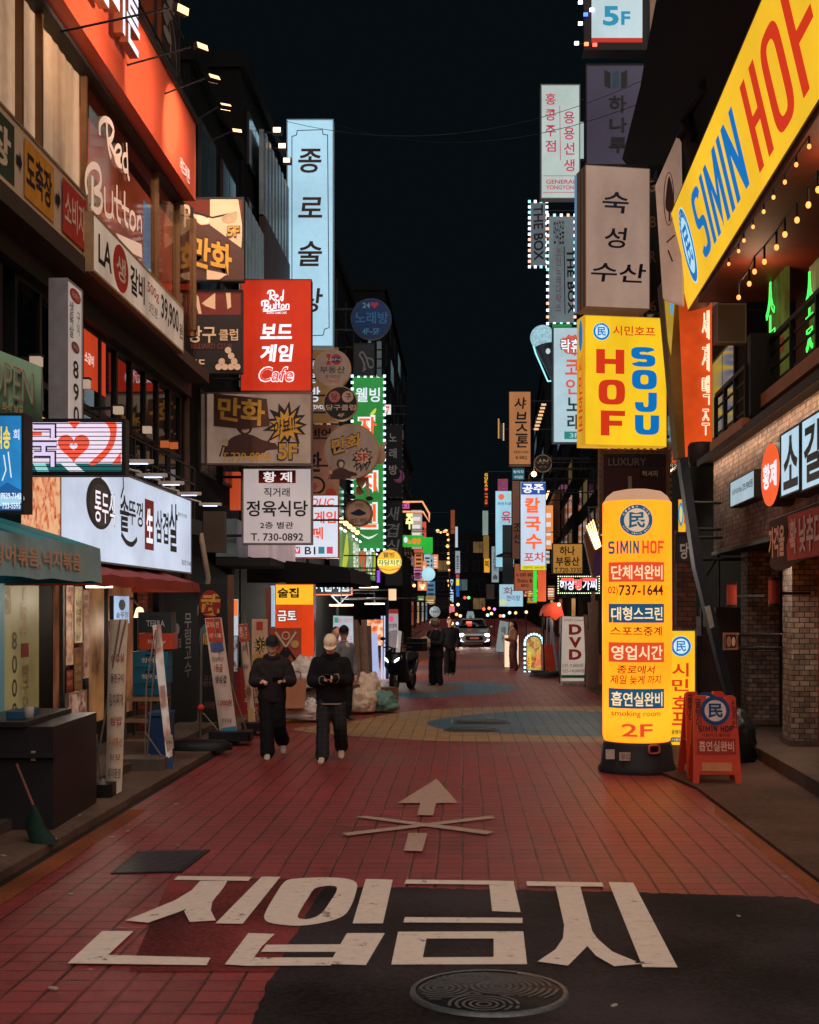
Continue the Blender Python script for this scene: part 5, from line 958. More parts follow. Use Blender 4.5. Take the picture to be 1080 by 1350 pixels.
for u, v0, v1, Y, lab in ((965, 768, 800, 19.0, 'red wall sconce beside the slim brick column'), (1021, 762, 799, 17.0, 'red wall sconce beside the column under the banner')):
 p = P(u, v1, Y); h = (v1 - v0) * Y / FPX; mb = MB(); mb.lathe(p, [(.07, 0), (.07, h)], paint((150, 60, 46), .5), 14); mb.lathe(p, [(.074, -.01), (.074, .03)], DK, 14); mb.lathe(p, [(.074, h - .03), (.074, h + .01)], DK, 14); mb.wbox(p.x - .02, p.x + .45, p.y - .02, p.y + .02, p.z + h * .4, p.z + h * .5, DK)
 mk('wall_sconce', mb, None, lab, 'sconce', 'red wall sconces')
f = F(19.4); sign('framed_picture', 'small framed picture hung between the beam and the brick column', f, (954, 834, 973, 857), .05, paint((52, 36, 34), .5), paint((120, 84, 66), .5), [('e', (961, 846, 3, 7), paint((150, 120, 100), .6)), ('e', (967, 846, 2.5, 6), paint((200, 180, 170), .6))], cat='picture', rim=.03, arm=rwx(19.4, 4.2))
for k, (u, v, Y) in enumerate([(991, 726, 18.6), (1012, 719, 17.4)]):
 fr = RW(4.0); p = P(u, v, Y); p.x = rwx(Y, 3.74); zc_ = zb - .055; p = V((p.x, Y, zc_)); mb = MB(); mb.lathe(p, [(.10, -.02), (.12, -.0)], DK, 16); o = mk('downlight', mb, None, ['round recessed downlight above the slim brick column', 'round recessed downlight above the doorway column'][k], 'downlight', 'soffit downlights')
 mb = MB(); mb.lathe(p, [(.002, -.024), (.085, -.024)], glowN((255, 214, 170), 4), 14); mk('lamp_lens', mb, o)
 lamp('SPOT', p + V((0, 0, -.05)), 70, (1, .78, .58), .05, p + V((.1, .15, -2)), 120, .8, o)
for k in range(3):
 Y = 15.5 - k * 2.2; p = V((rwx(Y, 3.95), Y, zb - .055)); mb = MB(); mb.lathe(p, [(.10, -.02), (.12, -.0)], DK, 16); o = mk('downlight', mb, None, 'round recessed downlight over the entrance step, out along the brick front', 'downlight', 'entrance downlights')
 mb = MB(); mb.lathe(p, [(.002, -.024), (.085, -.024)], glowN((255, 214, 170), 4), 14); mk('lamp_lens', mb, o); lamp('SPOT', p + V((0, 0, -.05)), 50, (1, .78, .58), .05, p + V((-.2, 0, -2)), 110, .8, o)
# balcony
fb = RW(3.3); x0 = fb.px(936, 580)[0]; zs = fb.px(936, 584)[1]; OCB = paint((176, 114, 70), .5, 0, .2, 2)
xm = fb.px(978, 550)[0]
mb = MB(); mb.box(fb, x0, xm, zs - .14, zs, -2, 0, OCB); mb.box(fb, xm + .02, -5, zs + .12, zs + .30, -2, -.24, OCB); mk('balcony_slab', mb, C1)
mb = MB()
def rail(xa, xb, zb_, d, n_):
 for k in range(3): mb.box(fb, xa, xb, zb_ + .12 + .21 * k, zb_ + .145 + .21 * k, d, d + .03, BLK)
 mb.box(fb, xa, xb, zb_ + .72, zb_ + .78, d - .02, d + .05, BLK)
 for k in range(n_ + 1): x = xa + (xb - xa) * k / n_; mb.box(fb, x - .03, x + .03, zb_ + .002, zb_ + .72, d - .001, d + .06, BLK)
rail(x0 + .05, xm - .15, zs, -.12, 3); rail(xm + .1, -6, zs + .3, -.40, 9); mb.box(fb, xm - .15, xm + .12, zs, zs + 1.15, -.5, -.1, BLK)
mk('balcony_railing', mb, C1)
fq_ = RW(4.9)
mb = MB(); mb.box(fq_, -23, -5, zs + .3, 7.6, -.3, .0, paint((38, 26, 24), .6, 0, .4, 1.5)); mk('balcony_wall', mb, C1)
mb = MB(); mb.box(RW(3.3), -23.4, -5, 7.28, 7.34, -1.6, -.02, paint((120, 54, 36), .6, 0, .3, 2)); mk('balcony_ceiling', mb, C1)
for i, (x, c) in enumerate(((-20.5, (60, 34, 26)), (-17.9, (30, 26, 26)), (-15.4, (50, 32, 24)))):
 mb = MB(); mb.box(fq_, x, x + 1.9, zs + .6, 7.0, .001, .06, FRM); w = mk('window', mb, C1); mb = MB(); mb.box(fq_, x + .1, x + .9, zs + .7, 6.9, .06, .065, lit(c, .6, .5, (1.5, 1.5, 1))); mb.box(fq_, x + 1.0, x + 1.8, zs + .7, 6.9, .06, .065, lit(c, .6, .5, (1.5, 1.5, 1))); mk('pane', mb, w)
# menu panels with neon on the balcony
for u0, u1, v0, v1, a, lab in ((1013, 1036, 360, 530, 4.3, 'green panel with green neon characters standing on the balcony'), (1067, 1084, 345, 500, 4.2, 'second green neon panel on the balcony, cut by the edge of the frame')):
 fr = RW(a); xa, xb = fr.px(u0, 450)[0], fr.px(u1, 450)[0]; z1 = fr.px(u0, v0 + 8)[1]; z0 = zs + .12
 mb = MB(); mb.box(fr, xa, xb, z0, z1, -.06, 0, lit((82, 92, 34), .55, .5, (3, 3, 1.2))); o = mk('menu_sign', mb, None, lab, 'menu sign')
 mb = MB(); mb.box(fr, xa, xb, z0, z0 + .55, .001, .006, lit((150, 60, 40), .6, .6, (5, 5, 3))); mb.box(fr, xa + .1, xb - .1, z1 - 1.4, z1 - 1.15, .001, .006, paint((160, 60, 70), .5)); mk('picture', mb, o)
 mb = MB(); h_ = (z1 - z0); w_ = xb - xa
 for i, ch in enumerate('소주'): mb.neon(fr, ch, xa + w_ * .06, z1 - h_ * (.40 + .40 * i), xa + w_ * .58, z1 - h_ * (.06 + .40 * i), .05, .010, glowN((70, 235, 90), 1.5), .0)
 mk('neon_lettering', mb, o)
# grey speaker panel
f = F(22.8); sign('hanging_speaker', 'plain square grey panel with a pale rim hung in the balcony bay', f, (945, 400, 984, 452), .25, paint((104, 88, 90), .7, 0, .1, 40), paint((150, 130, 124), .5), (), 'speaker', rim=.02, arm=rwx(22.8, 4.6))
# yellow beer hall fascia, tilted
kn = V((KR, 1, 0)).normalized(); O = P(908, 410.6, 24.4); Rv = -kn; Nw = V((-1, KR, 0)).normalized(); Uv = V((0, 0, 1)) * math.cos(R_(13)) + Nw * math.sin(R_(13))
fy = Fr(O, Rv, Uv); xT, zT = fy.px(880, 291)
YELB = lit((240, 188, 40), .96, .1, (.5, .5, .5)); BLI = ink((10, 106, 176)); RDI = ink((196, 50, 22))
SH = MB(); Lh = 14.0; SH.box(fy, 0, Lh, 0, zT, -.35, 0, paint((150, 120, 50), .5)); o = mk('fascia_sign', SH, None, 'huge tilted yellow fascia of the beer hall with blue and red capitals', 'sign')
mb = MB(); mb.box(fy, .03, Lh - .03, .03, zT - .03, .001, .006, YELB); mk('face_panel', mb, o)
def letter(mb, fr, ch, x0, x1, z0, z1, w, d, mat, wz=None):
 """block capitals from strokes; w = stroke width along x, wz along z"""
 wz = wz or w; q = lambda a, b: (x0 + (x1 - x0) * a, z0 + (z1 - z0) * b); R = lambda xa, za, xb, zb_: mb.poly(fr, [(xa, za), (xb, za), (xb, zb_), (xa, zb_)], d, mat)
 if ch == 'I': m = (x0 + x1) / 2; R(m - w / 2, z0, m + w / 2, z1)
 elif ch == 'H': R(x0, z0, x0 + w, z1); R(x1 - w, z0, x1, z1); m = (z0 + z1) / 2; R(x0 + w, m - wz / 2, x1 - w, m + wz / 2)
 elif ch == 'F': R(x0, z0, x0 + w, z1); R(x0 + w, z1 - wz, x1, z1); m = z0 + (z1 - z0) * .5; R(x0 + w, m - wz / 2, x1 - (x1 - x0) * .12, m + wz / 2)
 elif ch == 'N': R(x0, z0, x0 + w, z1); R(x1 - w, z0, x1, z1); mb.poly(fr, [(x0 + w, z1), (x0 + w, z1 - (z1 - z0) * .42), (x1 - w, z0), (x1 - w, z0 + (z1 - z0) * .42)], d, mat)
 elif ch == 'M':
  R(x0, z0, x0 + w, z1); R(x1 - w, z0, x1, z1); m = (x0 + x1) / 2; h = (z1 - z0)
  mb.poly(fr, [(x0 + w, z1), (x0 + w, z1 - h * .38), (m, z0), (m, z0 + h * .45)], d, mat); mb.poly(fr, [(m, z0 + h * .45), (m, z0), (x1 - w, z1 - h * .38), (x1 - w, z1)], d, mat)
 elif ch in 'OUSJ':
  rx = (x1 - x0) / 2; rz = min((z1 - z0) / 2, rx * 1.15 * (wz / w) ** .5); cx = (x0 + x1) / 2
  def sq(a, sx, sz, r): # superellipse point
   c, s_ = math.cos(a), math.sin(a); e = .62; return (sx + r[0] * math.copysign(abs(c) ** e, c), sz + r[1] * math.copysign(abs(s_) ** e, s_))
  def band(pts_o, pts_i, closed=False):
   n = len(pts_o); vs = [fr.pt(*p, d) for p in pts_o + pts_i]; m_ = n if closed else n - 1; mb.add(vs, [(i, (i + 1) % n, n + (i + 1) % n, n + i) for i in range(m_)], mat)
  zc0, zc1 = z0 + rz, z1 - rz; ri = (rx - w, rz - wz); ro = (rx, rz); N = 12
  if ch == 'O':
   A = [math.pi * k / N for k in range(N + 1)]; band([sq(a, cx, zc1, ro) for a in A] + [sq(a + math.pi, cx, zc0, ro) for a in A], [sq(a, cx, zc1, ri) for a in A] + [sq(a + math.pi, cx, zc0, ri) for a in A], True)
  elif ch == 'U':
   A = [math.pi + math.pi * k / N for k in range(N + 1)]; band([(x0, z1)] + [sq(a, cx, zc0, ro) for a in A] + [(x1, z1)], [(x0 + w, z1)] + [sq(a, cx, zc0, ri) for a in A] + [(x1 - w, z1)])
  elif ch == 'J':
   A = [math.pi + math.pi * k / N for k in range(N + 1)]; band([sq(a, cx, zc0, ro) for a in A] + [(x1, z1)], [sq(a, cx, zc0, ri) for a in A] + [(x1 - w, z1)])
  else:
   h = (z1 - z0); mz = (z0 + z1) / 2; r2 = (h / 2 + wz / 2) / 2; ro = (rx, r2); ri = (rx - w, r2 - wz); zu, zl = z1 - r2, z0 + r2
   A = [R_(20) + R_(250) * k / 16 for k in range(17)]; band([sq(a, cx, zu, ro) for a in A], [sq(a, cx, zu, ri) for a in A])
   A = [R_(90) - R_(250) * k / 16 for k in range(17)]; band([sq(a, cx, zl, ro) for a in A], [sq(a, cx, zl, ri) for a in A])
lb = MB(); xq = lambda u, v: fy.px(u, v)[0]
for word, pos, k_, gp_, m_ in (((('S', .84), ('I', .30), ('M', 1.09), ('I', .30), ('N', .92)), 2.48, .25, .145, BLI), ((('H', .92), ('O', 1.04), ('F', 1.1)), 7.14, .30, .29, RDI)):
 for ch, wd in word:
  letter(lb, fy, ch, pos, pos + wd, zT * (.17 if m_ is BLI else .13), zT * .80, k_, .012, m_, .14); pos += wd + gp_
def emblem(mb, fr, x, z, rx, rz, d, ring_m, ch_m, bg_m):
 mb.ell(fr, x, z, rx, rz, d, bg_m, 36); mb.ring(fr, x, z, rx * .96, rz * .96, rz * .22, d + .002, ring_m, 36) if abs(rx - rz) < .02 else mb.add([fr.pt(x + rx * s * math.cos(2 * math.pi * k / 36), z + rz * s * math.sin(2 * math.pi * k / 36), d + .002) for s in (.96, .74) for k in range(36)], [(k, (k + 1) % 36, 36 + (k + 1) % 36, 36 + k) for k in range(36)], ring_m)
 mb.text(fr, '民', x - rx * .5, z - rz * .5, x + rx * .5, z + rz * .5, d + .003, ch_m, .022)
 for i, ch in enumerate('SIMIN HOF'):
  if ch == ' ': continue
  a = math.pi * (.83 - .66 * i / 8); px_, pz_ = x + rx * .85 * math.cos(a), z + rz * .85 * math.sin(a); mb.text(fr, ch, px_ - rx * .045, pz_ - rz * .055, px_ + rx * .045, pz_ + rz * .055, d + .004, bg_m, .01)
xE, zE = fy.px(908, 318); emblem(lb, fy, 1.42, zT * .50, .50, zT * .385, .010, BLI, BLI, ink((170, 215, 232)))
mk('lettering', lb, o)
HD = paint((24, 22, 23), .9, 0, .3, 1); fh = Fr(fy.pt(0, 0, -.6), fy.R, fy.U)
mb = MB(); mb.prism(fh, [fh.px(*p) for p in [(890, -90), (858, 72), (851, 112), (826, 208), (832, 216), (880, 216), (905, 240), (935, 230), (1150, -200), (1000, -200)]], -1.2, .1, HD)
for k, u in enumerate((905, 920, 938)): mb.tube([fh.pt(*fh.px(u, 190 - k * 40), .1), fh.pt(*fh.px(u - 22, 240 - k * 44), .16), fh.pt(*fh.px(u - 12, 280 - k * 50), .1)], .10, HD, 8)
mk('tarp_hood', mb, None, 'dark tarpaulin hood bulging over the yellow beer hall fascia', 'hood')
# festoon bulbs
fz = RW(3.25)
WARM = glowN((255, 150, 76), 2.2)
def festoon(label, pts, drop, r, fr, wire=True):
 q = [fr.px(*p) for p in pts]; qs = sorted(q); mb = MB(); mb.tube([fr.pt(x, z + drop + .05, 0) for x, z in qs], .014, BLK, 5); o = mk('bulb_string', mb, None, label, 'string lights')
 for x, z in qs:
  mb = MB(); c = fr.pt(x, z, 0); mb.ball(c, r, WARM, 10, 8, (1, 1, 1.25)); bb = mk('bulb', mb, o); mb = MB(); mb.tube([c + V((0, 0, r * 1.1)), c + V((0, 0, drop + .05))], r * .5, BLK, 6); mk('socket', mb, bb)
 return o
f1 = festoon('string of hanging filament bulbs under the yellow fascia, over the balcony', [(974, 392), (988, 374), (995, 358), (1008, 345), (1024, 326), (1035, 309), (1051, 290), (1066, 270), (1079, 250)], .16, .032, RW(3.55))
f2_ = festoon('row of small warm bulbs along the lower edge of the yellow fascia', [(961, 348), (974, 331), (981, 317), (993, 299), (1007, 279), (1020, 260), (1035, 240), (1050, 217), (1067, 193)], .05, .022, RW(3.18))
for Y in (20.5, 15.5): lamp('POINT', (rwx(Y, 3.8), Y, 6.9), 22, (1, .55, .30), .3, parent=f1)
mb = MB(); p = P(997, 281, 20.5); mb.ball(p, .06, glowN((90, 220, 80), 1.5), 8, 6); mb.tube([p, p + V((.1, 0, .12))], .012, BLK, 5); mk('pilot_lamp', mb, None, 'tiny green lamp among the warm bulbs', 'lamp')
# orange column with neon writing, steel side strip
fo = F(24.9); mb = MB(); xa, z1 = fo.px(893, 380); xb, z0 = fo.px(939, 606)
mb.box(fo, xa, xb, z0, z1 + .8, -.5, 0, lit((218, 76, 26), .95, .3, (.8, .8, .5))); oc = mk('pillar_sign', mb, None, 'orange lit pillar with white neon handwriting beside the balcony', 'sign')
mb = MB()
for ch, v0, v1 in (('세', 410, 448), ('계', 454, 490), ('맥', 496, 534), ('주', 540, 574)):
 x0, z1 = fo.px(925, v0); x1, z0 = fo.px(934.5, v1); mb.neon(fo, ch, x0, z0, x1, z1, .06, .008, glowN((255, 206, 170), 1.25), .0)
mk('neon_lettering', mb, oc)
mb = MB(); fo2 = F(24.7); pts = [(872, 372), (886, 352), (893, 365), (897, 600), (902, 602), (896, 598)]
mb.prism(fo2, [fo2.px(*p) for p in [(872, 374), (888, 350), (893, 380), (903, 604), (893, 604)]], -.4, .05, paint((150, 112, 60), .35, .4, .3, 2)); o = mk('edge_sign', mb, None, 'slanting gilt edged side sign with a yellow face between two lightboxes', 'sign')
mb = MB(); mb.prism(fo2, [fo2.px(*p) for p in [(875, 392), (887, 372), (889, 400), (884, 470), (880, 450)]], .051, .058, lit((206, 170, 60), .75, .2)); draw(mb, fo2, [('e', (885, 405, 2, 12), ink((70, 150, 200)))], .06); mk('face_panel', mb, o)
mb = MB(); p = P(925, 598, 24.0); mb.lathe(p - V((0, 0, .25)), [(.02, 0), (.2, .02), (.24, .1), (.24, .38), (.2, .44), (.02, .45)], paint((58, 46, 44), .5), 18); mb.tube([p, p + V((.5, .8, .1))], .04, DK, 6); mk('round_lantern', mb, None, 'dark barrel shaped lamp under the orange pillar', 'lamp')
# tall beige tree emblem board behind the fascia
fr = RW(3.0); f = F(23.9, .3, 875); x0, z1 = f.px(866, 175); x1, z0 = f.px(893, 395)
mb = MB(); mb.prism(f, [f.px(*p) for p in [(864, 245), (896, 172), (900, 400), (874, 392)]], -.3, 0, lit((176, 140, 120), .62, .25)); o = mk('vertical_sign', mb, None, 'beige board with a brown tree emblem tucked behind the yellow fascia', 'sign board')  # board is no lightbox; its glow stands in for light from the yellow fascia
mb = MB(); draw(mb, f, [('o', (882, 262, 7, 36, 1.2), BROWN), ('p', sm([(878, 260), (882, 232), (887, 250), (888, 270), (884, 280), (878, 275)], 3, True), BROWN), ('l', [(883, 276), (883, 292)], 2.4, BROWN), ('l', [(879, 320), (890, 310)], 2, BROWN), ('l', [(881, 330), (887, 345)], 2, BROWN)], .004); mk('lettering', mb, o)
# leaning steel beam, stairs
fb2 = F(21.5); mb = MB(); mb.prism(fb2, [fb2.px(*p) for p in [(896, 604), (907, 602), (926, 735), (970, 922), (961, 927), (917, 748)]], -.28, 0, paint((52, 58, 68), .5, .4, .4, 2)); o = mk('steel_beam', mb, None, 'slanting blue grey steel beam running down beside the yellow pillar', 'beam')
mb = MB(); mb.prism(fb2, [fb2.px(*p) for p in [(929, 800), (936, 798), (942, 826), (936, 829)]], .001, .006, paint((170, 170, 170), .5)); mk('notice', mb, o)
mb = MB(); ST = paint((74, 56, 50), .7, 0, .4, 2)
for k in range(12): x0 = 3.95 + .0 * k; mb.wbox(4.15 + .11 * k, 6.2, 23.9, 25.2, .035 + .17 * k, .035 + .17 * (k + 1) - .002, ST)
o = mk('staircase', mb, None, 'dim outdoor staircase climbing behind the slanting beam', 'stairs')
mb = MB(); mb.tube([(4.2, 23.8, 1.0), (5.4, 23.8, 3.0)], .025, DK, 6); [mb.tube([(4.2 + .3 * k, 23.8, .2 + .46 * k), (4.2 + .3 * k, 23.8, 1.0 + .5 * k)], .018, DK, 6) for k in range(5)]; mk('handrail', mb, o)
mb = MB(); mb.box(F(23.4), F(23.4).px(893, 0)[0], F(23.4).px(918, 0)[0], 0.03, 3.4, -.3, 0, brick((116, 70, 56), (84, 50, 42), (50, 42, 38), 3)); mk('brick_pier', mb, None, 'narrow brick pier behind the small yellow lightbox', 'pier')
f = F(22.6, .3, 900); sign('lightbox_sign', 'small yellow lightbox with a blue oval beside the slanting beam', f, (893, 657, 906, 703), .2, lit((236, 172, 30), .9, .1), DK, [('e', (898, 678, 3.5, 16), ink((60, 130, 170))), ('e', (898, 678, 2, 11), ink((200, 190, 120))), ('l', [(903.5, 668), (903, 690)], 1.6, ink((190, 60, 20)))], arm=5.6, rim=.02)
f = F(22.5, .3, 902); sign('board_sign', 'dark round cornered board with one pale character below the small yellow lightbox', f, (891, 704, 917, 742), .2, paint((50, 46, 52), .5), DK, [('t', '당', (897, 716, 908, 737), paint((190, 200, 205), .6), .03)], arm=5.6, rim=.02, cat='sign board')
# beer hall lightboxes across the street
XR = lambda Y: rwx(Y, 3.9)
ybody = lit((226, 166, 36), .8, .15)
fy2 = F(31.5, -.18, 771); x0, z1 = fy2.px(771, 415); x1, z0 = fy2.px(879, 589)
mb = MB(); mb.box(fy2, x0, x1, z0, z1, -.6, 0, ybody); o = mk('lightbox_sign', mb, None, 'big yellow beer and soju lightbox with red and blue block capitals', 'sign')
mb = MB(); mb.box(fy2, x0 + .02, x1 - .02, z0 + .02, z1 - .02, .001, .006, lit((242, 194, 34), .97, .1, (1.2, 1.2, .5))); mk('face_panel', mb, o)
lb = MB(); bx = lambda u0, v0, u1, v1: (fy2.px(u0, v0)[0], fy2.px(u1, v1)[0], fy2.px(u0, v1)[1], fy2.px(u0, v0)[1])
for ch, b, m in (('H', (786, 460, 823, 492), RDI), ('O', (789, 500, 824, 533), RDI), ('F', (792, 541, 824, 574), RDI), ('S', (832, 457, 864, 483), BLI), ('O', (833, 487, 866, 513), BLI), ('J', (837, 517, 866, 543), BLI), ('U', (837, 547, 869, 573), BLI)):
 a = bx(*b); letter(lb, fy2, ch, a[0], a[1], a[2], a[3], .21, .012, m, .12 if ch not in 'S' else .115)
q = fy2.px(793, 437); emblem(lb, fy2, q[0], q[1], .205, .205, .010, BLI, BLI, ink((190, 222, 235))); draw(lb, fy2, [('t', '시민호프', (808, 429, 864, 444), RDI, .014)], .008); mk('lettering', lb, o)
fs = Fr(fy2.pt(x0, 0, -.6), fy2.N, (0, 0, 1))
mb = MB(); mb.ell(fs, .3, z1 - .42, .14, .36, .004, BLI, 24); mb.text(fs, '시\n민\n호\n프', .14, z0 + .35, .46, z1 - .9, .004, RDI, .02); mk('side_lettering', mb, o)
mb = MB()
for z in (z1 - .3, z0 + .3): mb.tube([fy2.pt(x1, z, -.5), (XR(32.5), 32.4, z)], .04, DK, 6)
mk('bracket', mb, o)
f3_ = F(33.2, -.18, 772); x0, z1 = f3_.px(772, 217); x1, z0 = f3_.px(857, 408)
mb = MB(); mb.box(f3_, x0, x1, z0, z1, -.85, 0, paint((176, 138, 112), .6, 0, .2, 1.2)); o = mk('lightbox_sign', mb, None, 'large dull beige box sign with dark blue brush characters above the yellow lightbox', 'sign')
mb = MB(); mb.box(f3_, x0 + .02, x1 - .02, z0 + .02, z1 - .02, .001, .006, lit((176, 146, 130), .62, .15)); mk('face_panel', mb, o)
mb = MB(); NV = paint((34, 34, 56), .6); draw(mb, f3_, [('t', '숙', (794, 252, 829, 282), NV, .014, .1), ('t', '성', (797, 299, 827, 328), NV, .014, .1), ('t', '수산', (779, 345, 852, 374), NV, .014, .1)], .008); mk('lettering', mb, o)
fs = Fr(f3_.pt(x0, 0, -.85), f3_.N, (0, 0, 1)); mb = MB(); mb.box(fs, .02, .14, z0 + .02, z1 - .02, .001, .02, lit((100, 150, 190), .7, .2)); mb.box(fs, .45, .5, z0 + .02, z1 - .02, .001, .02, paint((120, 90, 74), .6)); mb.box(fs, .75, .79, z0 + .02, z1 - .02, .001, .02, paint((120, 90, 74), .6)); mk('side_strip', mb, o)
mb = MB()
for z in (z1 - .3, z0 + .3): mb.tube([f3_.pt(x1, z, -.5), (XR(33.5), 33.4, z)], .04, DK, 6)
mk('bracket', mb, o)
f = F(34.4); sign('vertical_sign', 'dark board with gold letters and numerals just behind the beige box sign', f, (852, 235, 874, 412), .2, paint((40, 34, 32), .5), DK, [('t', c_, (857, v, 865, v + 15), paint((150, 110, 80), .5), .02) for c_, v in (('3', 238), ('B', 285), ('R', 331), ('6', 396))], arm=XR(34.4), cat='sign board')
f = F(36.5); LAV = paint((100, 98, 128), .5, 0, .12, 1)
sign('vertical_sign', 'unlit lavender grey travel agency sign with black letters and a folded page logo', f, (772, 84, 856, 218), .35, LAV, DK, [('p', [(797, 92), (805, 96), (805, 117), (797, 113)], CHR), ('p', [(808, 96), (816, 92), (816, 113), (808, 117)], paint((60, 100, 120), .5)), ('p', [(819, 96), (827, 92), (827, 113), (819, 117)], CHR), ('t', '하', (803, 126, 826, 148), CHR, .02), ('t', '나', (804, 155, 827, 174), CHR, .02), ('t', '투', (803, 181, 827, 201), CHR, .02)], arm=XR(36.5))
f = F(33.0); WB = lit((186, 208, 214), .85, .1)
o5 = sign('lightbox_sign', 'white lightbox with teal fifth floor numeral and red stripe in a dark frame', f, (770, -60, 856, 66), .5, paint((36, 26, 28), .5), DK, [('r', (780, -50, 847, 50), WB), ('r', (780, 50, 847, 56), ink((170, 44, 30))), ('t', '5', (795, 8, 816, 34), ink((34, 130, 160)), .035), ('t', 'F', (819, 15, 831, 33), ink((34, 130, 160)), .03)], arm=XR(33))
mb = MB()
LC = [((765, 4), (235, 255, 255)), ((772, 20), (70, 110, 255)), ((765, 32), (225, 255, 245)), ((760, 58), (215, 255, 240)), ((773, 59), (255, 120, 80)), ((784, 60), (255, 90, 70)), ((780, 14), (235, 240, 255))]
for i, ((u, v), c_) in enumerate(LC): mb = MB(); x, z = f.px(u, v); mb.box(f, x - .05, x + .05, z - .035, z + .035, .02, .08, glowN(c_, 3)); mb.box(f, x + .05, F(33).px(771, 0)[0] + .02, z - .01, z + .01, .0, .02, BLK); mk('led_lamp', mb, o5)
sign('vertical_sign', 'slanted beige striped awning end beside the white fifth floor lightbox', F(30), (857, -40, 878, 60), .3, paint((180, 150, 120), .6, 0, .3, 6), DK, (), 'panel', rim=0, arm=XR(30))
f = F(47); WG = lit((178, 194, 190), .85, .14, (.5, .5, .4)); CRI = ink((168, 44, 70))
sign('vertical_sign', 'tall white liquor house lightbox with crimson columns of characters', f, (713, 111, 765, 262), .4, WG, paint((130, 140, 140), .5), [('t', c_, (719, v, 733, v + 15), CRI, .012) for c_, v in (('홍', 123), ('콩', 144), ('주', 165), ('점', 185))] + [('t', c_, (743.5, v, 757.5, v + 16), CRI, .01) for c_, v in (('용', 147), ('용', 168), ('선', 188), ('생', 210))] + [('l', [(738, 139), (739, 211)], .8, CRI), ('t', 'GENERAL', (720, 237, 760, 242.5), CRI, .016), ('t', 'YONGYONG', (720, 244.5, 762, 250), CRI, .016), ('l', [(716, 232), (763, 232)], .7, CRI), ('l', [(716, 254), (763, 254)], .7, CRI)], arm=XR(47))
f = F(48.5); sign('vertical_sign', 'slim plain white lightbox squeezed behind the tall liquor house sign', f, (764, 160, 774, 210), .3, lit((170, 190, 190), .75, .1), DK, (), arm=XR(48.5), rim=.02)
BULB = [glowN((255, 255, 255), 1.6), glowN((255, 255, 255), 1.6), glowN((235, 250, 255), 1.6), glowN((255, 190, 160), 1.4), glowN((160, 230, 230), 1.4)]
f = F(54); SIL = lit((92, 104, 112), .75, .2)
mb_ = [('tq', 'THE BOX', [(702.5, 273), (702.5, 344), (716.5, 344), (716.5, 273)], CHR, .02)]
sign('vertical_sign', 'small bulb bordered sign reading THE BOX down its face', f, (698, 266, 721, 352), .35, SIL, DK, [('tq', 'THE BOX', [(703, 271), (704, 344), (717, 343), (716, 270)], INK, .022)], arm=XR(54), bulbs=(BULB, .2, .05))
f = F(53); sign('vertical_sign', 'long bulb bordered pale sign beside the small bulb bordered one', f, (722, 284, 758, 427), .35, lit((104, 116, 120), .75, .2), DK, [('t', '만리걸음', (730, 290, 744, 322), INK), ('l', [(744, 325), (745, 414)], 1.2, INK), ('tq', 'THE BOX', [(747, 328), (749, 414), (758, 414), (757, 328)], INK, .03), ('t', '코\n인\n노\n래\n다\n락\n스', (733, 328, 740, 410), paint((150, 110, 140), .5), .006)], arm=XR(53), bulbs=(BULB, .26, .05))
# microphone
f = F(55); mb = MB(); A_ = f.pt(*f.px(717, 455), .15); B_ = f.pt(*f.px(733, 502), .15); ax = (B_ - A_).normalized()
mb.tube([A_, B_], [.40, .20], paint((96, 108, 128), .4, .3), 20); o = mk('microphone_sign', mb, None, 'giant glowing microphone sculpture beside the coin karaoke lightbox', 'sign')
mb = MB(); mb.ball(f.pt(*f.px(715, 446), .15), .50, lit((156, 198, 210), .9, .25, (9, 9, 9)), 20, 14); mk('mesh_head', mb, o)
mb = MB(); mb.tube([f.pt(*f.px(702, 452), .1), f.pt(*f.px(706, 466), .1), f.pt(*f.px(722, 503), .1), f.pt(*f.px(736, 502), .1)], .035, glowN((150, 230, 235), 1.2), 6); x, z = f.px(721, 466); mb.ell(f, x, z, .09, .11, .52, glowN((200, 215, 235), .8), 14, .3); mk('neon_edge', mb, o)
mb = MB(); mb.tube([B_, (XR(55), 55, B_.z)], .05, DK, 6); mk('bracket', mb, o)
f = F(50); CW = lit((176, 202, 212), .9, .14, (.5, .5, .4)); ORC = ink((196, 88, 70)); DGR = ink((32, 52, 54))
sign('vertical_sign', 'white coin karaoke lightbox with an orange splash and green floor tag', f, (729, 431, 770, 584), .4, CW, paint((110, 130, 136), .5), [('p', starburst(754, 455, 13, 15, 10, 3), ORC), ('t', '락휴', (739, 446, 766, 466), ink((40, 36, 40)), .06), ('t', '락휴', (740, 447, 765, 465), WI, .02), ('t', '코', (745, 474, 764, 494), ORC, .02), ('t', '인', (746, 499, 765, 520), ORC, .02), ('t', '노', (747, 524, 766, 542), DGR, .02), ('t', '래', (748, 546, 766, 567), DGR, .02), ('r', (744, 569, 769, 579), ink((44, 120, 116))), ('t', '3F', (751, 571, 763, 577), ink((160, 190, 190)), .01)], arm=XR(50))
sign('lightbox_sign', 'thin green strip sign between the bulb bordered sign and the coin karaoke lightbox', F(50.2), (728, 427, 754, 432), .3, lit((40, 130, 70), .8, .1), DK, (), arm=XR(50), rim=0)
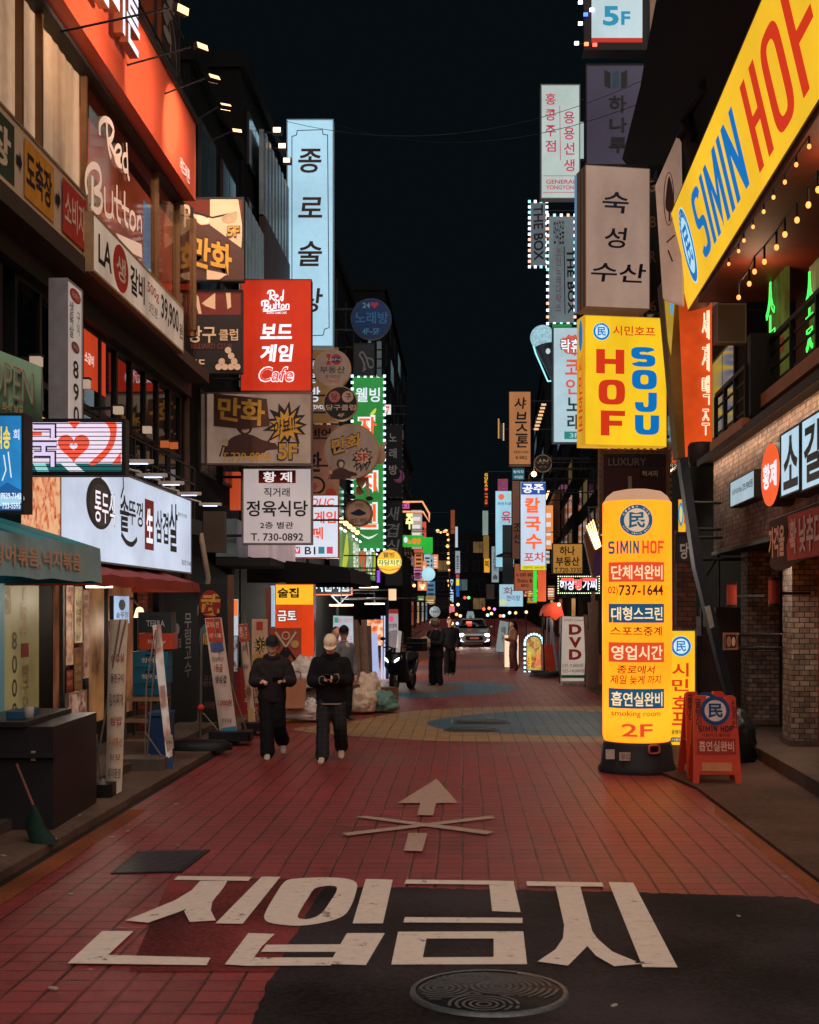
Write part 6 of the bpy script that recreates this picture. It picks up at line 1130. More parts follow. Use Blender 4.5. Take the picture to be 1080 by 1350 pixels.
# shabu board and warm facade behind
f = F(62); sign('vertical_sign', 'tan vertical board with dark brush characters for a hot pot house', f, (671, 516, 700, 615), .4, lit((178, 118, 74), .7, .12), paint((60, 40, 34), .5), [('t', c_, (678 + i * .8, v, 694 + i * .8, v + 15), INK, .024, .1) for i, (c_, v) in enumerate((('샤', 524), ('브', 543), ('스', 559), ('톤', 575)))] + [('t', '샤브샤브', (677, 594, 697, 598), INK), ('t', '& BBQ', (680, 601, 695, 606), INK), ('r', (671, 612, 700, 614), BROWN)], arm=XR(62), rim=.02)
fr = RW(3.5); xa, xb = fr.px(703, 580)[0], fr.px(731, 580)[0]
mb = MB(); mb.box(fr, xa, xb, 7.0, 10.2, -.4, 0, paint((120, 80, 58), .7, 0, .3, 2)); o = mk('lit_facade', mb, None, 'warm lit beige facade panel beyond the coin karaoke sign', 'panel')
mb = MB(); mb.box(fr, xa, xb, 10.2, 10.3, .3, .5, DK); mb.box(fr, xa + .2, xb - .2, 10.14, 10.19, .33, .47, glowN((255, 190, 130), 3)); mk('cornice_light', mb, o); lamp('SPOT', fr.pt((xa + xb) / 2, 10.1, .45), 500, (1, .76, .5), .1, fr.pt((xa + xb) / 2, 7.5, -.1), 130, .6, o)
mb = MB()
for k in range(8): x, z = F(64).px(704 + k * 1.4, 566 - k * -1 + 0 if False else 534 + (7 - k) * 4.4 if False else 567 - k * 4.6); F_ = F(64); mb.box(F_, x, x + .22, z, z + .09, 0, .05, glowN((230, 180, 130), 1.1))
mk('louvre_lamp', mb, None, 'stepped stack of warm louvre lamps on the dark wall beside the tan board', 'lamp')
rs = round_sign('round black cafe sign with pale initials in front of the warm facade', 716, 611, 12, 60, paint((36, 32, 32), .5), paint((150, 120, 90), .5), [('t', 'AN', (709, 605, 723, 611), paint((190, 170, 150), .5), .014), ('t', '안국', (711, 614, 721, 617), paint((150, 130, 110), .5)), ('o', (716, 611, 11.5, 11.5, .8), paint((150, 130, 110), .5))], armx=XR(60))
mb = MB(); p = P(704, 625, 58); mb.ball(p, .12, glowN((255, 200, 140), 4), 10, 8); mb.tube([p, p + V((0, 0, .5)), (XR(58), 58, p.z + .5)], .03, BLK, 6); lamp('POINT', p - V((0, .3, 0)), 90, (1, .75, .5), .15); mk('bulb_lamp', mb, None, 'bare warm bulb hanging under the tan hot pot board', 'lamp')
for args in [((675, 617, 692, 633), 63, 'small teal board under the tan hot pot board', lit((44, 96, 112), .7, .2), [('t', '밤이지', (677, 620, 690, 624), ink((180, 200, 205))), ('t', '야채곱창', (678, 627, 690, 631), ink((170, 190, 200)))]),
             ((656, 631, 670, 648), 88, 'pinkish far sign with a violet character', lit((150, 70, 84), .75, .3), [('t', '닝', (659, 634, 668, 647), ink((90, 50, 120)), .02)]),
             ((653, 647, 678, 748), 80, 'bright pale blue far lightbox with a red beef character', lit((150, 200, 220), .95, .14), [('e', (661, 655, 4, 4), ink((220, 100, 70))), ('t', '01', (668, 651, 675, 659), ink((170, 180, 90)), .02), ('t', '파전지글', (656, 662, 674, 666), ink((60, 70, 80))), ('t', '육', (661, 674, 674, 690), ink((190, 50, 60)), .02), ('t', '개', (662, 700, 673, 712), ink((190, 60, 60)), .02)]),
             ((675, 633, 690, 737), 72, 'dull pink vertical sign half hidden by the knife noodle lightbox', paint((170, 120, 104), .6, 0, .2, 1), [('t', '조\n선', (677, 690, 688, 716), INK, .012)]),
             ((686, 635, 720, 752), 60, 'white knife noodle lightbox with orange characters under a blue header', lit((190, 206, 226), .95, .1), [('r', (687, 636, 719.5, 652), ink((34, 74, 150))), ('t', '공주', (689, 638, 717, 650), WI, .026), ('t', '칼', (692, 656, 712, 676), ORI, .035), ('t', '국', (692, 681, 713, 700), ORI, .035), ('t', '수', (693, 704, 715, 724), ORI, .03), ('t', '포차', (691, 728, 718, 741), ink((190, 80, 70)), .02), ('r', (687, 745, 719.5, 751.5), ink((214, 196, 40))), ('t', '연중무휴 1544-7077', (690, 746.5, 718, 750), ink((90, 80, 20)))]),
             ((678, 743, 705, 779), 66, 'terracotta board reading a shabu offer below the noodle lightbox', lit((176, 92, 58), .65, .12), [('t', 'u can eat', (681, 755, 703, 760), INK), ('t', 'Shabu &', (682, 763, 702, 768), INK), ('t', 'BBQ', (687, 770, 697, 774.5), INK)]),
             ((658, 770, 690, 800), 78, 'pale blue pancake house lightbox with brush lettering', lit((160, 200, 218), .9, .12), [('t', '화', (664, 774, 677, 784), ink((130, 60, 80)), .012), ('t', '전이랑', (668, 785, 686, 792), ink((70, 60, 90)), .012), ('e', (663, 794, 5, 4), ink((190, 200, 150)))]),
             ((648, 720, 658, 768), 96, 'narrow pale vertical sign with a small house mark', lit((140, 156, 162), .75, .14), [('t', '오\n대\n포', (650, 728, 656, 752), ink((60, 70, 76))), ('p', [(650, 764), (650, 760), (653, 757), (656, 760), (656, 764)], ink((60, 70, 76)))]),
             ((636, 673, 644, 706), 110, 'thin pale far vertical sign above the amber one', lit((130, 150, 140), .8, .2), []),
             ((637, 706, 645, 736), 112, 'dim amber far vertical sign', lit((140, 110, 50), .7, .25), []),
             ((638, 736, 646, 755), 108, 'bright yellow far box sign below the amber one', lit((220, 160, 40), .9, .1), [('t', '복', (639, 739, 645, 748), INK)]),
             ((641, 770, 652, 790), 100, 'dark far canopy front with warm lettering', lit((60, 50, 44), .5, .2), [])]:
 b, Y, lab, face, its = args; sign('vertical_sign' if b[3] - b[1] > b[2] - b[0] else 'lightbox_sign', lab, F(Y), b, .35, face, DK, its, arm=XR(Y), rim=.02)
sign('slate_board', 'dark slate panel standing beside the pale blue beef sign', F(76), (663, 692, 677, 770), .3, paint((70, 84, 90), .6), DK, (), 'panel', arm=XR(76), rim=0)
mb = MB(); p = P(668, 732, 75); mb.lathe(p, [(.5, -.1), (.46, .0), (.2, .12), (.05, .16)], BLK, 18, 1.2); mb.tube([p, (XR(75), 75, p.z + .1)], .04, BLK, 6); mk('saucer_lamp', mb, None, 'black saucer shaped lamp shade by the pale blue beef sign', 'lamp')
f = F(100); mb = MB()
for i, ch in enumerate('GUKA'): x0, z1 = f.px(639, 624 + i * 4.6); x1, z0 = f.px(643, 628 + i * 4.6); mb.text(f, ch, x0, z0, x1, z1, .1, glowN((232, 168, 50), 1.1), .03)
x, z = f.px(641, 645); mb.ell(f, x, z, .12, .12, .1, glowN((220, 80, 50), 1.2), 12)
for i in range(4): x0, z1 = f.px(639, 650 + i * 4); x1, z0 = f.px(643, 653 + i * 4); mb.text(f, '카페소통'[i], x0, z0, x1, z1, .1, glowN((220, 90, 40), 1.1), .03)
o = mk('neon_sign', mb, None, 'tiny amber and red neon column of letters far down the street', 'neon sign')
mb = MB(); x0, z1 = f.px(638, 622); x1, z0 = f.px(644, 668); mb.box(f, x0, x1, z0, z1, -.2, 0, BLK); mb.tube([f.pt(x1, z1, -.1), (XR(100), 100, z1)], .05, DK, 6); mk('backing', mb, o)
f = F(96); mb = MB(); x0, z1 = f.px(657, 552); mb.prism(f, [f.px(*p) for p in [(657, 552), (662, 560), (666, 580), (657, 578)]], -.2, 0, paint((70, 56, 46), .6)); o = mk('corner_sign', mb, None, 'small slanted sign edged with tiny lamps high on the far row', 'sign')
mb = MB(); [mb.box(f, *(lambda q: (q[0] - .04, q[0] + .04, q[1] - .05, q[1] + .05))(f.px(664, 559 + k * 2.6)), .01, .05, glowN((210, 190, 150), 1)) for k in range(9)]; mb.tube([f.pt(*f.px(657.5, 552), .02), f.pt(*f.px(657.5, 578), .02)], .05, glowN((190, 140, 80), .9), 6); mk('lamp_edge', mb, o); mb = MB(); mb.tube([f.pt(*f.px(664, 566), -.1), (XR(96), 96.1, f.px(664, 566)[1])], .05, DK, 6); mk('bracket', mb, o)
# yellow tubes, green tube
f = F(58); sign('tube_sign', 'slanted green neon tube hanging below the noodle lightbox', f, (703, 752, 708, 793), .15, lit((60, 220, 60), .95, .1), DK, (), rim=0, arm=XR(58));
fx = F(57.5, .3, 712); sign('lightbox_sign', 'glowing orange box lamp beside the green tube', fx, (709, 752, 720, 793), .4, lit((226, 92, 52), .9, .2), DK, (), rim=0, arm=XR(57.5))
f = F(44); sign('board_sign', 'dull yellow estate agent board with bold black lettering', f, (728, 716, 769, 757), .12, lit((196, 138, 62), .6, .12), DK, [('t', '하나', (738, 720, 758, 732), INK, .026), ('t', '부동산', (733, 734, 764, 746), INK, .026), ('t', 'T.720-3335', (731, 748.5, 767, 755), INK, .014)], arm=XR(44), cat='sign board')
f = F(42); GB = [glowN((255, 250, 200), 1.6), glowN((200, 255, 190), 1.5)]
sign('led_screen', 'black LED sign with red and white scrolling characters in a dotted frame', f, (736, 760, 790, 782), .15, paint((16, 16, 20), .4), BLK, [('t', '해장명가찌', (738, 763, 787, 778), glowN((225, 225, 245), 1.2), .03), ('t', '명', (757, 763, 767, 777), glowN((240, 90, 80), 1.3), .05), ('r', (740, 762, 756, 766), glowN((240, 90, 80), 1.1)), ('r', (768, 762, 785, 766), glowN((240, 90, 80), 1.1))], arm=XR(42), bulbs=(GB, .065, .016))
mb = MB(); f = F(33); q = [f.px(*p) for p in [(772, 694), (783, 684), (793, 720), (785, 725)]]; mb.prism(f, q, -.15, 0, BLK); o = mk('heater_lamp', mb, None, 'tilted lamp with four glowing bars behind the yellow pillar', 'lamp')
mb = MB()
for k in range(4): t = (k + .5) / 4; a = V(q[0]) * (1 - t) + V(q[1]) * t; b = V(q[3]) * (1 - t) + V(q[2]) * t; mb.stroke(f, [a, b], .034, .01, glowN((255, 205, 140), 2.2))
mk('heating_bar', mb, o); lamp('POINT', f.pt(*f.px(782, 712), .35), 60, (1, .8, .55), .2, parent=o); mb = MB(); mb.tube([f.pt(*f.px(780, 686), -.1), f.pt(*f.px(776, 668), -.1), (XR(33), 33.5, f.px(0, 668)[1])], .03, DK, 6); mk('bracket', mb, o)
mb = MB(); f = F(35); x0, z1 = f.px(768, 700); x1, z0 = f.px(796, 760); mb.prism(f, [f.px(*p) for p in [(770, 706), (786, 688), (796, 700), (796, 757), (782, 762)]], -.3, 0, paint((120, 72, 52), .7, 0, .3, 2)); draw(mb, f, [('p', [(784, 728), (796, 722), (796, 757), (782, 762)], paint((90, 60, 120), .7))], 0); mb.tube([f.pt(*f.px(796, 730), -.1), (XR(35), 35.1, f.px(0, 730)[1])], .04, DK, 6); mk('board_sign', mb, None, 'brown and violet board half hidden behind the yellow pillar', 'sign board')
# LUXURY framed panel below the big yellow lightbox
f = F(31.8); lx = sign('framed_sign', 'dark panel framed by unlit bulbs with pale lettering, below the yellow lightbox', f, (790, 593, 884, 705), .2, paint((70, 38, 34), .5, 0, .4, 1.5), paint((120, 92, 70), .5), [('r', (800, 601, 878, 616), paint((44, 36, 36), .5)), ('t', 'LUXURY', (802, 604, 852, 614), paint((130, 110, 100), .6), .006), ('r', (844, 619, 869, 630), paint((40, 34, 34), .5)), ('t', '럭셔리', (847, 620.5, 867, 628.5), paint((200, 170, 130), .6), .02), ('r', (828, 628, 833, 645), paint((150, 130, 100), .6))], arm=XR(31.8), rim=.1, bulbs=(paint((150, 116, 90), .4), .14, .03))
# ================================================================ STREET OBJECTS
# yellow glowing pillar balloon
c = G(840, 1010); Yp = 17.3; c = V(((840 - CX) / FPX * Yp, Yp, 0)); s = Yp / FPX
PILM = lit((222, 142, 30), .9, .2, (1.6, 1.6, 1.1)); r = 45 * s
zq = lambda v: HC - (v - VH) * s
mb = MB(); mb.lathe(c, [(r + .05, 0.0), (r + .06, .05), (r + .03, .10), (r - .0, .35), (r - .03, zq(974)), (.05, zq(973))], paint((38, 36, 40), .6, 0, .3, 5), 40)
o = mk('pillar_balloon', mb, None, 'tall glowing yellow pillar sign for the beer hall on a black round base', 'pillar sign', origin=c)
mb = MB(); mb.lathe(c, [(r - .02, zq(976)), (r, zq(970)), (r + .005, zq(820)), (r, zq(664)), (r - .01, zq(662))], PILM, 48); mk('sleeve', mb, o)
mb = MB(); mb.lathe(c, [(r - .012, zq(662)), (r - .05, zq(655)), (r * .7, zq(648.5)), (r * .35, zq(645.5)), (.01, zq(645))], lit((196, 150, 120), .8, .1), 40); mk('dome', mb, o)
class Cyl:
 """wraps pixel coordinates of the photo on to the pillar's own curved face"""
 def __init__(s_, c, r): s_.c = c; s_.r = r; s_.R = V((1, 0, 0)); s_.U = V((0, 0, 1)); s_.N = V((0, -1, 0)); s_.O = V(c)
 def px(s_, u, v):
  Yf = Yp - s_.r; x = (u - CX) / FPX * Yp - s_.c.x; return x * 1.02, HC - (v - VH) / FPX * (Yp - s_.r * .86)
 def pt(s_, x, z, d=0.0):
  k = max(-.98, min(.98, x / s_.r)); a = math.asin(k) - math.atan2(s_.c.x, s_.c.y) * 0; rr = s_.r + d
  return V((s_.c.x + rr * math.sin(a), s_.c.y - rr * math.cos(a), z))
b_ = PILM.node_tree; pb_ = b_.nodes['Principled BSDF']; tl = b_.nodes.new('ShaderNodeBsdfTranslucent'); tl.inputs[0].default_value = (*lin((255, 190, 70)), 1); ad = b_.nodes.new('ShaderNodeAddShader')
b_.links.new(pb_.outputs[0], ad.inputs[0]); b_.links.new(tl.outputs[0], ad.inputs[1]); b_.links.new(ad.outputs[0], b_.nodes['Material Output'].inputs[0])
lamp('POINT', c + V((0, 0, .7)), 3.5, (1, .74, .38), .12, parent=o, name='inner_lamp')
cy = Cyl(c, r); PR = ink((206, 70, 40)); PB = ink((24, 74, 104)); PW = ink((240, 208, 160)); PK = ink((44, 32, 24))
mb = MB()
def crect(u0, v0, u1, v1, d, m):
 n = 10; (x0, z1), (x1, z0) = cy.px(u0, v0), cy.px(u1, v1); vs = []
 for i in range(n + 1): x = x0 + (x1 - x0) * i / n; vs += [cy.pt(x, z0, d), cy.pt(x, z1, d)]
 mb.add(vs, [(2 * i, 2 * i + 2, 2 * i + 3, 2 * i + 1) for i in range(n)], m)
def ctext(t, u0, v0, u1, v1, m, b=.014, sh=0):
 (x0, z1), (x1, z0) = cy.px(u0, v0), cy.px(u1, v1); mb.text(cy, t, x0, z0, x1, z1, .016, m, b, sh)
x, z = cy.px(832.5, 686); rr = 20.5 * s
def cdisc(x, z, r0, r1, d, m):
 n = 40; vs = [cy.pt(x + q * math.cos(2 * math.pi * k / n), z + q * math.sin(2 * math.pi * k / n), d) for q in (r0, r1) for k in range(n)]; mb.add(vs, [(k, (k + 1) % n, n + (k + 1) % n, n + k) for k in range(n)], m)
for k in range(8): cdisc(x, z, rr * k / 8, rr * (k + 1) / 8, .006, ink((196, 170, 140)))
cdisc(x, z, rr * .74, rr * .97, .010, PB); mb.text(cy, '民', x - rr * .5, z - rr * .5, x + rr * .5, z + rr * .5, .012, PB, .026)
for i, ch in enumerate('SIMIN HOF'):
 if ch != ' ': a = math.pi * (.85 - .7 * i / 8); mb.text(cy, ch, x + rr * .85 * math.cos(a) - .011, z + rr * .85 * math.sin(a) - .013, x + rr * .85 * math.cos(a) + .011, z + rr * .85 * math.sin(a) + .013, .014, ink((196, 170, 140)), .01)
for i, ch in enumerate('SOJU SINCE 1999'):
 if ch != ' ': a = math.pi * (1.15 + .7 * i / 14); mb.text(cy, ch, x + rr * .85 * math.cos(a) - .008, z + rr * .85 * math.sin(a) - .010, x + rr * .85 * math.cos(a) + .008, z + rr * .85 * math.sin(a) + .010, .014, ink((196, 170, 140)))
for word, ua, ub, m in (('SIMIN', 801, 835, PB), ('HOF', 839, 867, PR)):
 (xa, za), (xb, zb_) = cy.px(ua, 713), cy.px(ub, 730); wd = [{'I': .45, 'M': 1.3}.get(ch, 1.0) for ch in word]; g_ = .22; k_ = (xb - xa) / (sum(wd) + g_ * (len(wd) - 1)); q = xa
 for ch, w_ in zip(word, wd): letter(mb, cy, ch, q, q + w_ * k_, zb_, za, k_ * .27, .016, m, .03); q += (w_ + g_) * k_
for v0, v1, m, t in ((741, 767, PR, '단체석완비'), (796, 821, PB, '대형스크린'), (847, 873, PR, '영업시간'), (908, 934, PB, '흡연실완비')):
 crect(801, v0, 868, v1, .008, m); ctext(t, 804, v0 + 4, 865, v1 - 3, PW, .018)
ctext('02)', 801, 773, 811, 785, PK, .004); ctext('737-1644', 812, 771, 866, 785, PK, .02); ctext('스포츠중계', 803, 826, 864, 838, PK, .012); ctext('종로에서', 810, 877, 855, 888, PK, .012, .12); ctext('제일 늦게 까지', 803, 890, 863, 902, PK, .008, .12); ctext('smoking room', 804, 937, 862, 946, PK, .004); ctext('2F', 815, 954, 852, 971, PR, .016)
mk('lettering', mb, o)
mb = MB(); fr = Fr(c + V((0, -r - .035, 0)), (1, 0, 0), (0, .10, 1))
draw(mb, fr, [('r', (799, 988, 811, 1001), paint((190, 170, 160), .6)), ('r', (817, 992, 833, 1003), paint((186, 160, 150), .6)), ('t', '전기\n주의', (819, 993.5, 831, 1001.5), paint((120, 70, 70), .6))], -.03); mk('sticker', mb, o)
fr = Fr(c + V((.16, -r + .01, 0)), (1, .38, 0), (0, .06, 1)); mb = MB(); x, z = fr.px(861, 988); mb.tube([fr.pt(x + .075 * math.copysign(abs(math.cos(a)) ** .5, math.cos(a)), z + .05 * math.copysign(abs(math.sin(a)) ** .6, math.sin(a)), .02) for a in [2 * math.pi * k / 24 for k in range(25)]], .014, paint((190, 90, 60), .5), 6); mb.tube([fr.pt(x, z, -.05), fr.pt(x, z, .01)], .05, BLK, 8); mk('handle', mb, o)
# yellow vertical lightbox behind, A-frames, bag
f = F(20.2, .12, 900); sign('lightbox_sign', 'yellow vertical lightbox with red characters standing behind the pillar and red floor boards', f, (883, 830, 918, 1000), .22, lit((240, 186, 34), .96, .1), paint((60, 100, 96), .5), [('e', (898, 852, 13.5, 13.5), ink((190, 220, 230))), ('o', (898, 852, 13, 13, 3), BLI), ('t', '民', (891.5, 845, 904.5, 859), BLI, .02), ('t', '시', (886, 874, 908, 892), RDI, .02), ('t', '민', (886, 895, 908, 911), RDI, .02), ('t', '호', (886, 917, 908, 935), RDI, .02), ('t', '프', (886, 939, 908, 956), RDI, .02), ('t', '골뱅이/노가리', (885, 962, 915, 968), PK), ('r', (884, 972, 917, 978), ink((30, 50, 60))), ('t', '시원한생맥주', (885, 973, 915, 977), PW)], rim=.02)
def aframe(label, u, v, Y, w, h, col, yaw, items_fn):
 p = P(u, v, Y); p.z = .035; Rv = V((math.cos(yaw), -math.sin(yaw), 0)); fw = V((-math.sin(yaw), -math.cos(yaw), 0)); o = root('floor_board', p, label, 'floor board', None)
 m = paint(col, .45, 0, .12, 4)
 for sgn, nm_ in ((1, 'front_panel'), (-1, 'rear_panel')):
  ft = p + fw * (.20 * sgn); U = (p + V((0, 0, h)) + fw * (.03 * sgn) - ft).normalized(); fr = Fr(ft, Rv * sgn, U); H2 = h * 1.02; mb = MB(); hw = w / 2; W2 = hw * .88
  mb.prism(fr, [(-hw, 0), (-hw + .07, 0), (-hw + .08, .10), (hw - .08, .10), (hw - .07, 0), (hw, 0), (W2, H2 * .97), (W2 - .03, H2), (.10, H2), (.10, H2 - .05), (-.10, H2 - .05), (-.10, H2), (-W2 + .03, H2), (-W2, H2 * .97)], -.025, 0, m); pt_ = mk(nm_, mb, o)
  mb = MB(); mb.box(fr, -hw * .62, hw * .62, .14, .24, .001, .012, paint((210, 130, 90), .6)); mb.box(fr, -hw * .8, hw * .8, .34, .52, .001, .006, paint((170, 44, 34), .5)); mk('inset', mb, pt_)
  if sgn == 1:
   mb = MB(); k = h / 1.02; mb.ell(fr, 0, .86 * k, .165, .165, .004, paint((236, 210, 200), .5), 32); mb.ring(fr, 0, .86 * k, .17, .17, .045, .007, paint((28, 66, 120), .5), 32); mb.text(fr, '民', -.085, .775 * k, .085, .945 * k, .009, paint((28, 66, 120), .5), .03)
   q = -hw * .72; k2 = hw * 1.44 / 9.6
   for ch in 'SIMIN HOF':
    w_ = {'I': .5, 'M': 1.3, ' ': .5}.get(ch, 1.0);
    if ch != ' ': letter(mb, fr, ch, q, q + w_ * k2, .61 * k, .68 * k, k2 * .28, .006, INK, .014)
    q += (w_ + .22) * k2
   0; mb.text(fr, '시원하고 즐거운', -hw * .6, .55 * k, hw * .6, .59 * k, .006, INK, .006); mb.text(fr, '흡연실완비', -hw * .72, .37, hw * .72, .49, .009, paint((226, 170, 150), .5), .02)
   for xx, t in ((-hw * .82, '골뱅이'), (hw * .66, '시장치킨')): mb.text(fr, '\n'.join(t), xx, .66 * k, xx + .07, 1.0 * k, .006, INK, .008)
   mk('lettering', mb, pt_)
 mb = MB()
 for x in (-w * .42, w * .42): mb.tube([p + Rv * x + fw * .11 + V((0, 0, .42)), p + Rv * x - fw * .11 + V((0, 0, .42))], .008, STEEL, 5)
 mk('hinge_strap', mb, o); return o
aframe('red folding floor board in front, printed with a round blue emblem', 942, 1040, 16.0, .56, 1.00, (206, 66, 40), .05, None)
aframe('red folding floor board half hidden behind its twin', 929, 1028, 16.75, .56, 1.0, (200, 60, 36), -.1, None)
def blob(name, label, p, r, sc, mat, seed, amp=.22, cat='bag', group=None, sag=True, fr_=1.6):
 random.seed(seed); off = V((seed * 3.1, seed * 1.7, 0)); mb = MB(); n, m = 40, 28; rings = []
 for i in range(m + 1):
  th = math.pi * min(max(i / m, .01), .99); ring = []
  for k in range(n):
   q = V((math.sin(th) * math.cos(2 * math.pi * k / n), math.sin(th) * math.sin(2 * math.pi * k / n), math.cos(th)))
   d_ = 1 + amp * mnoise.noise(q * fr_ + off) - amp * .9 * abs(mnoise.noise(q * fr_ * 2.2 + off)) + amp * .5 * abs(mnoise.noise(q * 7 + off)) - amp * .45 * abs(mnoise.noise(q * 13 + off))
   w = V((q.x * sc[0], q.y * sc[1], q.z * sc[2])) * r * d_
   if sag and w.z < -.55 * r * sc[2]: w.z = -.55 * r * sc[2] + (w.z + .55 * r * sc[2]) * .1
   ring.append(V(p) + w + V((0, 0, .6 * r * sc[2])))
  rings.append(ring)
 mb.loft(rings, mat); return mk(name, mb, None, label, cat, group)
blob('garbage_bag', 'black bin bag slumped against the step beside the red floor boards', (P(976, 1002, 17.9).x, 18.1, .0), .36, (.75, .75, 1.25), paint((30, 32, 34), .25, 0, .3, 3), 5)
# DVD floor sign, led arch and clutter on the right pavement
DVW = lit((184, 168, 154), .72, .2)
def stand_board(label, Y, q, th, face, items, lean=True, group=None, legs=True):
 """sandwich board given by its four photo corners bl, br, tr, tl at depth Y; leans back and stands on the ground"""
 z0 = .035; fr = Fr(P(q[0][0], q[0][1], Y), (1, 0, 0), (0, math.sin(R_(6)), math.cos(R_(6)))); pts = [fr.px(*p) for p in q]; mb = MB(); mb.prism(fr, pts, -th, 0, paint((150, 140, 130), .5)); o = mk('floor_sign', mb, None, label, 'floor sign', group)
 cx_ = sum(p[0] for p in pts) / 4; cz = sum(p[1] for p in pts) / 4; mb = MB(); mb.poly(fr, [(cx_ + (a - cx_) * .96, cz + (b - cz) * .985) for a, b in pts], .003, face); mk('face_panel', mb, o)
 if items: mb = MB(); draw(mb, fr, items, .004); mk('lettering', mb, o)
 mb = MB(); t = [fr.pt(*pts[3], -th), fr.pt(*pts[2], -th)]; b_ = [V((t[0].x, t[0].y + .55, .03)), V((t[1].x, t[1].y + .55, .03))]
 for i in range(2): mb.tube([t[i], b_[i]], .015, STEEL, 6)
 mk('leg', mb, o); return o
stand_board('white folding board with three large red capitals and prices', 36.0, [(739, 907), (770, 909), (775, 813), (741, 812)], .04, DVW, [('t', 'DVD Luxury', (744, 816, 773, 820), paint((180, 70, 60), .6), .01)] + [('t', ch, (750, v, 767, v + 14), paint((186, 50, 44), .6), .05) for ch, v in (('D', 823), ('V', 840), ('D', 856))] + [('t', '1인-7,000원', (742, 875, 769, 880), paint((150, 56, 50), .6), .008), ('t', '2인-14,000원', (742, 882, 770, 887), paint((150, 56, 50), .6), .008), ('r', (740, 890, 772, 894), paint((40, 110, 80), .6)), ('r', (740, 898, 771, 905), paint((170, 156, 146), .6)), ('t', '청소년출입금지 업소', (742, 900, 769, 904), INK, .01)])
f = F(43.5); mb = MB(); pts = [(692, 886), (716, 886), (716, 850)] + [(704 + 12 * math.cos(a), 848 - 12 * math.sin(a)) for a in [math.pi * k / 10 for k in range(11)]] + [(692, 850)]
q = [f.px(*p) for p in pts]; mb.prism(f, q, -.25, 0, paint((60, 70, 80), .5)); o = mk('arch_sign', mb, None, 'arched floor sign with a dotted white LED outline and colourful menu', 'floor sign')
cx_, cz = f.px(704, 864); mb = MB(); mb.poly(f, [(cx_ + (a - cx_) * .8, cz + (b - cz) * .88) for a, b in q], .004, foodmat((60, 90, 60), (180, 80, 50), (210, 190, 90), 7, .7)); draw(mb, f, [('t', '순\n대\n국', (695, 858, 701, 880), ink((230, 190, 60)), .03), ('t', '곱\n창', (706, 860, 713, 880), ink((236, 110, 70)), .03)], .006); mk('face_panel', mb, o)
mb = MB()
for i in range(len(q)):
 a, b = V(q[i]), V(q[(i + 1) % len(q)]); k = max(1, int((b - a).length / .14))
 for j in range(k): p = a + (b - a) * j / k; mb.box(f, p.x - .035, p.x + .035, p.y - .035, p.y + .035, .01, .04, glowN((200, 240, 255), 1.6))
mk('bulb_border', mb, o)
f = F(46.5); bx_ = sign('lightbox_sign', 'warm plain white lightbox standing on the paving behind the woman', f, (665, 837, 684, 880), .3, lit((250, 214, 176), .97, .06), paint((150, 120, 100), .5), (), 'floor sign', rim=.01)
mb = MB(); x0, z0 = f.px(664, 880); x1, _ = f.px(686, 880);
for x in (x0 + .05, x1 - .15): mb.box(f, x, x + .14, .0, z0, -.25, .05, BLK)
mb.box(f, x0, x1, .06, .12, -.2, .0, BLK); mk('base', mb, bx_)
stand_board('pale leaning notice board beyond the woman, narrower at its top', 52.0, [(653, 859), (668, 860), (671, 820), (659, 818)], .04, lit((150, 160, 160), .5, .2), [('t', '메\n뉴', (661, 826, 667, 846), INK)])
stand_board('second pale board just behind the leaning notice board', 55.0, [(668, 850), (681, 851), (680, 822), (669, 822)], .04, paint((150, 140, 126), .6), [])
# tent stall, poles, pile of timber on the right side
f = F(41); mb = MB(); mb.prism(f, [f.px(*p) for p in sm([(716, 812), (722, 798), (736, 794), (741, 802), (744, 815), (738, 813), (733, 818), (724, 812)], 2, True)], -1.2, 0, paint((196, 62, 34), .7, 0, .2, 3)); o = mk('stall_tent', mb, None, 'small red orange tent roof of a street stall behind the DVD board', 'stall')
mb = MB(); x0, z1 = f.px(719, 850); x1, z0 = f.px(735, 880); mb.box(f, x0, x1, .05, z1, -1.1, -.05, paint((190, 64, 36), .7, 0, .3, 3)); mk('counter', mb, o)
mb = MB()
for u in (717, 722, 727, 740): x, z = f.px(u, 814); mb.tube([f.pt(x, .04, -.1), f.pt(x, z, -.1)], .03, paint((130, 112, 112), .5), 6)
for a, b in (((725, 815), (736, 888)), ((741, 812), (737, 890))): mb.tube([f.pt(*f.px(*a), .1), f.pt(f.px(*b)[0], .04, .1)], .05, paint((120, 124, 140), .4), 6)
mk('pole', mb, o)
mb = MB(); p = P(737, 797, 40.9); mb.ball(p, .05, glowN((255, 220, 180), 4), 8, 6); mk('bulb', mb, o); lamp('POINT', p - V((0, .3, .1)), 14, (1, .84, .66), .1, parent=o)
mb = MB(); p = P(720, 893, 40); mb.lathe((p.x, 40, .035), [(.5, 0), (.5, .10), (.42, .16), (.05, .18)], BLK, 16, 1.0, .6); mb.tube([(p.x - .05, 40, .17), (p.x - .1, 40, 1.9)], .03, DK, 6); mk('flag_base', mb, None, 'black weighted pole base on the paving beside the LED arch sign', 'pole base')
mb = MB(); random.seed(3)
for k in range(7): x = P(776 + k * 2.4, 0, 34.5).x; mb.box(Fr((x, 34.5 + .08 * k, .04), (1, 0, random.uniform(-.05, .1)), (random.uniform(-.12, .05), .1, 1)), -.05, .05, 0, random.uniform(1.4, 2.6), -.03, .03, paint((116, 88, 78), .7, 0, .3, 4))
mk('timber_stack', mb, None, 'planks and poles leaning together between the DVD board and the pillar', 'timber')
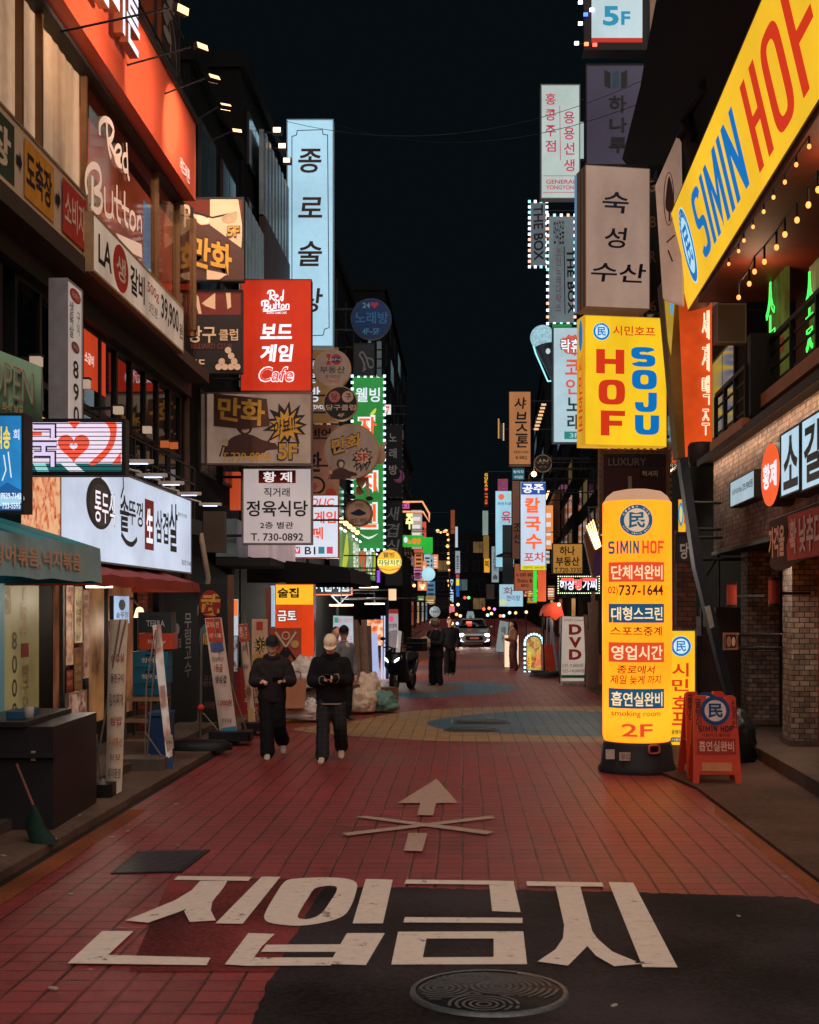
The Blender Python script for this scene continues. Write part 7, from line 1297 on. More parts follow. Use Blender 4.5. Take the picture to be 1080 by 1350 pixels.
# pavement lamp post far right etc.
# ---- left side
BN_ = paint((196, 170, 142), .7, 0, .2, 2)
def flagstand(label, Y, top, bot, w0, face, items, pole, pbase, base, basew, group='tall banner stands', baseC=BLK, strip=None):
 """feather banner: cloth strip from top px to bottom px, propped by a pole rising from a weighted base"""
 tl, tr = top; bl, br = bot; fr = Fr(P(bl[0], bl[1], Y), (1, 0, 0), (0, .06, 1)); mb = MB(); n = 14; vs = []
 A, B, C, D = (V(fr.px(*q)) for q in (tl, tr, br, bl))
 for i in range(n + 1):
  t = i / n; l_ = A + (D - A) * t; r_ = B + (C - B) * t; dd = .025 * math.sin(t * 5.5)
  vs += [fr.pt(l_.x, l_.y, dd), fr.pt(r_.x, r_.y, dd * .4), fr.pt(r_.x, r_.y, dd * .4 - .012), fr.pt(l_.x, l_.y, dd - .012)]
 mb.add(vs, [(4 * i + j, 4 * i + 4 + j, 4 * i + 4 + (j + 1) % 4, 4 * i + (j + 1) % 4) for i in range(n) for j in range(4)], face, True); o = mk('banner_stand', mb, None, label, 'banner stand', group)
 mb = MB(); draw(mb, fr, items, .03); mk('lettering', mb, o)
 bp = P(base[0], base[1], Y); z0 = .07; mb = MB()
 for (a, b, yo) in pole:
  pa = P(a[0], a[1], Y + .06 + yo * .3); pb = P(b[0], b[1], Y + .12 + yo * .3); mb.tube([pa, (pb.x, pb.y, max(pb.z, .09))], .010, paint((150, 138, 128), .4, .5), 6)
 mb.tube([P((tl[0] + tr[0]) / 2, tl[1], Y) + V((0, .06, 0)), (bp.x, bp.y + .1, .12)], .010, paint((140, 128, 118), .4, .5), 6)
 mk('pole', mb, o)
 mb = MB(); hw = basew * Y / FPX / 2; mb.prism(Fr((bp.x, bp.y, z0), (1, 0, 0), (0, 1, 0)), [(-hw, -.2), (-hw * .9, -.26), (hw * .9, -.26), (hw, -.2), (hw, .2), (hw * .9, .26), (-hw * .9, .26), (-hw, .2)], .002, .14, baseC); mk('base', mb, o); return o
LTX = paint((150, 70, 60), .7); GTX = paint((110, 84, 76), .7)
flagstand('faded cream banner stand at the restaurant door, closest to the black counter', 14.6, ((145, 817), (169, 816)), ((138, 1057), (160, 1043)), 24, paint((226, 202, 176), .75, 0, .35, 2.5), [('t', '삼겹살', (147, 862, 165, 872), LTX, .01), ('t', '돌판구이', (147, 888, 164, 900), GTX, .01), ('t', '김치찌개', (145, 914, 163, 930), GTX, .01), ('t', '쌈밥', (146, 944, 162, 956), LTX, .01), ('t', '저녁특선', (144, 972, 162, 984), paint((190, 110, 70), .7), .01), ('t', '된장', (145, 994, 160, 1002), LTX), ('t', '예약환영', (143, 1012, 160, 1026), GTX)],
          [((166, 818), (118, 1056), .05), ((144, 818), (158, 1057), .3), ((127, 968), (134, 1050), .3)], None, (120, 1070), 66)
flagstand('narrow photo banner stand with red and white panels beside the stacked crates', 17.0, ((201, 824), (212, 824)), ((222, 1030), (230, 1026)), 10, foodmat((120, 60, 50), (176, 120, 100), (210, 190, 176), 6, .45), [('p', [(203, 834), (212, 834), (214, 852), (206, 856)], paint((200, 180, 170), .7)), ('p', [(212, 905), (218, 903), (220, 930), (215, 933)], paint((190, 160, 150), .7)), ('p', [(218, 972), (228, 968), (230, 986), (221, 992)], paint((190, 170, 150), .7)), ('t', '신메뉴', (220, 976, 228, 981), GTX), ('p', [(221, 1000), (229, 996), (230, 1018), (223, 1022)], paint((60, 80, 120), .7))],
          [((193, 905), (191, 1025), .02), ((205, 830), (193, 905), .02), ((191, 965), (222, 1030), -.1)], None, (191, 1035), 60, baseC=paint((92, 80, 72), .7, 0, .3, 4))
flagstand('white price banner stand with a red top and blue photo foot', 20.6, ((270, 815), (292, 814)), ((292, 985), (315, 982)), 22, paint((206, 186, 176), .7, 0, .15, 2), [('p', [(271, 816), (291, 815), (295, 846), (276, 847)], paint((176, 60, 48), .7)), ('t', '고기무한', (272, 820, 289, 828), CR, .012), ('t', '1인 리필', (276, 835, 292, 841), CR), ('p', [(277, 848), (294, 847), (296, 858), (279, 860)], paint((70, 84, 130), .7)), ('t', '점심특선', (280, 866, 295, 872), GTX), ('t', '1등급', (283, 876, 294, 886), LTX, .02), ('t', '생삼겹', (284, 890, 299, 901), INK, .02), ('t', '1,000원', (288, 922, 306, 931), LTX, .03), ('t', '한우마을', (293, 947, 306, 953), GTX), ('p', [(292, 960), (312, 957), (315, 981), (293, 984)], paint((60, 130, 170), .7)), ('p', sm([(298, 978), (303, 964), (310, 972), (307, 980)], 2, True), paint((190, 200, 210), .7))],
          [((266, 830), (265, 996), .1), ((268, 940), (296, 985), -.1), ((304, 900), (328, 972), .2)], None, (305, 990), 55)
flagstand('slim red and cream banner stand with oval pictures, beside the white price banner stand', 22.2, ((315, 823), (326, 822)), ((330, 970), (338, 968)), 10, paint((200, 172, 150), .7, 0, .2, 2), [('p', [(314, 824), (327, 823), (330, 844), (316, 846)], paint((180, 66, 52), .7)), ('t', '통큰\n국밥', (316, 827, 326, 842), CR, .01), ('t', '설렁탕', (320, 850, 327, 858), GTX), ('t', '곰탕', (321, 876, 328, 882), GTX), ('e', (328, 912, 4, 9), paint((150, 110, 80), .7)), ('e', (328, 912, 3, 6), paint((110, 84, 60), .7)), ('p', [(327, 934), (334, 934), (336, 966), (329, 968)], paint((190, 150, 100), .7))],
          [((322, 808), (324, 830), 0), ((325, 860), (350, 968), .2)], None, (340, 975), 40)
mb = MB(); p = G(264, 998); p = V((P(264, 1000, 19.2).x, 19.2, .07)); mb.lathe(p, [(.30, 0), (.30, .08), (.24, .13), (.03, .14)], BLK, 18, 1.5, .8); o = mk('pole_stand', mb, None, 'bare grey pole on a black rubber foot beside the black dragon banner', 'pole stand')
mb = MB(); mb.tube([p + V((0, 0, .13)), P(266, 828, 19.2)], .022, STEEL, 6); mb.ball(P(265, 933, 19.1), .05, paint((200, 60, 40), .5), 8, 6); mk('pole', mb, o)
# black oriental banner board
frw = LW(-4.75); f = F(23.2); mb = MB()
sign('board_sign', 'black upright board with a red disc and bold yellow brush character', F(22.6), (262, 770, 300, 985), .08, paint((26, 26, 30), .6), DK, [('e', (277, 796, 14, 18), paint((150, 36, 30), .6)), ('t', '武', (263, 783, 291, 812), GOLD, .03, .12), ('p', sm([(264, 830), (274, 822), (270, 845), (264, 856)], 2, True), paint((60, 120, 130), .6)), ('t', '龍', (264, 834, 276, 850), GOLD, .01), ('t', '고기\n한판', (268, 890, 282, 905), GTX, .01), ('t', '마라탕', (270, 925, 284, 935), GTX)], cat='board', rim=.0)
# posters and boards beyond
board('poster_board', 'cream menu board with a black burst behind the man in the dark cap', None, 332, 353, 816, 885, RCR, .05, [('np', starburst(.55, .5, .28, .5, 11, 2, .35), INK), ('np', starburst(.55, .5, .22, .42, 11, 3, .33), paint((222, 196, 110), .6)), ('nt', '5F', (.32, .42, .82, .58), INK, .03), ('nt', '만화카페', (.05, .2, .95, .34), GOLD, .03), ('nr', (.3, .8, .7, .95), paint((190, 70, 56), .6))], cat='poster board', fr=F(25.2))
board('poster_board', 'red menu poster with pale lines of prices behind the banner stands', None, 310, 352, 880, 968, paint((150, 46, 40), .6, 0, .2, 2), .05, [('nt', '메뉴\n국밥\n수육\n2.5\n냉면', (.3, .1, .8, .92), CR)], cat='poster board', fr=F(25.4))
board('poster_board', 'billiard hall poster with crossed cues and balls', None, 357, 397, 828, 890, paint((180, 84, 62), .6, 0, .25, 1.5), .06, [('nl', [(.16, .92), (.84, .30)], .05, INK), ('nl', [(.84, .92), (.16, .30)], .05, INK), ('nl', [(.16, .92), (.5, .6)], .04, CR), ('nl', [(.84, .92), (.5, .6)], .04, CR), ('no', (.5, .84, .14, .09, .025), CR), ('ne', (.80, .66, .13, .085), paint((222, 170, 100), .5)), ('ne', (.22, .66, .12, .085), paint((60, 80, 60), .5)), ('ne', (.5, .45, .13, .085), INK), ('nt', '당구장', (.38, .18, .95, .28), INK, .014), ('nr', (.55, .0, .98, .14), INK)], cat='poster board', fr=F(26.2))
board('poster_board', 'black and white notice at the foot of the billiard poster', None, 384, 397, 875, 893, paint((30, 30, 34), .5), .05, [('nt', '당', (.2, .2, .85, .85), paint((230, 220, 215), .5), .04)], cat='poster board', fr=F(26.0))
f = F(27.2); x0, z1 = f.px(363, 772); x1, z0 = f.px(415, 890)
mb = MB(); sign('pillar_poster', 'big yellow and orange wrapped pillar with white and black pub lettering', f, (363, 770, 414, 960), .6, lit((222, 66, 22), .82, .15), paint((170, 60, 30), .5), [('r', (364, 771, 413, 797), ink((238, 176, 40))), ('t', '술집', (366, 775, 394, 788), INK, .03), ('t', '금토', (365, 804, 392, 820), INK, .06), ('t', '금토', (366, 805, 391, 819), ink((230, 220, 215)), .02), ('r', (364, 872, 413, 958), ink((238, 176, 40)))], cat='poster pillar', rim=0)
f = F(27.5); mb = MB(); mb.box(f, f.px(357, 0)[0], f.px(362, 0)[0], f.px(0, 826)[1], f.px(0, 772)[1], -.1, 0, lit((160, 190, 214), .85, .1)); mk('light_strip', mb, None, 'narrow bluish white light strip at the side of the orange pillar', 'light strip')
mb = MB(); mb.box(F(27.4), F(27.4).px(350, 0)[0], F(27.4).px(357, 0)[0], .05, F(27.4).px(0, 775)[1], -.1, 0, paint((150, 80, 66), .6, 0, .3, 4)); mk('post_sign', mb, None, 'narrow reddish post sign beside the bluish light strip', 'post')
mb = MB(); p = P(303, 800, 23.8); mb.box(F(23.8), F(23.8).px(300, 0)[0], F(23.8).px(307, 0)[0], .06, F(23.8).px(0, 758)[1], -.15, 0, paint((126, 84, 66), .7, 0, .3, 3)); mk('timber_post', mb, None, 'brown timber post behind the white price banner stand', 'post')
sign('lightbox_sign', 'small slim vertical lightbox glowing white and orange by the timber post', F(25), (308, 790, 314, 872), .1, lit((190, 200, 215), .8, .1), DK, [('r', (308.5, 791, 313.5, 812), ink((220, 110, 60)))], rim=0)
f = F(24.3); blobm = paint((150, 130, 120), .5); mb = MB(); sign('hanging_poster', 'dark framed photo poster in plastic wrap hung above the red menu poster', f, (299, 838, 314, 886), .06, foodmat((40, 40, 50), (120, 80, 80), (180, 190, 200), 8, .4), DK, (), 'poster', rim=.01)
# awnings and unit boxes between the signs and the street wall
f = F(27.5); mb = MB(); q = [(285, 680), (345, 692), (357, 716), (357, 741), (345, 745), (286, 748)]
mb = MB(); mb.wbox(P(285, 0, 27.5).x, P(357, 0, 27.5).x, 27.5, 30.5, P(0, 745, 27.5).z, P(0, 735, 27.5).z, DK); o = mk('shop_canopy', mb, None, 'pale grey boxed shop canopy with a lit pinkish face, under the butcher diner board', 'canopy')
mb = MB(); f = F(27.8); x0, z1 = f.px(285, 684); x1, z0 = f.px(312, 734); mb.box(f, x0, x1, z0, z1, -2, .05, paint((122, 142, 150), .5)); mk('side_box', mb, o)
mb = MB(); fw_ = LW(-4.1); xa, xb = fw_.px(313, 0)[0], fw_.px(358, 0)[0]; z0 = P(0, 733, 27.8).z; z1 = z0 + 1.0; mb.box(fw_, 28.0, 33.5, z0, z1, -.3, 0, lit((176, 150, 150), .7, .2)); mk('lit_face', mb, o)
awning('awning', 'black flat awning over the orange pillar entrance', -5.0, -2.6, 31.5, 38.5, P(0, 738, 34).z, P(0, 752, 34).z, paint((20, 20, 22), .7), .35)
mb = MB(); mb.box(F(25.6), F(25.6).px(268, 0)[0], F(25.6).px(296, 0)[0], F(25.6).px(0, 728)[1], F(25.6).px(0, 674)[1], -.3, 0, paint((74, 62, 56), .7, 0, .3, 3)); mk('vent_box', mb, None, 'brown box on the party wall under the drooping white cable', 'vent box')
f = F(30.2); mb = MB(); mb.box(f, f.px(300, 0)[0], f.px(316, 0)[0], f.px(0, 672)[1], f.px(0, 622)[1], -.2, 0, lit((196, 76, 40), .7, .2)); mk('glowing_board', mb, None, 'orange lit panel glimpsed beside the butcher diner board', 'panel')
# chicken neon sign + hanging lamp triangle
f = F(47.5); sign('neon_sign', 'white neon chicken lettering framed in red neon above a small triangle badge', f, (413, 756, 463, 783), .2, paint((20, 26, 34), .5), DK, [('t', '자담치킨', (416, 759, 460, 780), glowN((200, 235, 250), 1.25), .05), ('t', '자담치킨', (418, 761, 458, 778), ink((60, 120, 150)), .002)], arm=XL(47.5), rim=.0, facename='back_panel')
mb = MB(); mb.tube([f.pt(*f.px(*p), .05) for p in [(412, 755), (464, 755), (464, 784), (412, 784), (412, 755)]], .03, glowN((240, 110, 80), 1.3), 6); mb.tube([f.pt(*f.px(*p), .05) for p in [(437, 785), (459, 785), (448, 796), (437, 785)]], .03, glowN((210, 220, 225), 1.1), 6); mk('neon_outline', mb, None, 'red neon frame and pale neon triangle round the chicken lettering', 'neon sign')
# chicken floor sign
stand_board('white standing chicken menu board with pink lettering behind the man in grey', 33.5, [(437, 915), (468, 913), (466, 812), (439, 811)], .08, lit((186, 204, 210), .82, .12, (.8, .8, .8)), [('t', '웰빙 자담치킨', (445, 815, 465, 821), ink((190, 90, 120)), .012), ('r', (441, 814, 446, 821), ink((60, 140, 120))), ('t', '맛있는', (444, 825, 462, 836), ink((200, 110, 140)), .02), ('t', '후라이드', (448, 838, 465, 848), ink((190, 90, 120)), .012), ('r', (438, 890, 467, 910), ink((150, 200, 225)))])
# planks, tubes, photo window
mb = MB(); random.seed(9)
for k in range(6):
 u = 470 + k * 3.1; p = P(u + 3, 0, 32.4 + k * .12); p.z = .05; tp = P(u + random.uniform(-3, 1), random.uniform(812, 826), 32.9 + k * .12); U = (tp - p); L_ = U.length; mb.box(Fr(p, (1, 0, 0), U), -.06, .06, 0, L_, -.02, .02, paint(random.choice([(138, 108, 88), (112, 86, 72), (150, 122, 100)]), .75, 0, .4, 3, .2))
mk('plank_stack', mb, None, 'brown planks leaning upright beside the chicken menu board', 'planks')
mb = MB()
for k in range(3): u = 486 + k * 4; mb.tube([(P(u + 3, 0, 34.5).x, 34.5, .06), P(u, 836, 34.9)], .07, lit((170, 180, 225), .9, .15), 8)
mk('light_tube', mb, None, 'three bluish glowing tubes leaning beside the planks', 'light tubes', kind=None)
f = F(37.0); sign('food_poster', 'bright orange fried food photo panel by the glowing tubes', f, (483, 816, 506, 852), .15, foodmat((180, 50, 30), (226, 110, 60), (246, 214, 180), 5, .95), DK, (), rim=.02, cat='food panel')
mb = MB();
for u in (503.5, 507): mb.box(F(38), F(38).px(u - 1, 0)[0], F(38).px(u + 1, 0)[0], .06, F(38).px(0, 812)[1], -.1, 0, lit((190, 200, 230), .95, .05))
mk('light_strip', mb, None, 'pair of tall white light strips on the shop corner post', 'light strip')
mb = MB(); mb.box(F(38.2), F(38.2).px(509, 0)[0], F(38.2).px(512.5, 0)[0], .06, F(38.2).px(0, 790)[1], -.2, 0, paint((30, 40, 70), .5)); mk('corner_post', mb, None, 'dark blue shop corner post behind the motorcycle', 'post')
f = F(44); sign('balloon_sign', 'white rounded pillar sign with a red cap beyond the shop corner', f, (512, 808, 525, 862), .4, lit((176, 168, 176), .6, .15), paint((150, 60, 56), .5), [('r', (512, 803, 525, 809), paint((170, 50, 44), .5)), ('t', '빈대떡', (513, 822, 523, 828), INK), ('e', (516, 816, 3, 4), ink((200, 70, 110)))], rim=0)
sign('lightbox_sign', 'cream glowing lantern box on the shop corner above the white pillar sign', F(45), (512, 776, 523, 792), .3, lit((240, 200, 160), .8, .1), DK, (), arm=XL(45) + 1, rim=.01)
sign('side_strip_sign', 'violet neon strip beside the yellow round chicken sign', F(56), (497, 752, 501, 768), .1, lit((140, 70, 220), 1.0, .05), DK, (), rim=0, arm=XL(56))
for u, v, Y in ((451, 774, 45), (450, 799, 40), (494, 797, 48), (486, 775, 50)):
 p = P(u, v, Y); mb = MB(); mb.box(F(Y), p.x - .35, p.x + .35, p.z, p.z + .05, -.1, 0, glowN((255, 235, 205), 2)); mb.tube([(p.x, Y + .05, p.z + .05), (p.x, Y + .05, p.z + .4), (XL(Y), Y + .05, p.z + .4)], .02, DK, 5); lamp('POINT', p - V((0, .3, .15)), 260, (1, .86, .7) if Y != 48 else (.8, .9, 1), .15, parent=None, name='tube_light'); mk('tube_lamp', mb, None, {45: 'short tube lamp under the black awning edge', 40: 'warm tube lamp above the chicken menu board', 48: 'bluish tube lamp over the fried food photo', 50: 'tube lamp hung under the green fascia'}[Y], 'tube lamp', 'shop front tube lamps')
for k, (u, v, Y, c_) in enumerate([(525, 768, 88, (255, 120, 90)), (517, 767, 88, (190, 220, 255)), (528, 772, 86, (255, 170, 100)), (537, 774, 86, (255, 140, 80)), (546, 772, 88, (255, 190, 120)), (557, 775, 90, (255, 190, 130)), (558, 772, 94, (255, 170, 110)), (534, 771, 86, (255, 150, 90)), (529, 757, 86, (230, 60, 50)), (537, 758, 90, (220, 60, 50))]):
 p = P(u, v, Y); mb = MB(); mb.ball(p, .11, glowN(c_, 2.2), 8, 6); mb.tube([p, p + V((0, 0, .6))], .015, BLK, 5); mk('bulb_lamp', mb, None, 'small coloured bulb glowing in the dark lane beyond the pub corner', 'lamp', 'bulbs in the dark lane beyond the pub corner')
p = P(565, 757, 80); mb = MB(); mb.ball(p, .40, lit((170, 214, 226), .95, .1), 14, 10); mb.tube([p, (XP, 80, p.z)], .04, BLK, 6); mk('globe_lamp', mb, None, 'pale globe lamp on the far pub wall', 'lamp')
p = P(573.5, 806.5, 50); mb = MB(); mb.ball(p, .20, lit((150, 156, 160), .6, .25, (6, 6, 6)), 16, 12); mk('balloon_lamp', mb, None, 'grey white ball lamp with small dark lettering above the motorcyclist', 'lamp');
mb = MB(); mb.tube([p + V((0, 0, .19)), p + V((0, .0, .5)), (-2.6, 50, p.z + .5)], .015, BLK, 5); draw(mb, F(49.79), [('t', '종로술집', (568, 805, 578, 808), INK, .01)], 0); mk('cord', mb, bpy.data.objects['balloon_lamp'])
mb = MB(); mb.wbox(-2.68, -2.6, 49.96, 50.04, 0, p.z + .6, DK); mk('lamp_pole', mb, None, 'thin dark pole carrying the ball lamp', 'pole')
# strings of warm bulbs on the far building
FS = F(118.4); pts = [(575, 769), (577, 764), (583, 769), (588, 768), (592, 772), (593, 777), (594, 785), (593, 793), (595, 800), (593, 806), (594, 812), (592, 818), (594, 826), (593, 834), (595, 843), (592, 848), (594, 856)]
pts = [(577, 700), (581, 702), (585, 701), (588, 700), (590, 705), (591, 712), (590, 720), (591, 730), (591, 736)] + [(591, 742), (592, 752), (591, 766), (593, 772), (594, 781), (593, 789), (596, 797), (594, 806), (592, 815), (596, 822)]
mb = MB(); q = [FS.pt(*FS.px(*p), .3) for p in pts]; mb.tube([FS.pt(*FS.px(592, 700), .25), FS.pt(*FS.px(593, 828), .25)], .05, paint((150, 90, 50), .6), 6); o = mk('bulb_string', mb, None, 'vertical string of warm bulbs on the far dark building', 'string lights')
for i, p in enumerate(q): mb = MB(); mb.ball(p, .10 + .05 * (i % 3 == 0), glowN((255, 180, 110), 2.2), 8, 6); mk('bulb', mb, o)
for b, Y, lab, face, its in [((594, 672, 600, 704), 100, 'orange brown far vertical sign beside the string of bulbs', lit((150, 78, 46), .6, .2), []), ((600, 694, 604, 722), 99, 'thin white far sign next to the orange brown one', lit((180, 200, 214), .85, .1), []), ((600, 726, 607, 756), 96, 'pale grey far vertical sign with faint marks', lit((150, 160, 170), .75, .15), [('t', '호\n프', (601.5, 732, 605.5, 750), INK)]), ((592, 762, 599, 797), 92, 'dark far sign with white glowing characters and a heart', lit((30, 34, 42), .4, .1), [('t', '♡\n노\n래', (593.5, 764, 598, 794), glowN((190, 215, 245), 1.1), .02)]), ((601, 757, 606, 787), 97, 'yellow and blue striped far neon sign', lit((40, 90, 170), .8, .2), [('r', (601.5, 763, 605.5, 772), ink((220, 210, 60))), ('r', (601.5, 757.5, 605.5, 761), ink((190, 60, 60)))]), ((592, 799, 600, 807), 90, 'pink far box sign near the car', lit((220, 110, 130), .85, .1), [])]:
 sign('vertical_sign' if b[3] - b[1] > 10 else 'lightbox_sign', lab, F(Y), b, .4, face, DK, its, arm=XL(Y) + .2, rim=.02)
for k, (u, v, Y, c_) in enumerate([(604, 797, 100, (255, 225, 190)), (602, 810, 98, (255, 150, 90)), (607, 812, 104, (255, 200, 150)), (603, 822, 96, (170, 200, 255)), (638, 803, 118, (255, 90, 60)), (645, 802, 112, (255, 130, 80)), (648, 809, 100, (255, 220, 170)), (643, 811, 104, (190, 235, 230)), (652, 803, 98, (200, 110, 220)), (672, 808, 70, (220, 240, 245)), (680, 808, 66, (255, 170, 90)), (664, 812, 72, (190, 225, 230)), (694, 807, 60, (255, 200, 150)), (618, 788, 200, (90, 230, 110)), (613, 788, 205, (230, 70, 60)), (660, 812, 84, (255, 120, 70))]):
 p = P(u, v, Y); mb = MB(); mb.ball(p, .10 * Y / 90, glowN(c_, 2.4), 8, 6); mb.tube([p, (p.x, Y, 0 if k < 13 else p.z - .5)], .02, BLK, 5); mk('street_lamp_bulb' if False else 'shop_lamp', mb, None, 'small glowing shop lamp far down the street near the car', 'lamp', 'tiny shop lamps far down the street')
random.seed(21)
for k in range(34):
 L_ = k % 2; Y = random.uniform(84, 190); fr = F(Y); wx = lwx(Y, -4.7) if L_ else rwx(Y, 3.6); w = random.uniform(.5, 1.3); h = w * random.choice([.5, .7, 1.6, 2.4, 3.2]); z = random.uniform(2.3, 8.5) if h > 1.2 else random.uniform(2.2, 5); x = wx + .2 if L_ else wx - .2 - w
 c_ = random.choice([(170, 205, 220), (220, 170, 70), (200, 80, 60), (210, 200, 190), (90, 150, 190), (230, 140, 80), (120, 180, 120), (190, 110, 150)]); m_ = lit(c_, random.choice([.5, .75, .95]), .25, (1, 1, 1), False); q = (k * 5) % 7
 sign('far_sign', 'tiny lit shop sign among many along the distant stretch of the street', fr, None, .3, m_, DK, [('nr', (.18, .12 + .2 * j, .82, .22 + .2 * j), ink((60, 40, 50) if q % 2 else (235, 225, 215), .8)) for j in range(4 if h > w else 2)], group='tiny far signs down the street', rim=.03, rect=(x, z, x + w, z + h), arm=wx)
for k in range(14):
 L_ = k % 2; Y = 74 + k * 8.5; fr = LW(-4.9) if L_ else RW(3.75); x = Y if L_ else -Y - 5; c_ = [(220, 160, 100), (200, 190, 180), (170, 90, 60), (130, 160, 180), (230, 190, 130)][k % 5]
 mb = MB(); mb.box(fr, x, x + 5, .3, 2.6, -.1, .1, lit(c_, .5, .8, (1.5, 1.5, 1.5), False)); mb.box(fr, x - .1, x + 5.1, 2.6, 3.1, -.1, .4, DK)
 for j in range(5): mb.box(fr, x + j * 1.2, x + .1 + j * 1.2, .05, 2.6, .1, .16, DK)
 mk('far_shopfront', mb, None, 'small lit shopfront along the distant stretch of the street', 'shopfront', 'lit shopfronts far down the street')
# dark counter and oddments at the very front
mb = MB(); CT = paint((38, 34, 36), .45, 0, .35, 2)
f = F(11.6, 0, 40); zt_ = P(0, 958, 11.6).z
mb.wbox(P(-60, 0, 12).x, P(74, 0, 12.4).x, 12.3, 14.0, .07, P(0, 957, 12.4).z, CT); o = mk('stall_counter', mb, None, 'dark closed street stall counter on the kerb, closest to the camera', 'counter')
mb = MB(); mb.wbox(P(-60, 0, 12).x - .02, P(36, 0, 12.3).x, 12.24, 13.9, P(0, 957, 12.4).z + .002, P(0, 950, 12.4).z, paint((44, 40, 42), .4, 0, .3, 3)); mb.wbox(P(-60, 0, 12).x - .02, P(75, 0, 12.3).x, 12.22, 12.299, P(0, 998, 12.3).z, P(0, 992, 12.3).z, DK); mk('worktop', mb, o)
mb = MB(); xx = P(40, 0, 12.25).x; fr = F(12.26); x0, z1 = fr.px(41, 990); x1, z0 = fr.px(47, 1003); mb.box(fr, x0, x1, z0, z1, .001, .005, paint((170, 150, 140), .6)); mk('notice', mb, o)
mb = MB(); zc_ = P(0, 950, 12.6).z; mb.wbox(P(8, 0, 12.6).x, P(30, 0, 12.6).x, 12.6, 13.2, zc_ + .002, zc_ + .08, paint((40, 90, 120), .5)); mk('plastic_tray', mb, None, 'blue plastic tray on the dark stall counter', 'tray')
mb = MB(); p = P(38, 951, 12.7); mb.lathe((p.x, 12.7, zc_), [(.01, 0.001), (.045, .001), (.05, .10), (.04, .12), (.01, .12)], paint((196, 186, 176), .5), 14); mk('paper_cup', mb, None, 'small white paper cup on the dark stall counter', 'cup')
mb = MB(); a = P(22, 1008, 12.05); b = P(44, 1062, 11.75); mb.tube([a, b], .013, paint((120, 76, 60), .6), 6); o = mk('broom', mb, None, 'green broom leaning against the dark stall counter', 'broom')
mb = MB(); c_ = P(74, 1095, 11.6); e_ = P(45, 1097, 11.7); fb_ = Fr(b, (1, 0, 0), (0, 0, 1));
mb.loft([[b + V((-.02, -.02, 0)), b + V((.02, -.02, 0)), b + V((.02, .02, 0)), b + V((-.02, .02, 0))], [V((b.x - .05, 11.66, .2)), V((b.x + .12, 11.62, .2)), V((b.x + .12, 11.70, .2)), V((b.x - .05, 11.74, .2))], [V((e_.x, 11.6, .072)), V((c_.x, 11.5, .072)), V((c_.x, 11.66, .072)), V((e_.x, 11.72, .072))]], paint((22, 48, 38), .85, 0, .4, 12, .4)); mk('bristle_head', mb, o)
# crates and shelf by the doorway
def crate(u, v1, Y, w, h, col, label, txt=None, yaw=0):
 p = P(u, v1, Y); mb = MB(); fr = Fr((p.x, Y, p.z), (1, 0, 0), (0, 0, 1)); hw = w / 2; m = paint(col, .45, 0, .15, 6)
 for a in ((-hw, hw, 0, h * .16), (-hw, hw, h * .84, h), (-hw, -hw * .8, h * .16, h * .84), (hw * .8, hw, h * .16, h * .84)): mb.box(fr, *a, -.02, 0, m)
 mb.box(fr, -hw * .8, hw * .8, h * .16, h * .84, -.02, -.008, m)
 mb.box(fr, -hw, -hw + .02, 0, h, -.4, -.021, m); mb.box(fr, hw - .02, hw, 0, h, -.4, -.021, m); mb.box(fr, -hw + .021, hw - .021, 0, h, -.42, -.4, m); mb.box(fr, -hw + .021, hw - .021, .0, .02, -.399, -.021, m)
 o = mk('bottle_crate', mb, None, label, 'crate', 'stacked bottle crates'); mb = MB(); mb.box(fr, -.07, .07, h * .70, h * .80, -.007, -.002, BLK)
 if txt: mb.text(fr, txt, -hw * .5, h * .3, hw * .6, h * .6, .0, paint((200, 200, 200), .6), .02)
 mk('lettering', mb, o); return o
Yc = 19.6; pw = 46 * Yc / FPX
crate(204, 834, Yc, 44 * Yc / FPX, 27 * Yc / FPX, (26, 44, 44), 'dark green crate at the very top of the crate stack', 'TERRA')
crate(206, 856, Yc, 44 * Yc / FPX, 21 * Yc / FPX, (206, 72, 36), 'orange crate second from the top of the crate stack', 'Kelly')
crate(198, 880, Yc, 46 * Yc / FPX, 21 * Yc / FPX, (28, 110, 140), 'blue crate directly under the orange crate', '참이슬')
crate(198, 901, Yc, 46 * Yc / FPX, 20 * Yc / FPX, (26, 104, 134), 'middle one of the three blue crates', '참이슬')
crate(197, 917, Yc, 44 * Yc / FPX, 15 * Yc / FPX, (24, 90, 120), 'lowest blue crate, resting on the steel rack')
mb = MB(); zf = lambda v: P(0, v, 19.5).z
for u in (167, 215): x = P(u, 0, 19.5).x; mb.wbox(x - .02, x + .02, 19.35, 19.39, .07, zf(917) - .002, STEEL); mb.wbox(x - .02, x + .02, 20.0, 20.04, .07, zf(917) - .002, STEEL)
for v in (919, 947, 974): mb.wbox(P(166, 0, 19.5).x, P(216, 0, 19.5).x, 19.34, 20.05, zf(v) - .05, zf(v), paint((150, 116, 92), .6, 0, .3, 3))
mk('steel_rack', mb, None, 'low rack with wooden shelves under the stacked crates', 'rack')
mb = MB(); mb.wbox(P(195, 0, 17.8).x, P(221, 0, 17.8).x, 17.8, 18.3, .075, P(0, 944, 17.8).z, paint((28, 56, 96), .5, 0, .25, 3)); o = mk('storage_box', mb, None, 'dark blue storage box beside the narrow photo banner stand', 'box'); mb = MB(); mb.wbox(P(194, 0, 17.8).x, P(222, 0, 17.8).x, 17.78, 18.32, P(0, 944, 17.8).z + .001, P(0, 944, 17.8).z + .04, paint((36, 70, 112), .5)); mk('lid', mb, o)
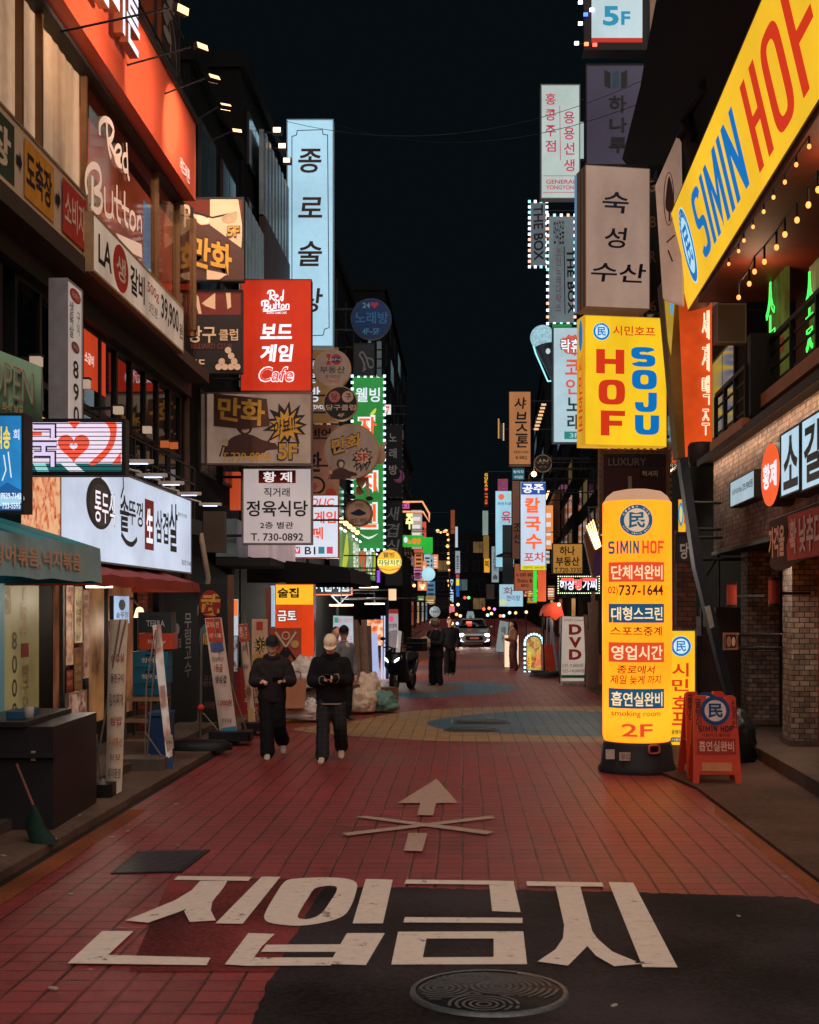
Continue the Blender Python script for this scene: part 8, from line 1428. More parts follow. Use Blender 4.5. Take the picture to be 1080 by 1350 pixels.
# garbage heap
PLW = paint((214, 200, 190), .25, 0, .35, 7, .3); PLG = paint((180, 168, 164), .25, 0, .4, 7, .3); PLT = paint((222, 196, 172), .3, 0, .3, 7, .3)
Yg = 25.0
for k, (u, v, Y, r, sc, m, lab) in enumerate([(405, 908, 26.0, .42, (1, .8, 1.0), PLG, 'upper pale plastic rubbish bag behind the two walking men'), (420, 925, 25.6, .36, (1, .8, .9), PLG, 'grey plastic rubbish bag in the middle of the heap'), (398, 946, 24.8, .42, (1.5, .8, .5), PLW, 'flattened white rubbish bag at the foot of the heap'), (410, 950, 25.2, .34, (1.3, .8, .6), PLG, 'low grey rubbish bag behind the flattened white one'),
     (402, 900, 25.4, .34, (1, .8, 1.1), PLW, 'crumpled white rubbish bag at the top of the heap beside the orange pillar'), (414, 938, 24.7, .27, (1, .8, .9), PLW, 'small white rubbish bag between the two walking men'), (484, 922, 27.6, .36, (.9, .8, 1.25), PLT, 'tall cream rubbish bag above the cardboard bundle'), (478, 938, 26.5, .3, (1.0, .8, 1.0), PLT, 'cream rubbish bag piled against the orange crate'), (497, 942, 27.0, .30, (1.0, .8, .8), PLW, 'white rubbish bag on the outer end of the heap'), (470, 946, 27.6, .3, (1, .8, .9), PLT, 'cream rubbish bag tucked behind the orange crate')]):
 z = max(.0, P(0, v, Y).z - .1 if v < 915 else .03); blob('garbage_bag', lab, (P(u, 0, Y).x, Y, z), r, sc, m, 40 + k, .3, 'rubbish bag', 'rubbish bags heaped on the paving', fr_=2.2)
blob('garbage_bag', 'rubbish bag with a teal print beside the cardboard box', (P(508, 0, 26.8).x, 26.8, .03), .28, (.9, .8, .9), paint((110, 150, 140), .35, 0, .5, 5), 60, .3, 'rubbish bag', 'rubbish bags heaped on the paving', fr_=2.2)
p = P(388, 0, 24.2); fr = Fr((p.x, 24.2, .06), (1, .1, .0), (.06, .1, 1)); mb = MB(); mb.box(fr, -.19, .17, .22, .74, -.2, 0, paint((178, 120, 88), .75, 0, .2, 3, .1)); o = mk('paper_bag', mb, None, 'large brown paper bag standing on the rubbish heap', 'paper bag'); mb = MB()
for d_ in (-.02, -.18): mb.tube(sm([fr.pt(-.08, .74, d_), fr.pt(-.06, .86, d_), fr.pt(.05, .86, d_), fr.pt(.07, .74, d_)], 4), .008, paint((130, 90, 60), .7), 5)
mk('handle', mb, o)
p = P(464, 0, 26.4); mb = MB(); fr = Fr((p.x, 26.4, .02), (1, 0, 0), (0, 0, 1)); mb.box(fr, -.26, .26, 0, .30, -.4, -.38, paint((206, 74, 40), .5)); mb.box(fr, -.26, .26, 0, .30, -.02, 0, paint((206, 74, 40), .5)); mb.box(fr, -.26, -.24, 0, .3, -.379, -.021, paint((206, 74, 40), .5)); mb.box(fr, .24, .26, 0, .3, -.379, -.021, paint((206, 74, 40), .5)); mb.box(fr, -.28, .28, .27, .31, -.015, .015, paint((216, 86, 50), .5)); mb.box(fr, -.239, .239, 0, .02, -.379, -.021, paint((206, 74, 40), .5)); mk('plastic_crate', mb, None, 'orange plastic crate at the foot of the rubbish heap', 'crate')
mb = MB(); fr = Fr((P(462, 0, 26.6).x, 26.55, .33), (1, 0, .12), (-.12, 0, 1))
for k in range(7): mb.box(fr, -.18 + .01 * (k % 2), .18 + .01 * (k % 3), .075 * k, .075 * k + .06, -.25, 0, paint((180, 140, 112) if k % 2 else (120, 78, 64), .7, 0, .3, 5))
mk('card_bundle', mb, None, 'bundle of striped flattened cardboard on the orange crate', 'cardboard')
mb = MB(); fr = Fr((P(515, 0, 27.4).x, 27.4, .03), (1, .3, 0), (0, 0, 1)); mb.box(fr, -.16, .16, 0, .42, -.3, 0, paint((120, 74, 56), .8, 0, .3, 3)); o = mk('cardboard_box', mb, None, 'small brown cardboard box at the outer end of the rubbish heap', 'box'); mb = MB(); mb.box(fr, -.14, .14, .421, .425, -.4, -.3, paint((140, 92, 70), .8)); mb.box(fr, -.16, .16, .421, .425, -.299, -.15, paint((140, 92, 70), .8)); mk('flap', mb, o)
# overhead cables
for k, (a, b, sag_) in enumerate([(P(378, 160, 38), P(860, 100, 36), .9), (P(440, 163, 39), P(1000, 60, 30), 1.2), ][:2]):
 mb = MB(); mb.tube([a + (b - a) * t / 16 + V((0, 0, -sag_ * 4 * (t / 16) * (1 - t / 16))) for t in range(17)], .008, BLK, 5); mk('overhead_cable', mb, None, ['thin black cable sagging from the blue sign across the night sky', 'second thin cable slanting up over the street', 'lowest thin cable crossing to the liquor house sign'][k], 'cable')
# ================================================================ PEOPLE
def remesh(mb, vox, it=6, fac=.5):
 me = bpy.data.meshes.new('r'); me.from_pydata([tuple(p) for p in mb.v], [], mb.f); me.update(); o = bpy.data.objects.new('r', me); TS.collection.objects.link(o)
 bm = bmesh.new(); bm.from_mesh(me); bmesh.ops.remove_doubles(bm, verts=bm.verts, dist=1e-5); bmesh.ops.recalc_face_normals(bm, faces=bm.faces); bm.to_mesh(me); bm.free()
 r = o.modifiers.new('r', 'REMESH'); r.mode = 'VOXEL'; r.voxel_size = vox; s_ = o.modifiers.new('s', 'SMOOTH'); s_.iterations = it; s_.factor = fac
 vl = TS.view_layers[0]; vl.update(); m2 = bpy.data.meshes.new_from_object(o.evaluated_get(vl.depsgraph)); vs = [v.co.copy() for v in m2.vertices]; fs = [tuple(p.vertices) for p in m2.polygons]
 bpy.data.objects.remove(o); bpy.data.meshes.remove(m2); bpy.data.meshes.remove(me); return vs, fs
def limb(mb, pts, rad, m):
 mb.tube(sm(pts, 4), [x for x in [rad[0] + (rad[-1] - rad[0]) * 0] ] * 0 or interp(rad, (len(pts) - 1) * 4 + 1), m, 12)
 mb.ball(pts[0], rad[0], m, 12, 8); mb.ball(pts[-1], rad[-1], m, 12, 8)
def interp(r, n):
 out = []
 for i in range(n): t = i / (n - 1) * (len(r) - 1); k = min(int(t), len(r) - 2); out.append(r[k] + (r[k + 1] - r[k]) * (t - k))
 return out
def torso(mb, prof, m, lean=0.0, z0=.9):
 rings = []
 for z, rx, ry, yo in prof: rings.append([V((rx * math.cos(2 * math.pi * k / 20), ry * math.sin(2 * math.pi * k / 20) + yo - lean * (z - z0), z)) for k in range(20)])
 mb.loft(rings, m)
def hand(mb, w, d, up, side, m, curl=.7):
 """palm + five bent fingers of unequal length; d = pointing direction, up = back of the hand, side = towards the thumb"""
 d, up = V(d).normalized(), V(up).normalized(); sd = d.cross(up).normalized() * side; up = sd.cross(d).normalized() * (1 if sd.cross(d).dot(up) > 0 else -1); w = V(w)
 mb.tube([w - d * .02, w + d * .03, w + d * .075], [.024, .027, .026], m, 10); mb.ball(w + d * .05, .034, m, 10, 8, (1, 1, 1))
 for i, L in enumerate((.068, .078, .074, .058)):
  b = w + d * .085 + sd * (.027 - .018 * i); a = b + (d * math.cos(curl * .5) - up * math.sin(curl * .5)) * L * .5; c = a + (d * math.cos(curl * 1.6) - up * math.sin(curl * 1.6)) * L * .5
  mb.tube([b - d * .015, b, a, c], [.0095, .0095, .009, .0075], m, 8)
 b = w + d * .03 + sd * .028; a = b + (d * .6 + sd * .7 - up * .1).normalized() * .034; mb.tube([b - sd * .012, b, a, a + (d * .9 - up * .4).normalized() * .03], [.013, .012, .010, .008], m, 8)
SKIN = paint((224, 172, 144), .5, 0, .12, 9); HAIR = paint((26, 22, 22), .45, 0, .3, 30); EYE = paint((28, 22, 22), .3); LIP = paint((150, 84, 76), .5)
def person(label, X, Y, yaw, sc, P_, fine=.011):
 """P_: pose and clothing. Local axes: x = the photo's right when facing the camera, -y = the way the person faces, z up."""
 base = V((X, Y, P_.get('z', 0.0))); o = root('person', base, label, 'person'); rot = Matrix.Rotation(yaw, 3, 'Z')
 T = lambda v: base + rot @ (V(v) * sc)
 def put(name, vs, fs, m, parent=o, smooth=True):
  mb = MB(); mb.add([T(v) for v in vs], fs, m, smooth); return mk(name, mb, parent)
 hip, lean, bow = P_.get('hip', .93), P_.get('lean', .04), P_.get('bow', 0.0); tw = P_.get('turn', 0.0)
 sk = P_.get('skin', SKIN); D = hip - .93; SH = {s: V(P_['arms'][s][0]) for s in (-1, 1)}
 b = MB(); torso(b, [(hip - .12, .13, .10, 0), (hip, .165, .115, 0), (hip + .14, .14, .10, 0), (hip + .34, .165, .11, 0), (hip + .46, .15, .095, 0), (hip + .52, .075, .07, 0), (hip + .56, .054, .056, 0)], sk, lean, hip)
 nb = V((0, -lean * .55, hip + .54)); Rb = Matrix.Rotation(bow, 3, 'X') ; Rt = Matrix.Rotation(tw, 3, 'Z'); Hd = lambda v: nb + Rt @ (Rb @ V(v))      # head space: origin neck base
 b.tube([nb + V((0, .01, -.06)), Hd((0, -.005, .05)), Hd((0, -.01, .10))], [.058, .053, .055], sk, 14)
 hr = []
 for z, rx, ry, yo in [(.045, .022, .03, -.045), (.06, .046, .062, -.035), (.09, .060, .080, -.028), (.125, .068, .092, -.018), (.165, .074, .099, -.010), (.20, .074, .098, -.006), (.235, .064, .086, -.002), (.262, .042, .058, 0), (.275, .012, .018, 0)]:
  hr.append([Hd((rx * math.cos(2 * math.pi * k / 20), ry * math.sin(2 * math.pi * k / 20) + yo, z)) for k in range(20)])
 b.loft(hr, sk)
 b.tube([Hd((0, -.100, .168)), Hd((0, -.114, .142)), Hd((0, -.122, .126)), Hd((0, -.104, .118))], [.009, .012, .015, .010], sk, 8)
 b.tube([Hd((-.045, -.088, .176)), Hd((0, -.106, .174)), Hd((.045, -.088, .176))], .010, sk, 8)
 for s in (-1, 1): b.ball(Hd((s * .074, .0, .150)), .026, sk, 8, 8, (.4, .7, 1.2))
 for s in (-1, 1):
  sh, el, wr = [V(q) for q in P_['arms'][s][:3]]; limb(b, [sh, el, wr], [.050, .040, .028], sk)
  hd = P_['arms'][s]; d_ = hd[3] if len(hd) > 3 else (wr - el); up = hd[4] if len(hd) > 4 else (0, 0, 1); hand(b, wr, d_, up, hd[5] if len(hd) > 5 else s, sk, hd[6] if len(hd) > 6 else .7)
  hp, kn, an, toe = [V(q) for q in P_['legs'][s]]; limb(b, [hp, kn, an], [.085, .055, .04], sk)
 vs, fs = remesh(b, fine / 1.4, 4); put('body', vs, fs, sk)
 # face marks
 f_ = MB()
 for s in (-1, 1): f_.ball(Hd((s * .030, -.0925, .158)), .0095, EYE, 8, 6, (1.2, .6, .7))
 f_.v = [T(v) for v in f_.v]; mk('eye', f_, o)
 f_ = MB(); f_.tube([Hd((-.024, -.092, .090)), Hd((0, -.102, .088)), Hd((.024, -.092, .090))], [.004, .006, .004], LIP, 6); f_.v = [T(v) for v in f_.v]; mk('mouth', f_, o)
 # hair and cap
 f_ = MB(); hl = P_.get('hair', .10); rr = []
 for z, k_ in ((hl, 1.05), (.16, 1.13), (.20, 1.14), (.24, 1.16), (.272, 1.12), (.288, .3)):
  t = min(max((z - .045) / .23, 0), 1); rx = .076 * math.sqrt(max(.02, 1 - ((z - .17) / .115) ** 2)) if z > .17 else .074; ry = rx * 1.3; rx *= k_ * .98; ry *= k_ * .92
  rr.append([Hd((rx * math.cos(2 * math.pi * k / 22), (ry * math.sin(2 * math.pi * k / 22)) + (.028 if z < .21 else .004), z)) for k in range(22)])
 f_.loft(rr, P_.get('hairm', HAIR)); f_.v = [T(v) for v in f_.v]; mk('hair', f_, o)
 if P_.get('long'):
  f_ = MB(); f_.tube([Hd((0, .05, .24)), Hd((0, .075, .15)), Hd((.0, .09, .02)), Hd((.01, .09, -.12)), Hd((.01, .08, -.26))], [.06, .088, .095, .085, .04], HAIR, 14); f_.v = [T(v) for v in f_.v]; mk('long_hair', f_, o)
 if P_.get('cap'):
  cm = paint(*P_['cap']); f_ = MB(); rr = []
  for z, k_ in ((.178, 1.16), (.205, 1.18), (.24, 1.16), (.272, 1.0), (.293, .62), (.302, .06)):
   rr.append([Hd((.078 * k_ * math.cos(2 * math.pi * k / 24), .103 * k_ * math.sin(2 * math.pi * k / 24) - .002, z + .012 * (math.sin(2 * math.pi * k / 24) > .5))) for k in range(24)])
  f_.loft(rr, cm); n = 12; vs_ = []
  for i in range(n + 1):
   a = math.pi * (1 + i / n); vs_ += [Hd((.084 * math.cos(a), .105 * math.sin(a), .190)), Hd((.090 * math.cos(a), .105 * math.sin(a) - .075 * abs(math.sin(a)) ** .7, .172))]
  f_.add(vs_ + [v - V((0, 0, .006)) for v in vs_], [(2 * i, 2 * i + 2, 2 * i + 3, 2 * i + 1) for i in range(n)] + [(2 * n + 2 + 2 * i, 2 * n + 2 + 2 * i + 2, 2 * n + 2 + 2 * i + 3, 2 * n + 2 + 2 * i + 1) for i in range(n)], cm, True)
  f_.v = [T(v) for v in f_.v]; cp = mk('cap', f_, o); f_ = MB(); f_.ball(Hd((.005, -.116, .225)), .011, INK, 8, 6); f_.v = [T(v) for v in f_.v]; mk('badge', f_, cp)
 # clothes
 jm = paint(*(list(P_['jacket'])[:2] + [0, .3, 9, .5])); j = MB(); fat = P_.get('fat', 1.0); jl = P_.get('jl', -.16)
 torso(j, [(hip + jl, .195 * fat, .145 * fat, 0), (hip + jl + .05, .205 * fat, .155 * fat, 0), (hip + .12, .20 * fat, .15 * fat, 0), (hip + .32, .205 * fat, .15 * fat, 0), (hip + .44, .185, .125, 0), (hip + .50, .12, .095, 0), (hip + .545, .085, .08, .004)], jm, lean, hip)
 for s in (-1, 1):
  sh, el, wr = [V(q) for q in P_['arms'][s][:3]]; cw = el + (wr - el) * .93; limb(j, [sh, el, cw], [.088 * fat, .085 * fat, .058], jm)
  j.ball(el, .082 * fat, jm, 10, 8)
 if P_.get('hood'): j.tube([nb + V((-.10, .02, -.02)), nb + V((-.07, .09, .0)), nb + V((0, .115, .005)), nb + V((.07, .09, .0)), nb + V((.10, .02, -.02))], .045, jm, 10); j.tube([nb + V((-.09, -.0, .0)), nb + V((-.05, -.075, -.01)), nb + V((.0, -.095, -.03)), nb + V((.05, -.075, -.01)), nb + V((.09, .0, .0))], .035, jm, 10)
 vs, fs = remesh(j, fine * 1.35, 5); off = V((P_.get('seed', 1) * 3.3, 0, 0))
 vs = [v + V((mnoise.noise(v * 9 + off), mnoise.noise(v * 9 + off + V((9, 0, 0))), 0)) * .011 + V((mnoise.noise(v * V((4, 4, 14)).x + off), 0, 0)) * 0 for v in vs]
 jo = put('jacket', vs, fs, jm)
 if P_.get('hem'):
  h_ = MB(); hm = paint(*P_['hem']); z = hip + jl; h_.loft([[V((.203 * fat * math.cos(2 * math.pi * k / 24), .152 * fat * math.sin(2 * math.pi * k / 24), z + dz)) for k in range(24)] for dz in (-.004, .018)], hm, False); h_.v = [T(v) for v in h_.v]; mk('hem', h_, jo)
  for s in (-1, 1):
   el, wr = V(P_['arms'][s][1]), V(P_['arms'][s][2]); h_ = MB(); c_ = el + (wr - el) * .86; h_.tube([c_, c_ + (wr - el) * .04], .066, hm, 12); h_.v = [T(v) for v in h_.v]; mk('cuff', h_, jo)
 if P_.get('shirt'):
  h_ = MB(); h_.ball((0, -lean * .45 - .085, hip + .44), .075, paint(*P_['shirt']), 12, 8, (.9, .55, 1.3)); h_.v = [T(v) for v in h_.v]; mk('shirt', h_, o)
 if P_.get('patch'):
  h_ = MB(); h_.ball((.10, -.155 * fat - lean * .3, hip + .27), .028, paint((120, 100, 60), .6), 10, 6, (1.2, .35, .8)); h_.v = [T(v) for v in h_.v]; mk('chest_patch', h_, jo)
 tm = P_['tmat'] if 'tmat' in P_ else paint(*P_['trousers']); t_ = MB(); w = P_.get('wide', 1.0); tr = []
 torso(t_, [(hip - .13, .165, .125, 0), (hip - .03, .18, .135, 0), (hip + .06, .165, .125, 0)], tm, lean, hip)
 for s in (-1, 1):
  hp, kn, an, toe = [V(q) for q in P_['legs'][s]]; lo = kn + (an - kn) * .99; limb(t_, [hp, kn, lo], [.108 * w, .098 * w, .10 * w], tm)
 vs, fs = remesh(t_, fine * 1.35, 5); vs = [v + V((mnoise.noise(v * 10 + off), mnoise.noise(v * 10 - off), 0)) * .012 for v in vs]; put('trousers', vs, fs, tm)
 # shoes
 for s in (-1, 1):
  hp, kn, an, toe = [V(q) for q in P_['legs'][s]]; d_ = (toe - an); h_ = MB(); fl_ = V((d_.x, d_.y, 0)).normalized(); sd = V((-fl_.y, fl_.x, 0)); tilt = d_.normalized(); upv = sd.cross(tilt).normalized(); upv = upv if upv.z > 0 else -upv; heel = an - tilt * .05 - upv * .055; ln = .27
  rings = []
  for a, wd, h in ((0, .028, .06), (.03, .038, .075), (.09, .040, .08), (.15, .044, .062), (.21, .046, .045), (.25, .036, .036), (.27, .014, .028)):
   c_ = heel + tilt * a; rings.append([c_ + sd * wd * math.cos(2 * math.pi * k / 12) + upv * (h / 2 + h / 2 * math.sin(2 * math.pi * k / 12)) for k in range(12)])
  h_.loft(rings, paint(*P_['shoes'])); h_.v = [T(v) for v in h_.v]; mk('shoe', h_, o)
 return o, T
def plaid():
 m, n, l, b = nm('plaid_cloth'); g = n.new('ShaderNodeTexCoord'); sp = n.new('ShaderNodeSeparateXYZ'); l.new(g.outputs['Object'], sp.inputs[0]); outs = []
 for k in (0, 2):
  q = n.new('ShaderNodeMath'); q.operation = 'MULTIPLY'; q.inputs[1].default_value = 14; l.new(sp.outputs[k], q.inputs[0]); f_ = n.new('ShaderNodeMath'); f_.operation = 'FRACT'; l.new(q.outputs[0], f_.inputs[0]); c_ = n.new('ShaderNodeMath'); c_.operation = 'LESS_THAN'; c_.inputs[1].default_value = .3; l.new(f_.outputs[0], c_.inputs[0]); outs.append(c_.outputs[0])
 a = n.new('ShaderNodeMath'); a.operation = 'ADD'; l.new(outs[0], a.inputs[0]); l.new(outs[1], a.inputs[1]); mr = n.new('ShaderNodeMapRange'); mr.inputs[2].default_value = 2; l.new(a.outputs[0], mr.inputs[0]); cr = n.new('ShaderNodeValToRGB'); cr.color_ramp.elements[0].color = (*lin((16, 18, 21)), 1); cr.color_ramp.elements[1].color = (*lin((36, 41, 44)), 1); l.new(mr.outputs[0], cr.inputs[0]); l.new(cr.outputs[0], b.inputs['Base Color']); b.inputs['Roughness'].default_value = .85; return m
NAVY = (26, 27, 31)
PHONE = paint((20, 20, 24), .25)
def phone(label, c_, yaw, tilt, land=False):
 mb = MB(); fr = Fr(c_, (math.cos(yaw), math.sin(yaw), 0), (-math.sin(yaw) * .2, -math.cos(tilt), math.sin(tilt))); w, h = (.075, .037) if land else (.037, .075); mb.box(fr, -w, w, -h, h, -.004, .004, PHONE); o = mk('phone', mb, None, label, 'phone'); mb = MB(); mb.box(fr, -w * .92, w * .92, -h * .92, h * .92, -.0055, -.0045, lit((90, 100, 120), .5, .1)); mk('screen', mb, o)
s1 = .95; X1 = P(359, 0, 18.9).x
_, T1 = person('man in a dark cap and brown black jacket walking with a phone held sideways', X1, 18.9, 0.05, s1, dict(hip=.93, lean=.05, bow=.10,
 arms={-1: ((-.19, 0, 1.36), (-.265, -.02, 1.11), (-.15, -.23, 1.10), (.35, -.45, .1), (-.2, -.1, 1), 1, 1.1), 1: ((.19, 0, 1.36), (.27, -.02, 1.11), (.19, -.24, 1.12), (-.35, -.45, .1), (.2, -.1, 1), -1, 1.1)},
 legs={-1: ((-.09, 0, .90), (-.075, -.10, .50), (-.06, -.16, .085), (-.06, -.40, .03)), 1: ((.09, 0, .90), (.095, -.02, .48), (.14, .28, .22), (.16, .12, .05))},
 jacket=((42, 34, 33), .75, 0, .25, 8), trousers=((15, 15, 18), .85, 0, .2, 6), shoes=((190, 172, 158), .5), cap=((30, 34, 40), .7), hood=True, fat=1.03, wide=1.08, jl=-.14, seed=2))
phone('dark phone held sideways in the hand of the man in the dark cap', T1((.10, -.32, 1.145)), .05, 1.0, True)
X2 = P(436, 0, 18.5).x
_, T2 = person('man in a cream cap, black jacket and dark plaid trousers looking down at a phone', X2, 18.5, 0.0, .97, dict(hip=.93, lean=.05, bow=.42,
 arms={-1: ((-.19, 0, 1.36), (-.25, -.03, 1.10), (-.08, -.25, 1.13), (.5, -.3, .15), (-.2, -.2, 1), 1, 1.0), 1: ((.19, 0, 1.36), (.245, -.04, 1.12), (.06, -.27, 1.16), (-.55, -.2, .1), (.2, -.2, 1), -1, 1.0)},
 legs={-1: ((-.09, 0, .90), (-.10, -.10, .50), (-.105, -.18, .085), (-.12, -.42, .03)), 1: ((.09, 0, .90), (.13, -.03, .49), (.14, .24, .17), (.14, .06, .05))},
 jacket=((17, 17, 19), .8, 0, .25, 8), tmat=plaid(), shoes=((206, 182, 164), .5), cap=((240, 216, 184), .7), hood=True, fat=1.03, wide=1.0, jl=-.14, hem=((150, 132, 122), .7), patch=True, seed=5))
phone('dark phone held upright in both hands of the man in the cream cap', T2((-.015, -.345, 1.17)), 0, .7)
person('man in a grey sweatshirt and dark cap standing in profile by the chicken menu board', P(453, 0, 25.2).x, 25.2, .9, .98, dict(hip=.93, lean=.02, bow=.05, turn=-.9,
 arms={-1: ((-.20, 0, 1.36), (-.25, -.02, 1.08), (-.22, -.10, .84)), 1: ((.20, 0, 1.36), (.25, .0, 1.08), (.22, -.10, .84))},
 legs={-1: ((-.09, 0, .90), (-.10, -.02, .48), (-.10, 0, .085), (-.11, -.24, .03)), 1: ((.09, 0, .90), (.10, -.02, .48), (.10, .02, .085), (.11, -.22, .03))},
 jacket=((122, 124, 130), .85, 0, .2, 6), trousers=((24, 26, 32), .8), shoes=((60, 54, 52), .5), cap=((26, 28, 36), .7), shirt=((206, 200, 196), .7), fat=1.0, seed=7), .014)
person('bare headed man half hidden behind the man in grey', P(443, 0, 26.6).x, 26.4, .9, .97, dict(hip=.93, lean=.02, turn=-.5,
 arms={-1: ((-.20, 0, 1.36), (-.25, -.02, 1.08), (-.22, -.10, .84)), 1: ((.20, 0, 1.36), (.25, .0, 1.08), (.22, -.10, .84))},
 legs={-1: ((-.09, 0, .90), (-.10, -.02, .48), (-.10, 0, .085), (-.11, -.24, .03)), 1: ((.09, 0, .90), (.10, -.02, .48), (.10, .02, .085), (.11, -.22, .03))},
 jacket=((60, 56, 58), .85), trousers=((24, 26, 32), .8), shoes=((60, 54, 52), .5), shirt=((190, 176, 166), .7), fat=.95, seed=8), .016)
# motorcyclist standing, arms forward, hugging a pale bundle
_, TR = person('motorcyclist in black standing by the scooter in a patterned pale helmet', P(575, 0, 36.0).x, 36.0, -.75, 1.0, dict(hip=.93, lean=.03, bow=.15,
 arms={-1: ((-.21, 0, 1.36), (-.25, -.14, 1.12), (-.16, -.38, 1.20)), 1: ((.21, 0, 1.36), (.26, -.14, 1.12), (.14, -.36, 1.16))},
 legs={-1: ((-.09, 0, .90), (-.11, -.02, .48), (-.12, 0, .085), (-.16, -.25, .03)), 1: ((.09, 0, .90), (.10, -.02, .48), (.10, .02, .085), (.13, -.23, .03))},
 jacket=((22, 22, 25), .7), trousers=((18, 18, 21), .8), shoes=((120, 82, 74), .5), fat=1.12, wide=1.1, jl=-.2, seed=9), .016)
mb = MB(); hc = TR((0, -.045, 1.66)); mb.ball(hc, .138, paint((150, 132, 114), .4, 0, .85, 14), 18, 14, (1, 1.08, 1.05)); o = mk('helmet', mb, bpy.data.objects.get('person.004'));
blob('pale_bundle', 'pale padded jacket held against the motorcyclist, beside the scooter seat', TR((-.02, -.42, 1.0)), .17, (1.0, .9, 1.1), paint((190, 160, 132), .8, 0, .3, 6), 77, .25, 'bundle', sag=False)
far = dict(arms={-1: ((-.20, 0, 1.36), (-.25, -.02, 1.08), (-.20, -.14, .86)), 1: ((.20, 0, 1.36), (.25, .0, 1.08), (.20, -.14, .86))},
 legs={-1: ((-.09, 0, .90), (-.10, -.08, .48), (-.10, -.10, .085), (-.11, -.34, .03)), 1: ((.09, 0, .90), (.10, -.02, .48), (.10, .14, .10), (.11, -.08, .03))})
for u, Y, yaw, lab, jc in ((593, 41.5, .1, 'figure in black walking just beyond the motorcyclist', (26, 26, 30)),):
 person(lab, P(u, 0, Y).x, Y, yaw, 1.0, dict(far, jacket=(jc, .8), trousers=((20, 20, 24), .8), shoes=((90, 80, 76), .5), fat=1.05, seed=int(u)), .022)
person('woman with long dark hair, tan top and maroon trousers beside the glowing box', P(677, 0, 44.5).x, 44.5, -1.1, .92, dict(hip=.95, lean=.03, bow=.12, long=True, hair=.08,
 arms={-1: ((-.17, 0, 1.36), (-.20, -.05, 1.10), (-.10, -.26, 1.12)), 1: ((.17, 0, 1.36), (.20, -.05, 1.10), (.10, -.27, 1.14))},
 legs={-1: ((-.07, 0, .90), (-.06, -.03, .48), (-.06, .0, .085), (-.06, -.22, .03)), 1: ((.07, 0, .90), (.06, -.0, .48), (.06, .06, .085), (.06, -.16, .03))},
 jacket=((140, 96, 72), .8), trousers=((84, 40, 40), .8), shoes=((150, 90, 80), .6), fat=.82, wide=1.05, jl=-.02, seed=11), .018)
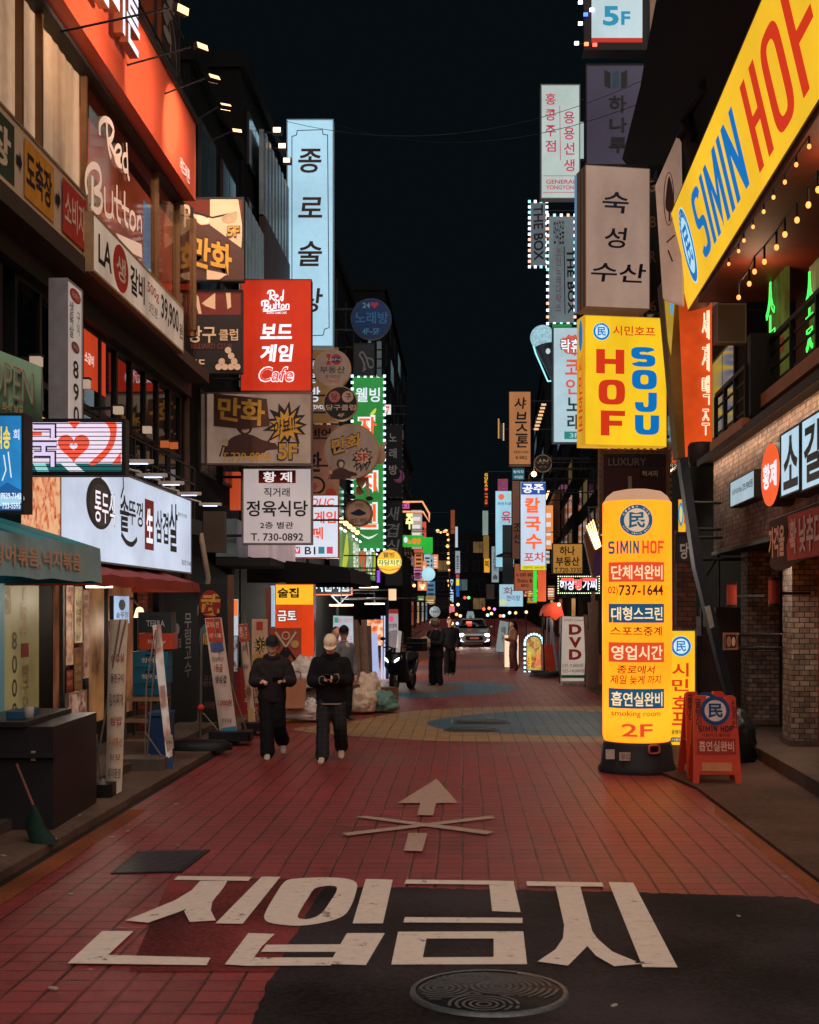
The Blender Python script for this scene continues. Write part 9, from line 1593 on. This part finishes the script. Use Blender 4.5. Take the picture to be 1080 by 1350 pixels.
# ================================================================ SCOOTER
def scooter():
 Y = 33.8; c_ = V((P(531, 0, Y).x, Y, 0)); yaw = -.32; rot = Matrix.Rotation(yaw, 3, 'Z'); T = lambda v: c_ + rot @ V(v); o = root('motor_scooter', c_, 'black maxi scooter with lit twin headlights and tall clear windscreen', 'scooter')
 BK = paint((26, 28, 32), .25, .2, .15, 6); TY = paint((16, 16, 17), .8); CH = paint((150, 150, 152), .25, .9)
 def put(n_, mb, par=None, lab=None): mb.v = [T(v) for v in mb.v]; return mk(n_, mb, par or o, lab)
 for yy, z, r, wd in ((-.62, .29, .29, .06), (.66, .28, .28, .07)):
  mb = MB(); rings = []
  for k in range(28):
   a = 2 * math.pi * k / 28; cc = V((0, yy + (r - wd) * math.cos(a), z + (r - wd) * math.sin(a))); e = V((0, math.cos(a), math.sin(a))); rings.append([cc + V((1, 0, 0)) * wd * math.cos(2 * math.pi * j / 10) + e * wd * math.sin(2 * math.pi * j / 10) for j in range(10)])
  mb.loft(rings + rings[:1], TY, False); w = put('wheel', mb); mb = MB(); mb.tube([(-.035, yy, z), (.035, yy, z)], r - wd * 1.6, CH, 20); mb.tube([(-.05, yy, z), (.05, yy, z)], .05, DK, 10); put('rim', mb, w)
 mb = MB(); mb.loft([[V((x, yy, z)) for x, z in ((-.07, .50), (-.08, .60), (0, .66), (.08, .60), (.07, .50))] for yy in (-.92, -.75, -.55, -.38)], BK); put('front_fender', mb)
 mb = MB();
 def sec(yy, w0, zb, zt, w1): return [V((s_ * w, yy, z)) for s_, w, z in ((-1, w0 * .5, zb), (-1, w0, zb + (zt - zb) * .3), (-1, w1, zt - (zt - zb) * .15), (-1, w1 * .4, zt), (1, w1 * .4, zt), (1, w1, zt - (zt - zb) * .15), (1, w0, zb + (zt - zb) * .3), (1, w0 * .5, zb))]
 mb.loft([sec(-.90, .05, .66, .74, .05), sec(-.80, .20, .55, .90, .16), sec(-.62, .25, .42, 1.06, .24), sec(-.42, .27, .36, 1.08, .26), sec(-.30, .25, .24, .92, .22), sec(-.1, .22, .20, .52, .2), sec(.2, .22, .2, .62, .2), sec(.45, .22, .34, .78, .19), sec(.95, .12, .62, .86, .10)], BK); put('body_shell', mb)
 mb = MB(); mb.loft([sec(.0, .12, .70, .80, .12), sec(.3, .17, .70, .82, .16), sec(.5, .16, .74, .92, .15), sec(.9, .13, .78, .95, .12)], paint((34, 30, 30), .7)); put('seat', mb)
 mb = MB(); mb.box(Fr((0, .92, .95), (1, 0, 0), (0, 0, 1)), -.22, .22, .0, .32, -.40, 0, BK); mb.box(Fr((0, .92, .95), (1, 0, 0), (0, 0, 1)), -.225, .225, .20, .22, -.405, .005, STEEL); put('top_case', mb)
 for s in (-1, 1):
  mb = MB(); mb.loft([[V((s * x, yy, z)) for x, yy, z in ((.03, -.895, .70), (.17, -.845, .79), (.19, -.82, .86), (.10, -.86, .80))], [V((s * x, yy + .02, z)) for x, yy, z in ((.03, -.895, .70), (.17, -.845, .79), (.19, -.82, .86), (.10, -.86, .80))]], glowN((225, 255, 250), 6)); put('headlight', mb)
  mb = MB(); mb.tube([(s * .05, -.50, 1.06), (s * .22, -.44, 1.10), (s * .36, -.36, 1.08)], .018, DK, 8); mb.tube([(s * .24, -.46, 1.10), (s * .33, -.52, 1.26)], .008, DK, 6); mb.ball((s * .34, -.52, 1.30), .07, DK, 10, 8, (1, .35, .7)); put('handlebar', mb)
  mb = MB(); mb.tube([(s * .05, -.62, .29), (s * .06, -.50, .75)], .025, CH, 8); put('fork', mb)
 mb = MB(); n = 10; vs = []
 for i in range(n + 1): x = -.23 + .46 * i / n; k = 1 - (x / .23) ** 2; vs += [(x, -.70 - .06 * k, .98), (x * .86, -.50 - .06 * k, 1.46 + .05 * k)]
 mb.add(vs, [(2 * i, 2 * i + 2, 2 * i + 3, 2 * i + 1) for i in range(n)], glass((215, 205, 200), .08, .5), True); put('windscreen', mb)
 mb = MB(); mb.tube([(.12, .1, .25), (.28, .16, .01)], .015, DK, 6); mb.tube([(-.12, .35, .28), (-.15, .8, .36)], .06, CH, 10); put('side_stand', mb)
 lamp('SPOT', T((0, -.95, .76)), 18, (.85, 1, .97), .05, T((0, -4, .0)), 90, .8, o)
scooter()
# ================================================================ CAR
def car():
 Y = 71.0; c_ = V((P(625.5, 0, Y).x, Y, 0)); T = lambda v: c_ + V(v); o = root('parked_car', c_, 'silver saloon car with headlights lit, facing the camera at the far end', 'car'); SV = paint((170, 166, 168), .3, .6, .1, 2); BK = paint((18, 18, 20), .3); GLS_ = paint((20, 22, 28), .08, 0, .1, 3, 0, .8)
 def put(n_, mb, par=None): mb.v = [T(v) for v in mb.v]; return mk(n_, mb, par or o)
 def sec(yy, w, zb, zs, zt, wt): return [V(p) for p in ((-w * .9, yy, zb), (-w, yy, zb + .15), (-w, yy, zs), (-wt, yy, zt), (wt, yy, zt), (w, yy, zs), (w, yy, zb + .15), (w * .9, yy, zb))]
 mb = MB(); mb.loft([sec(-.0, .66, .26, .52, .60, .5), sec(.10, .80, .22, .60, .70, .66), sec(.35, .87, .2, .68, .78, .72), (sec(1.2, .88, .2, .80, .93, .72)), sec(1.45, .88, .2, .86, .98, .74), sec(3.6, .88, .2, .88, 1.0, .74), sec(4.4, .80, .25, .80, .92, .66)], SV); put('car_body', mb)
 mb = MB(); mb.loft([sec(1.3, .76, .9, .95, .97, .70), sec(2.05, .72, .95, 1.0, 1.40, .56), sec(2.6, .72, .95, 1.0, 1.46, .56), sec(3.3, .72, .95, 1.0, 1.42, .54), sec(4.1, .70, .9, .95, .99, .6)], GLS_); cb = put('cabin_glass', mb)
 mb = MB(); mb.loft([[V((x, yy, z + .012)) for x, z in ((-.60, 1.36), (-.5, 1.42), (.5, 1.42), (.60, 1.36), (.5, 1.38), (-.5, 1.38))] for yy in (2.0, 2.6, 3.3)], SV); mb.tube([(-.72, 1.36, .95), (-.57, 2.05, 1.40)], .035, SV, 6); mb.tube([(.72, 1.36, .95), (.57, 2.05, 1.40)], .035, SV, 6); put('roof', mb)
 f0 = Fr((0, 0, 0), (1, 0, 0), (0, 0, 1))
 mb = MB(); mb.prism(f0, [(-.42, .56), (-.48, .42), (-.38, .33), (.38, .33), (.48, .42), (.42, .56)], -.06, .03, BK); gr = put('grille', mb); mb = MB(); mb.box(f0, -.24, .24, .40, .50, .031, .04, lit((180, 90, 80), .5, .1)); put('number_plate', mb, gr)
 for s in (-1, 1):
  mb = MB(); mb.ball((s * .66, .06, .60), .12, glowN((255, 232, 205), 9), 12, 8, (1.2, .6, .8)); put('headlight', mb)
  mb = MB(); mb.prism(f0, [(s * .52, .24), (s * .76, .30), (s * .78, .40), (s * .66, .30)], -.08, .02, glowN((230, 240, 255), 4)); put('fog_light', mb)
  mb = MB(); mb.ball((s * .98, 1.5, 1.0), .11, SV, 10, 8, (1, .6, .75)); put('mirror', mb)
  for yy in (.85, 3.5): mb = MB(); mb.tube([(s * .66, yy, .32), (s * .87, yy, .32)], .32, paint((18, 18, 18), .8), 20); w = put('wheel', mb); mb = MB(); mb.tube([(s * .86, yy, .32), (s * .885, yy, .32)], .2, STEEL, 16); put('rim', mb, w)
  lamp('SPOT', T((s * .6, -.1, .6)), 160, (1, .86, .7), .08, T((s * .5, -12, .0)), 70, .7, o)
 mb = MB(); mb.box(f0, -.34, -.06, 1.20, 1.30, -1.75, -1.70, glowN((255, 80, 60), 3)); put('dashboard_light', mb, cb)
car()
p = G(620, 852); mb = MB(); fr = F(84); pts = [(615, 850), (626, 850), (625.5, 812), (624, 806), (617, 806), (615.5, 812)]; mb.prism(fr, [fr.px(*q) for q in pts], -.5, 0, lit((140, 164, 164), .75, .2)); zmin = min(v.z for v in mb.v)
mb.box(fr, fr.px(615, 0)[0], fr.px(626, 0)[0], 0, zmin - .002, -.5, 0, DK); o = mk('pillar_balloon', mb, None, 'slim pale pillar sign standing behind the silver car', 'pillar sign'); mb = MB(); draw(mb, fr, [('t', '술\n집', (618.5, 811, 622.5, 822), INK, .01)], .002); mk('lettering', mb, o)
bpy.data.scenes.remove(TS)
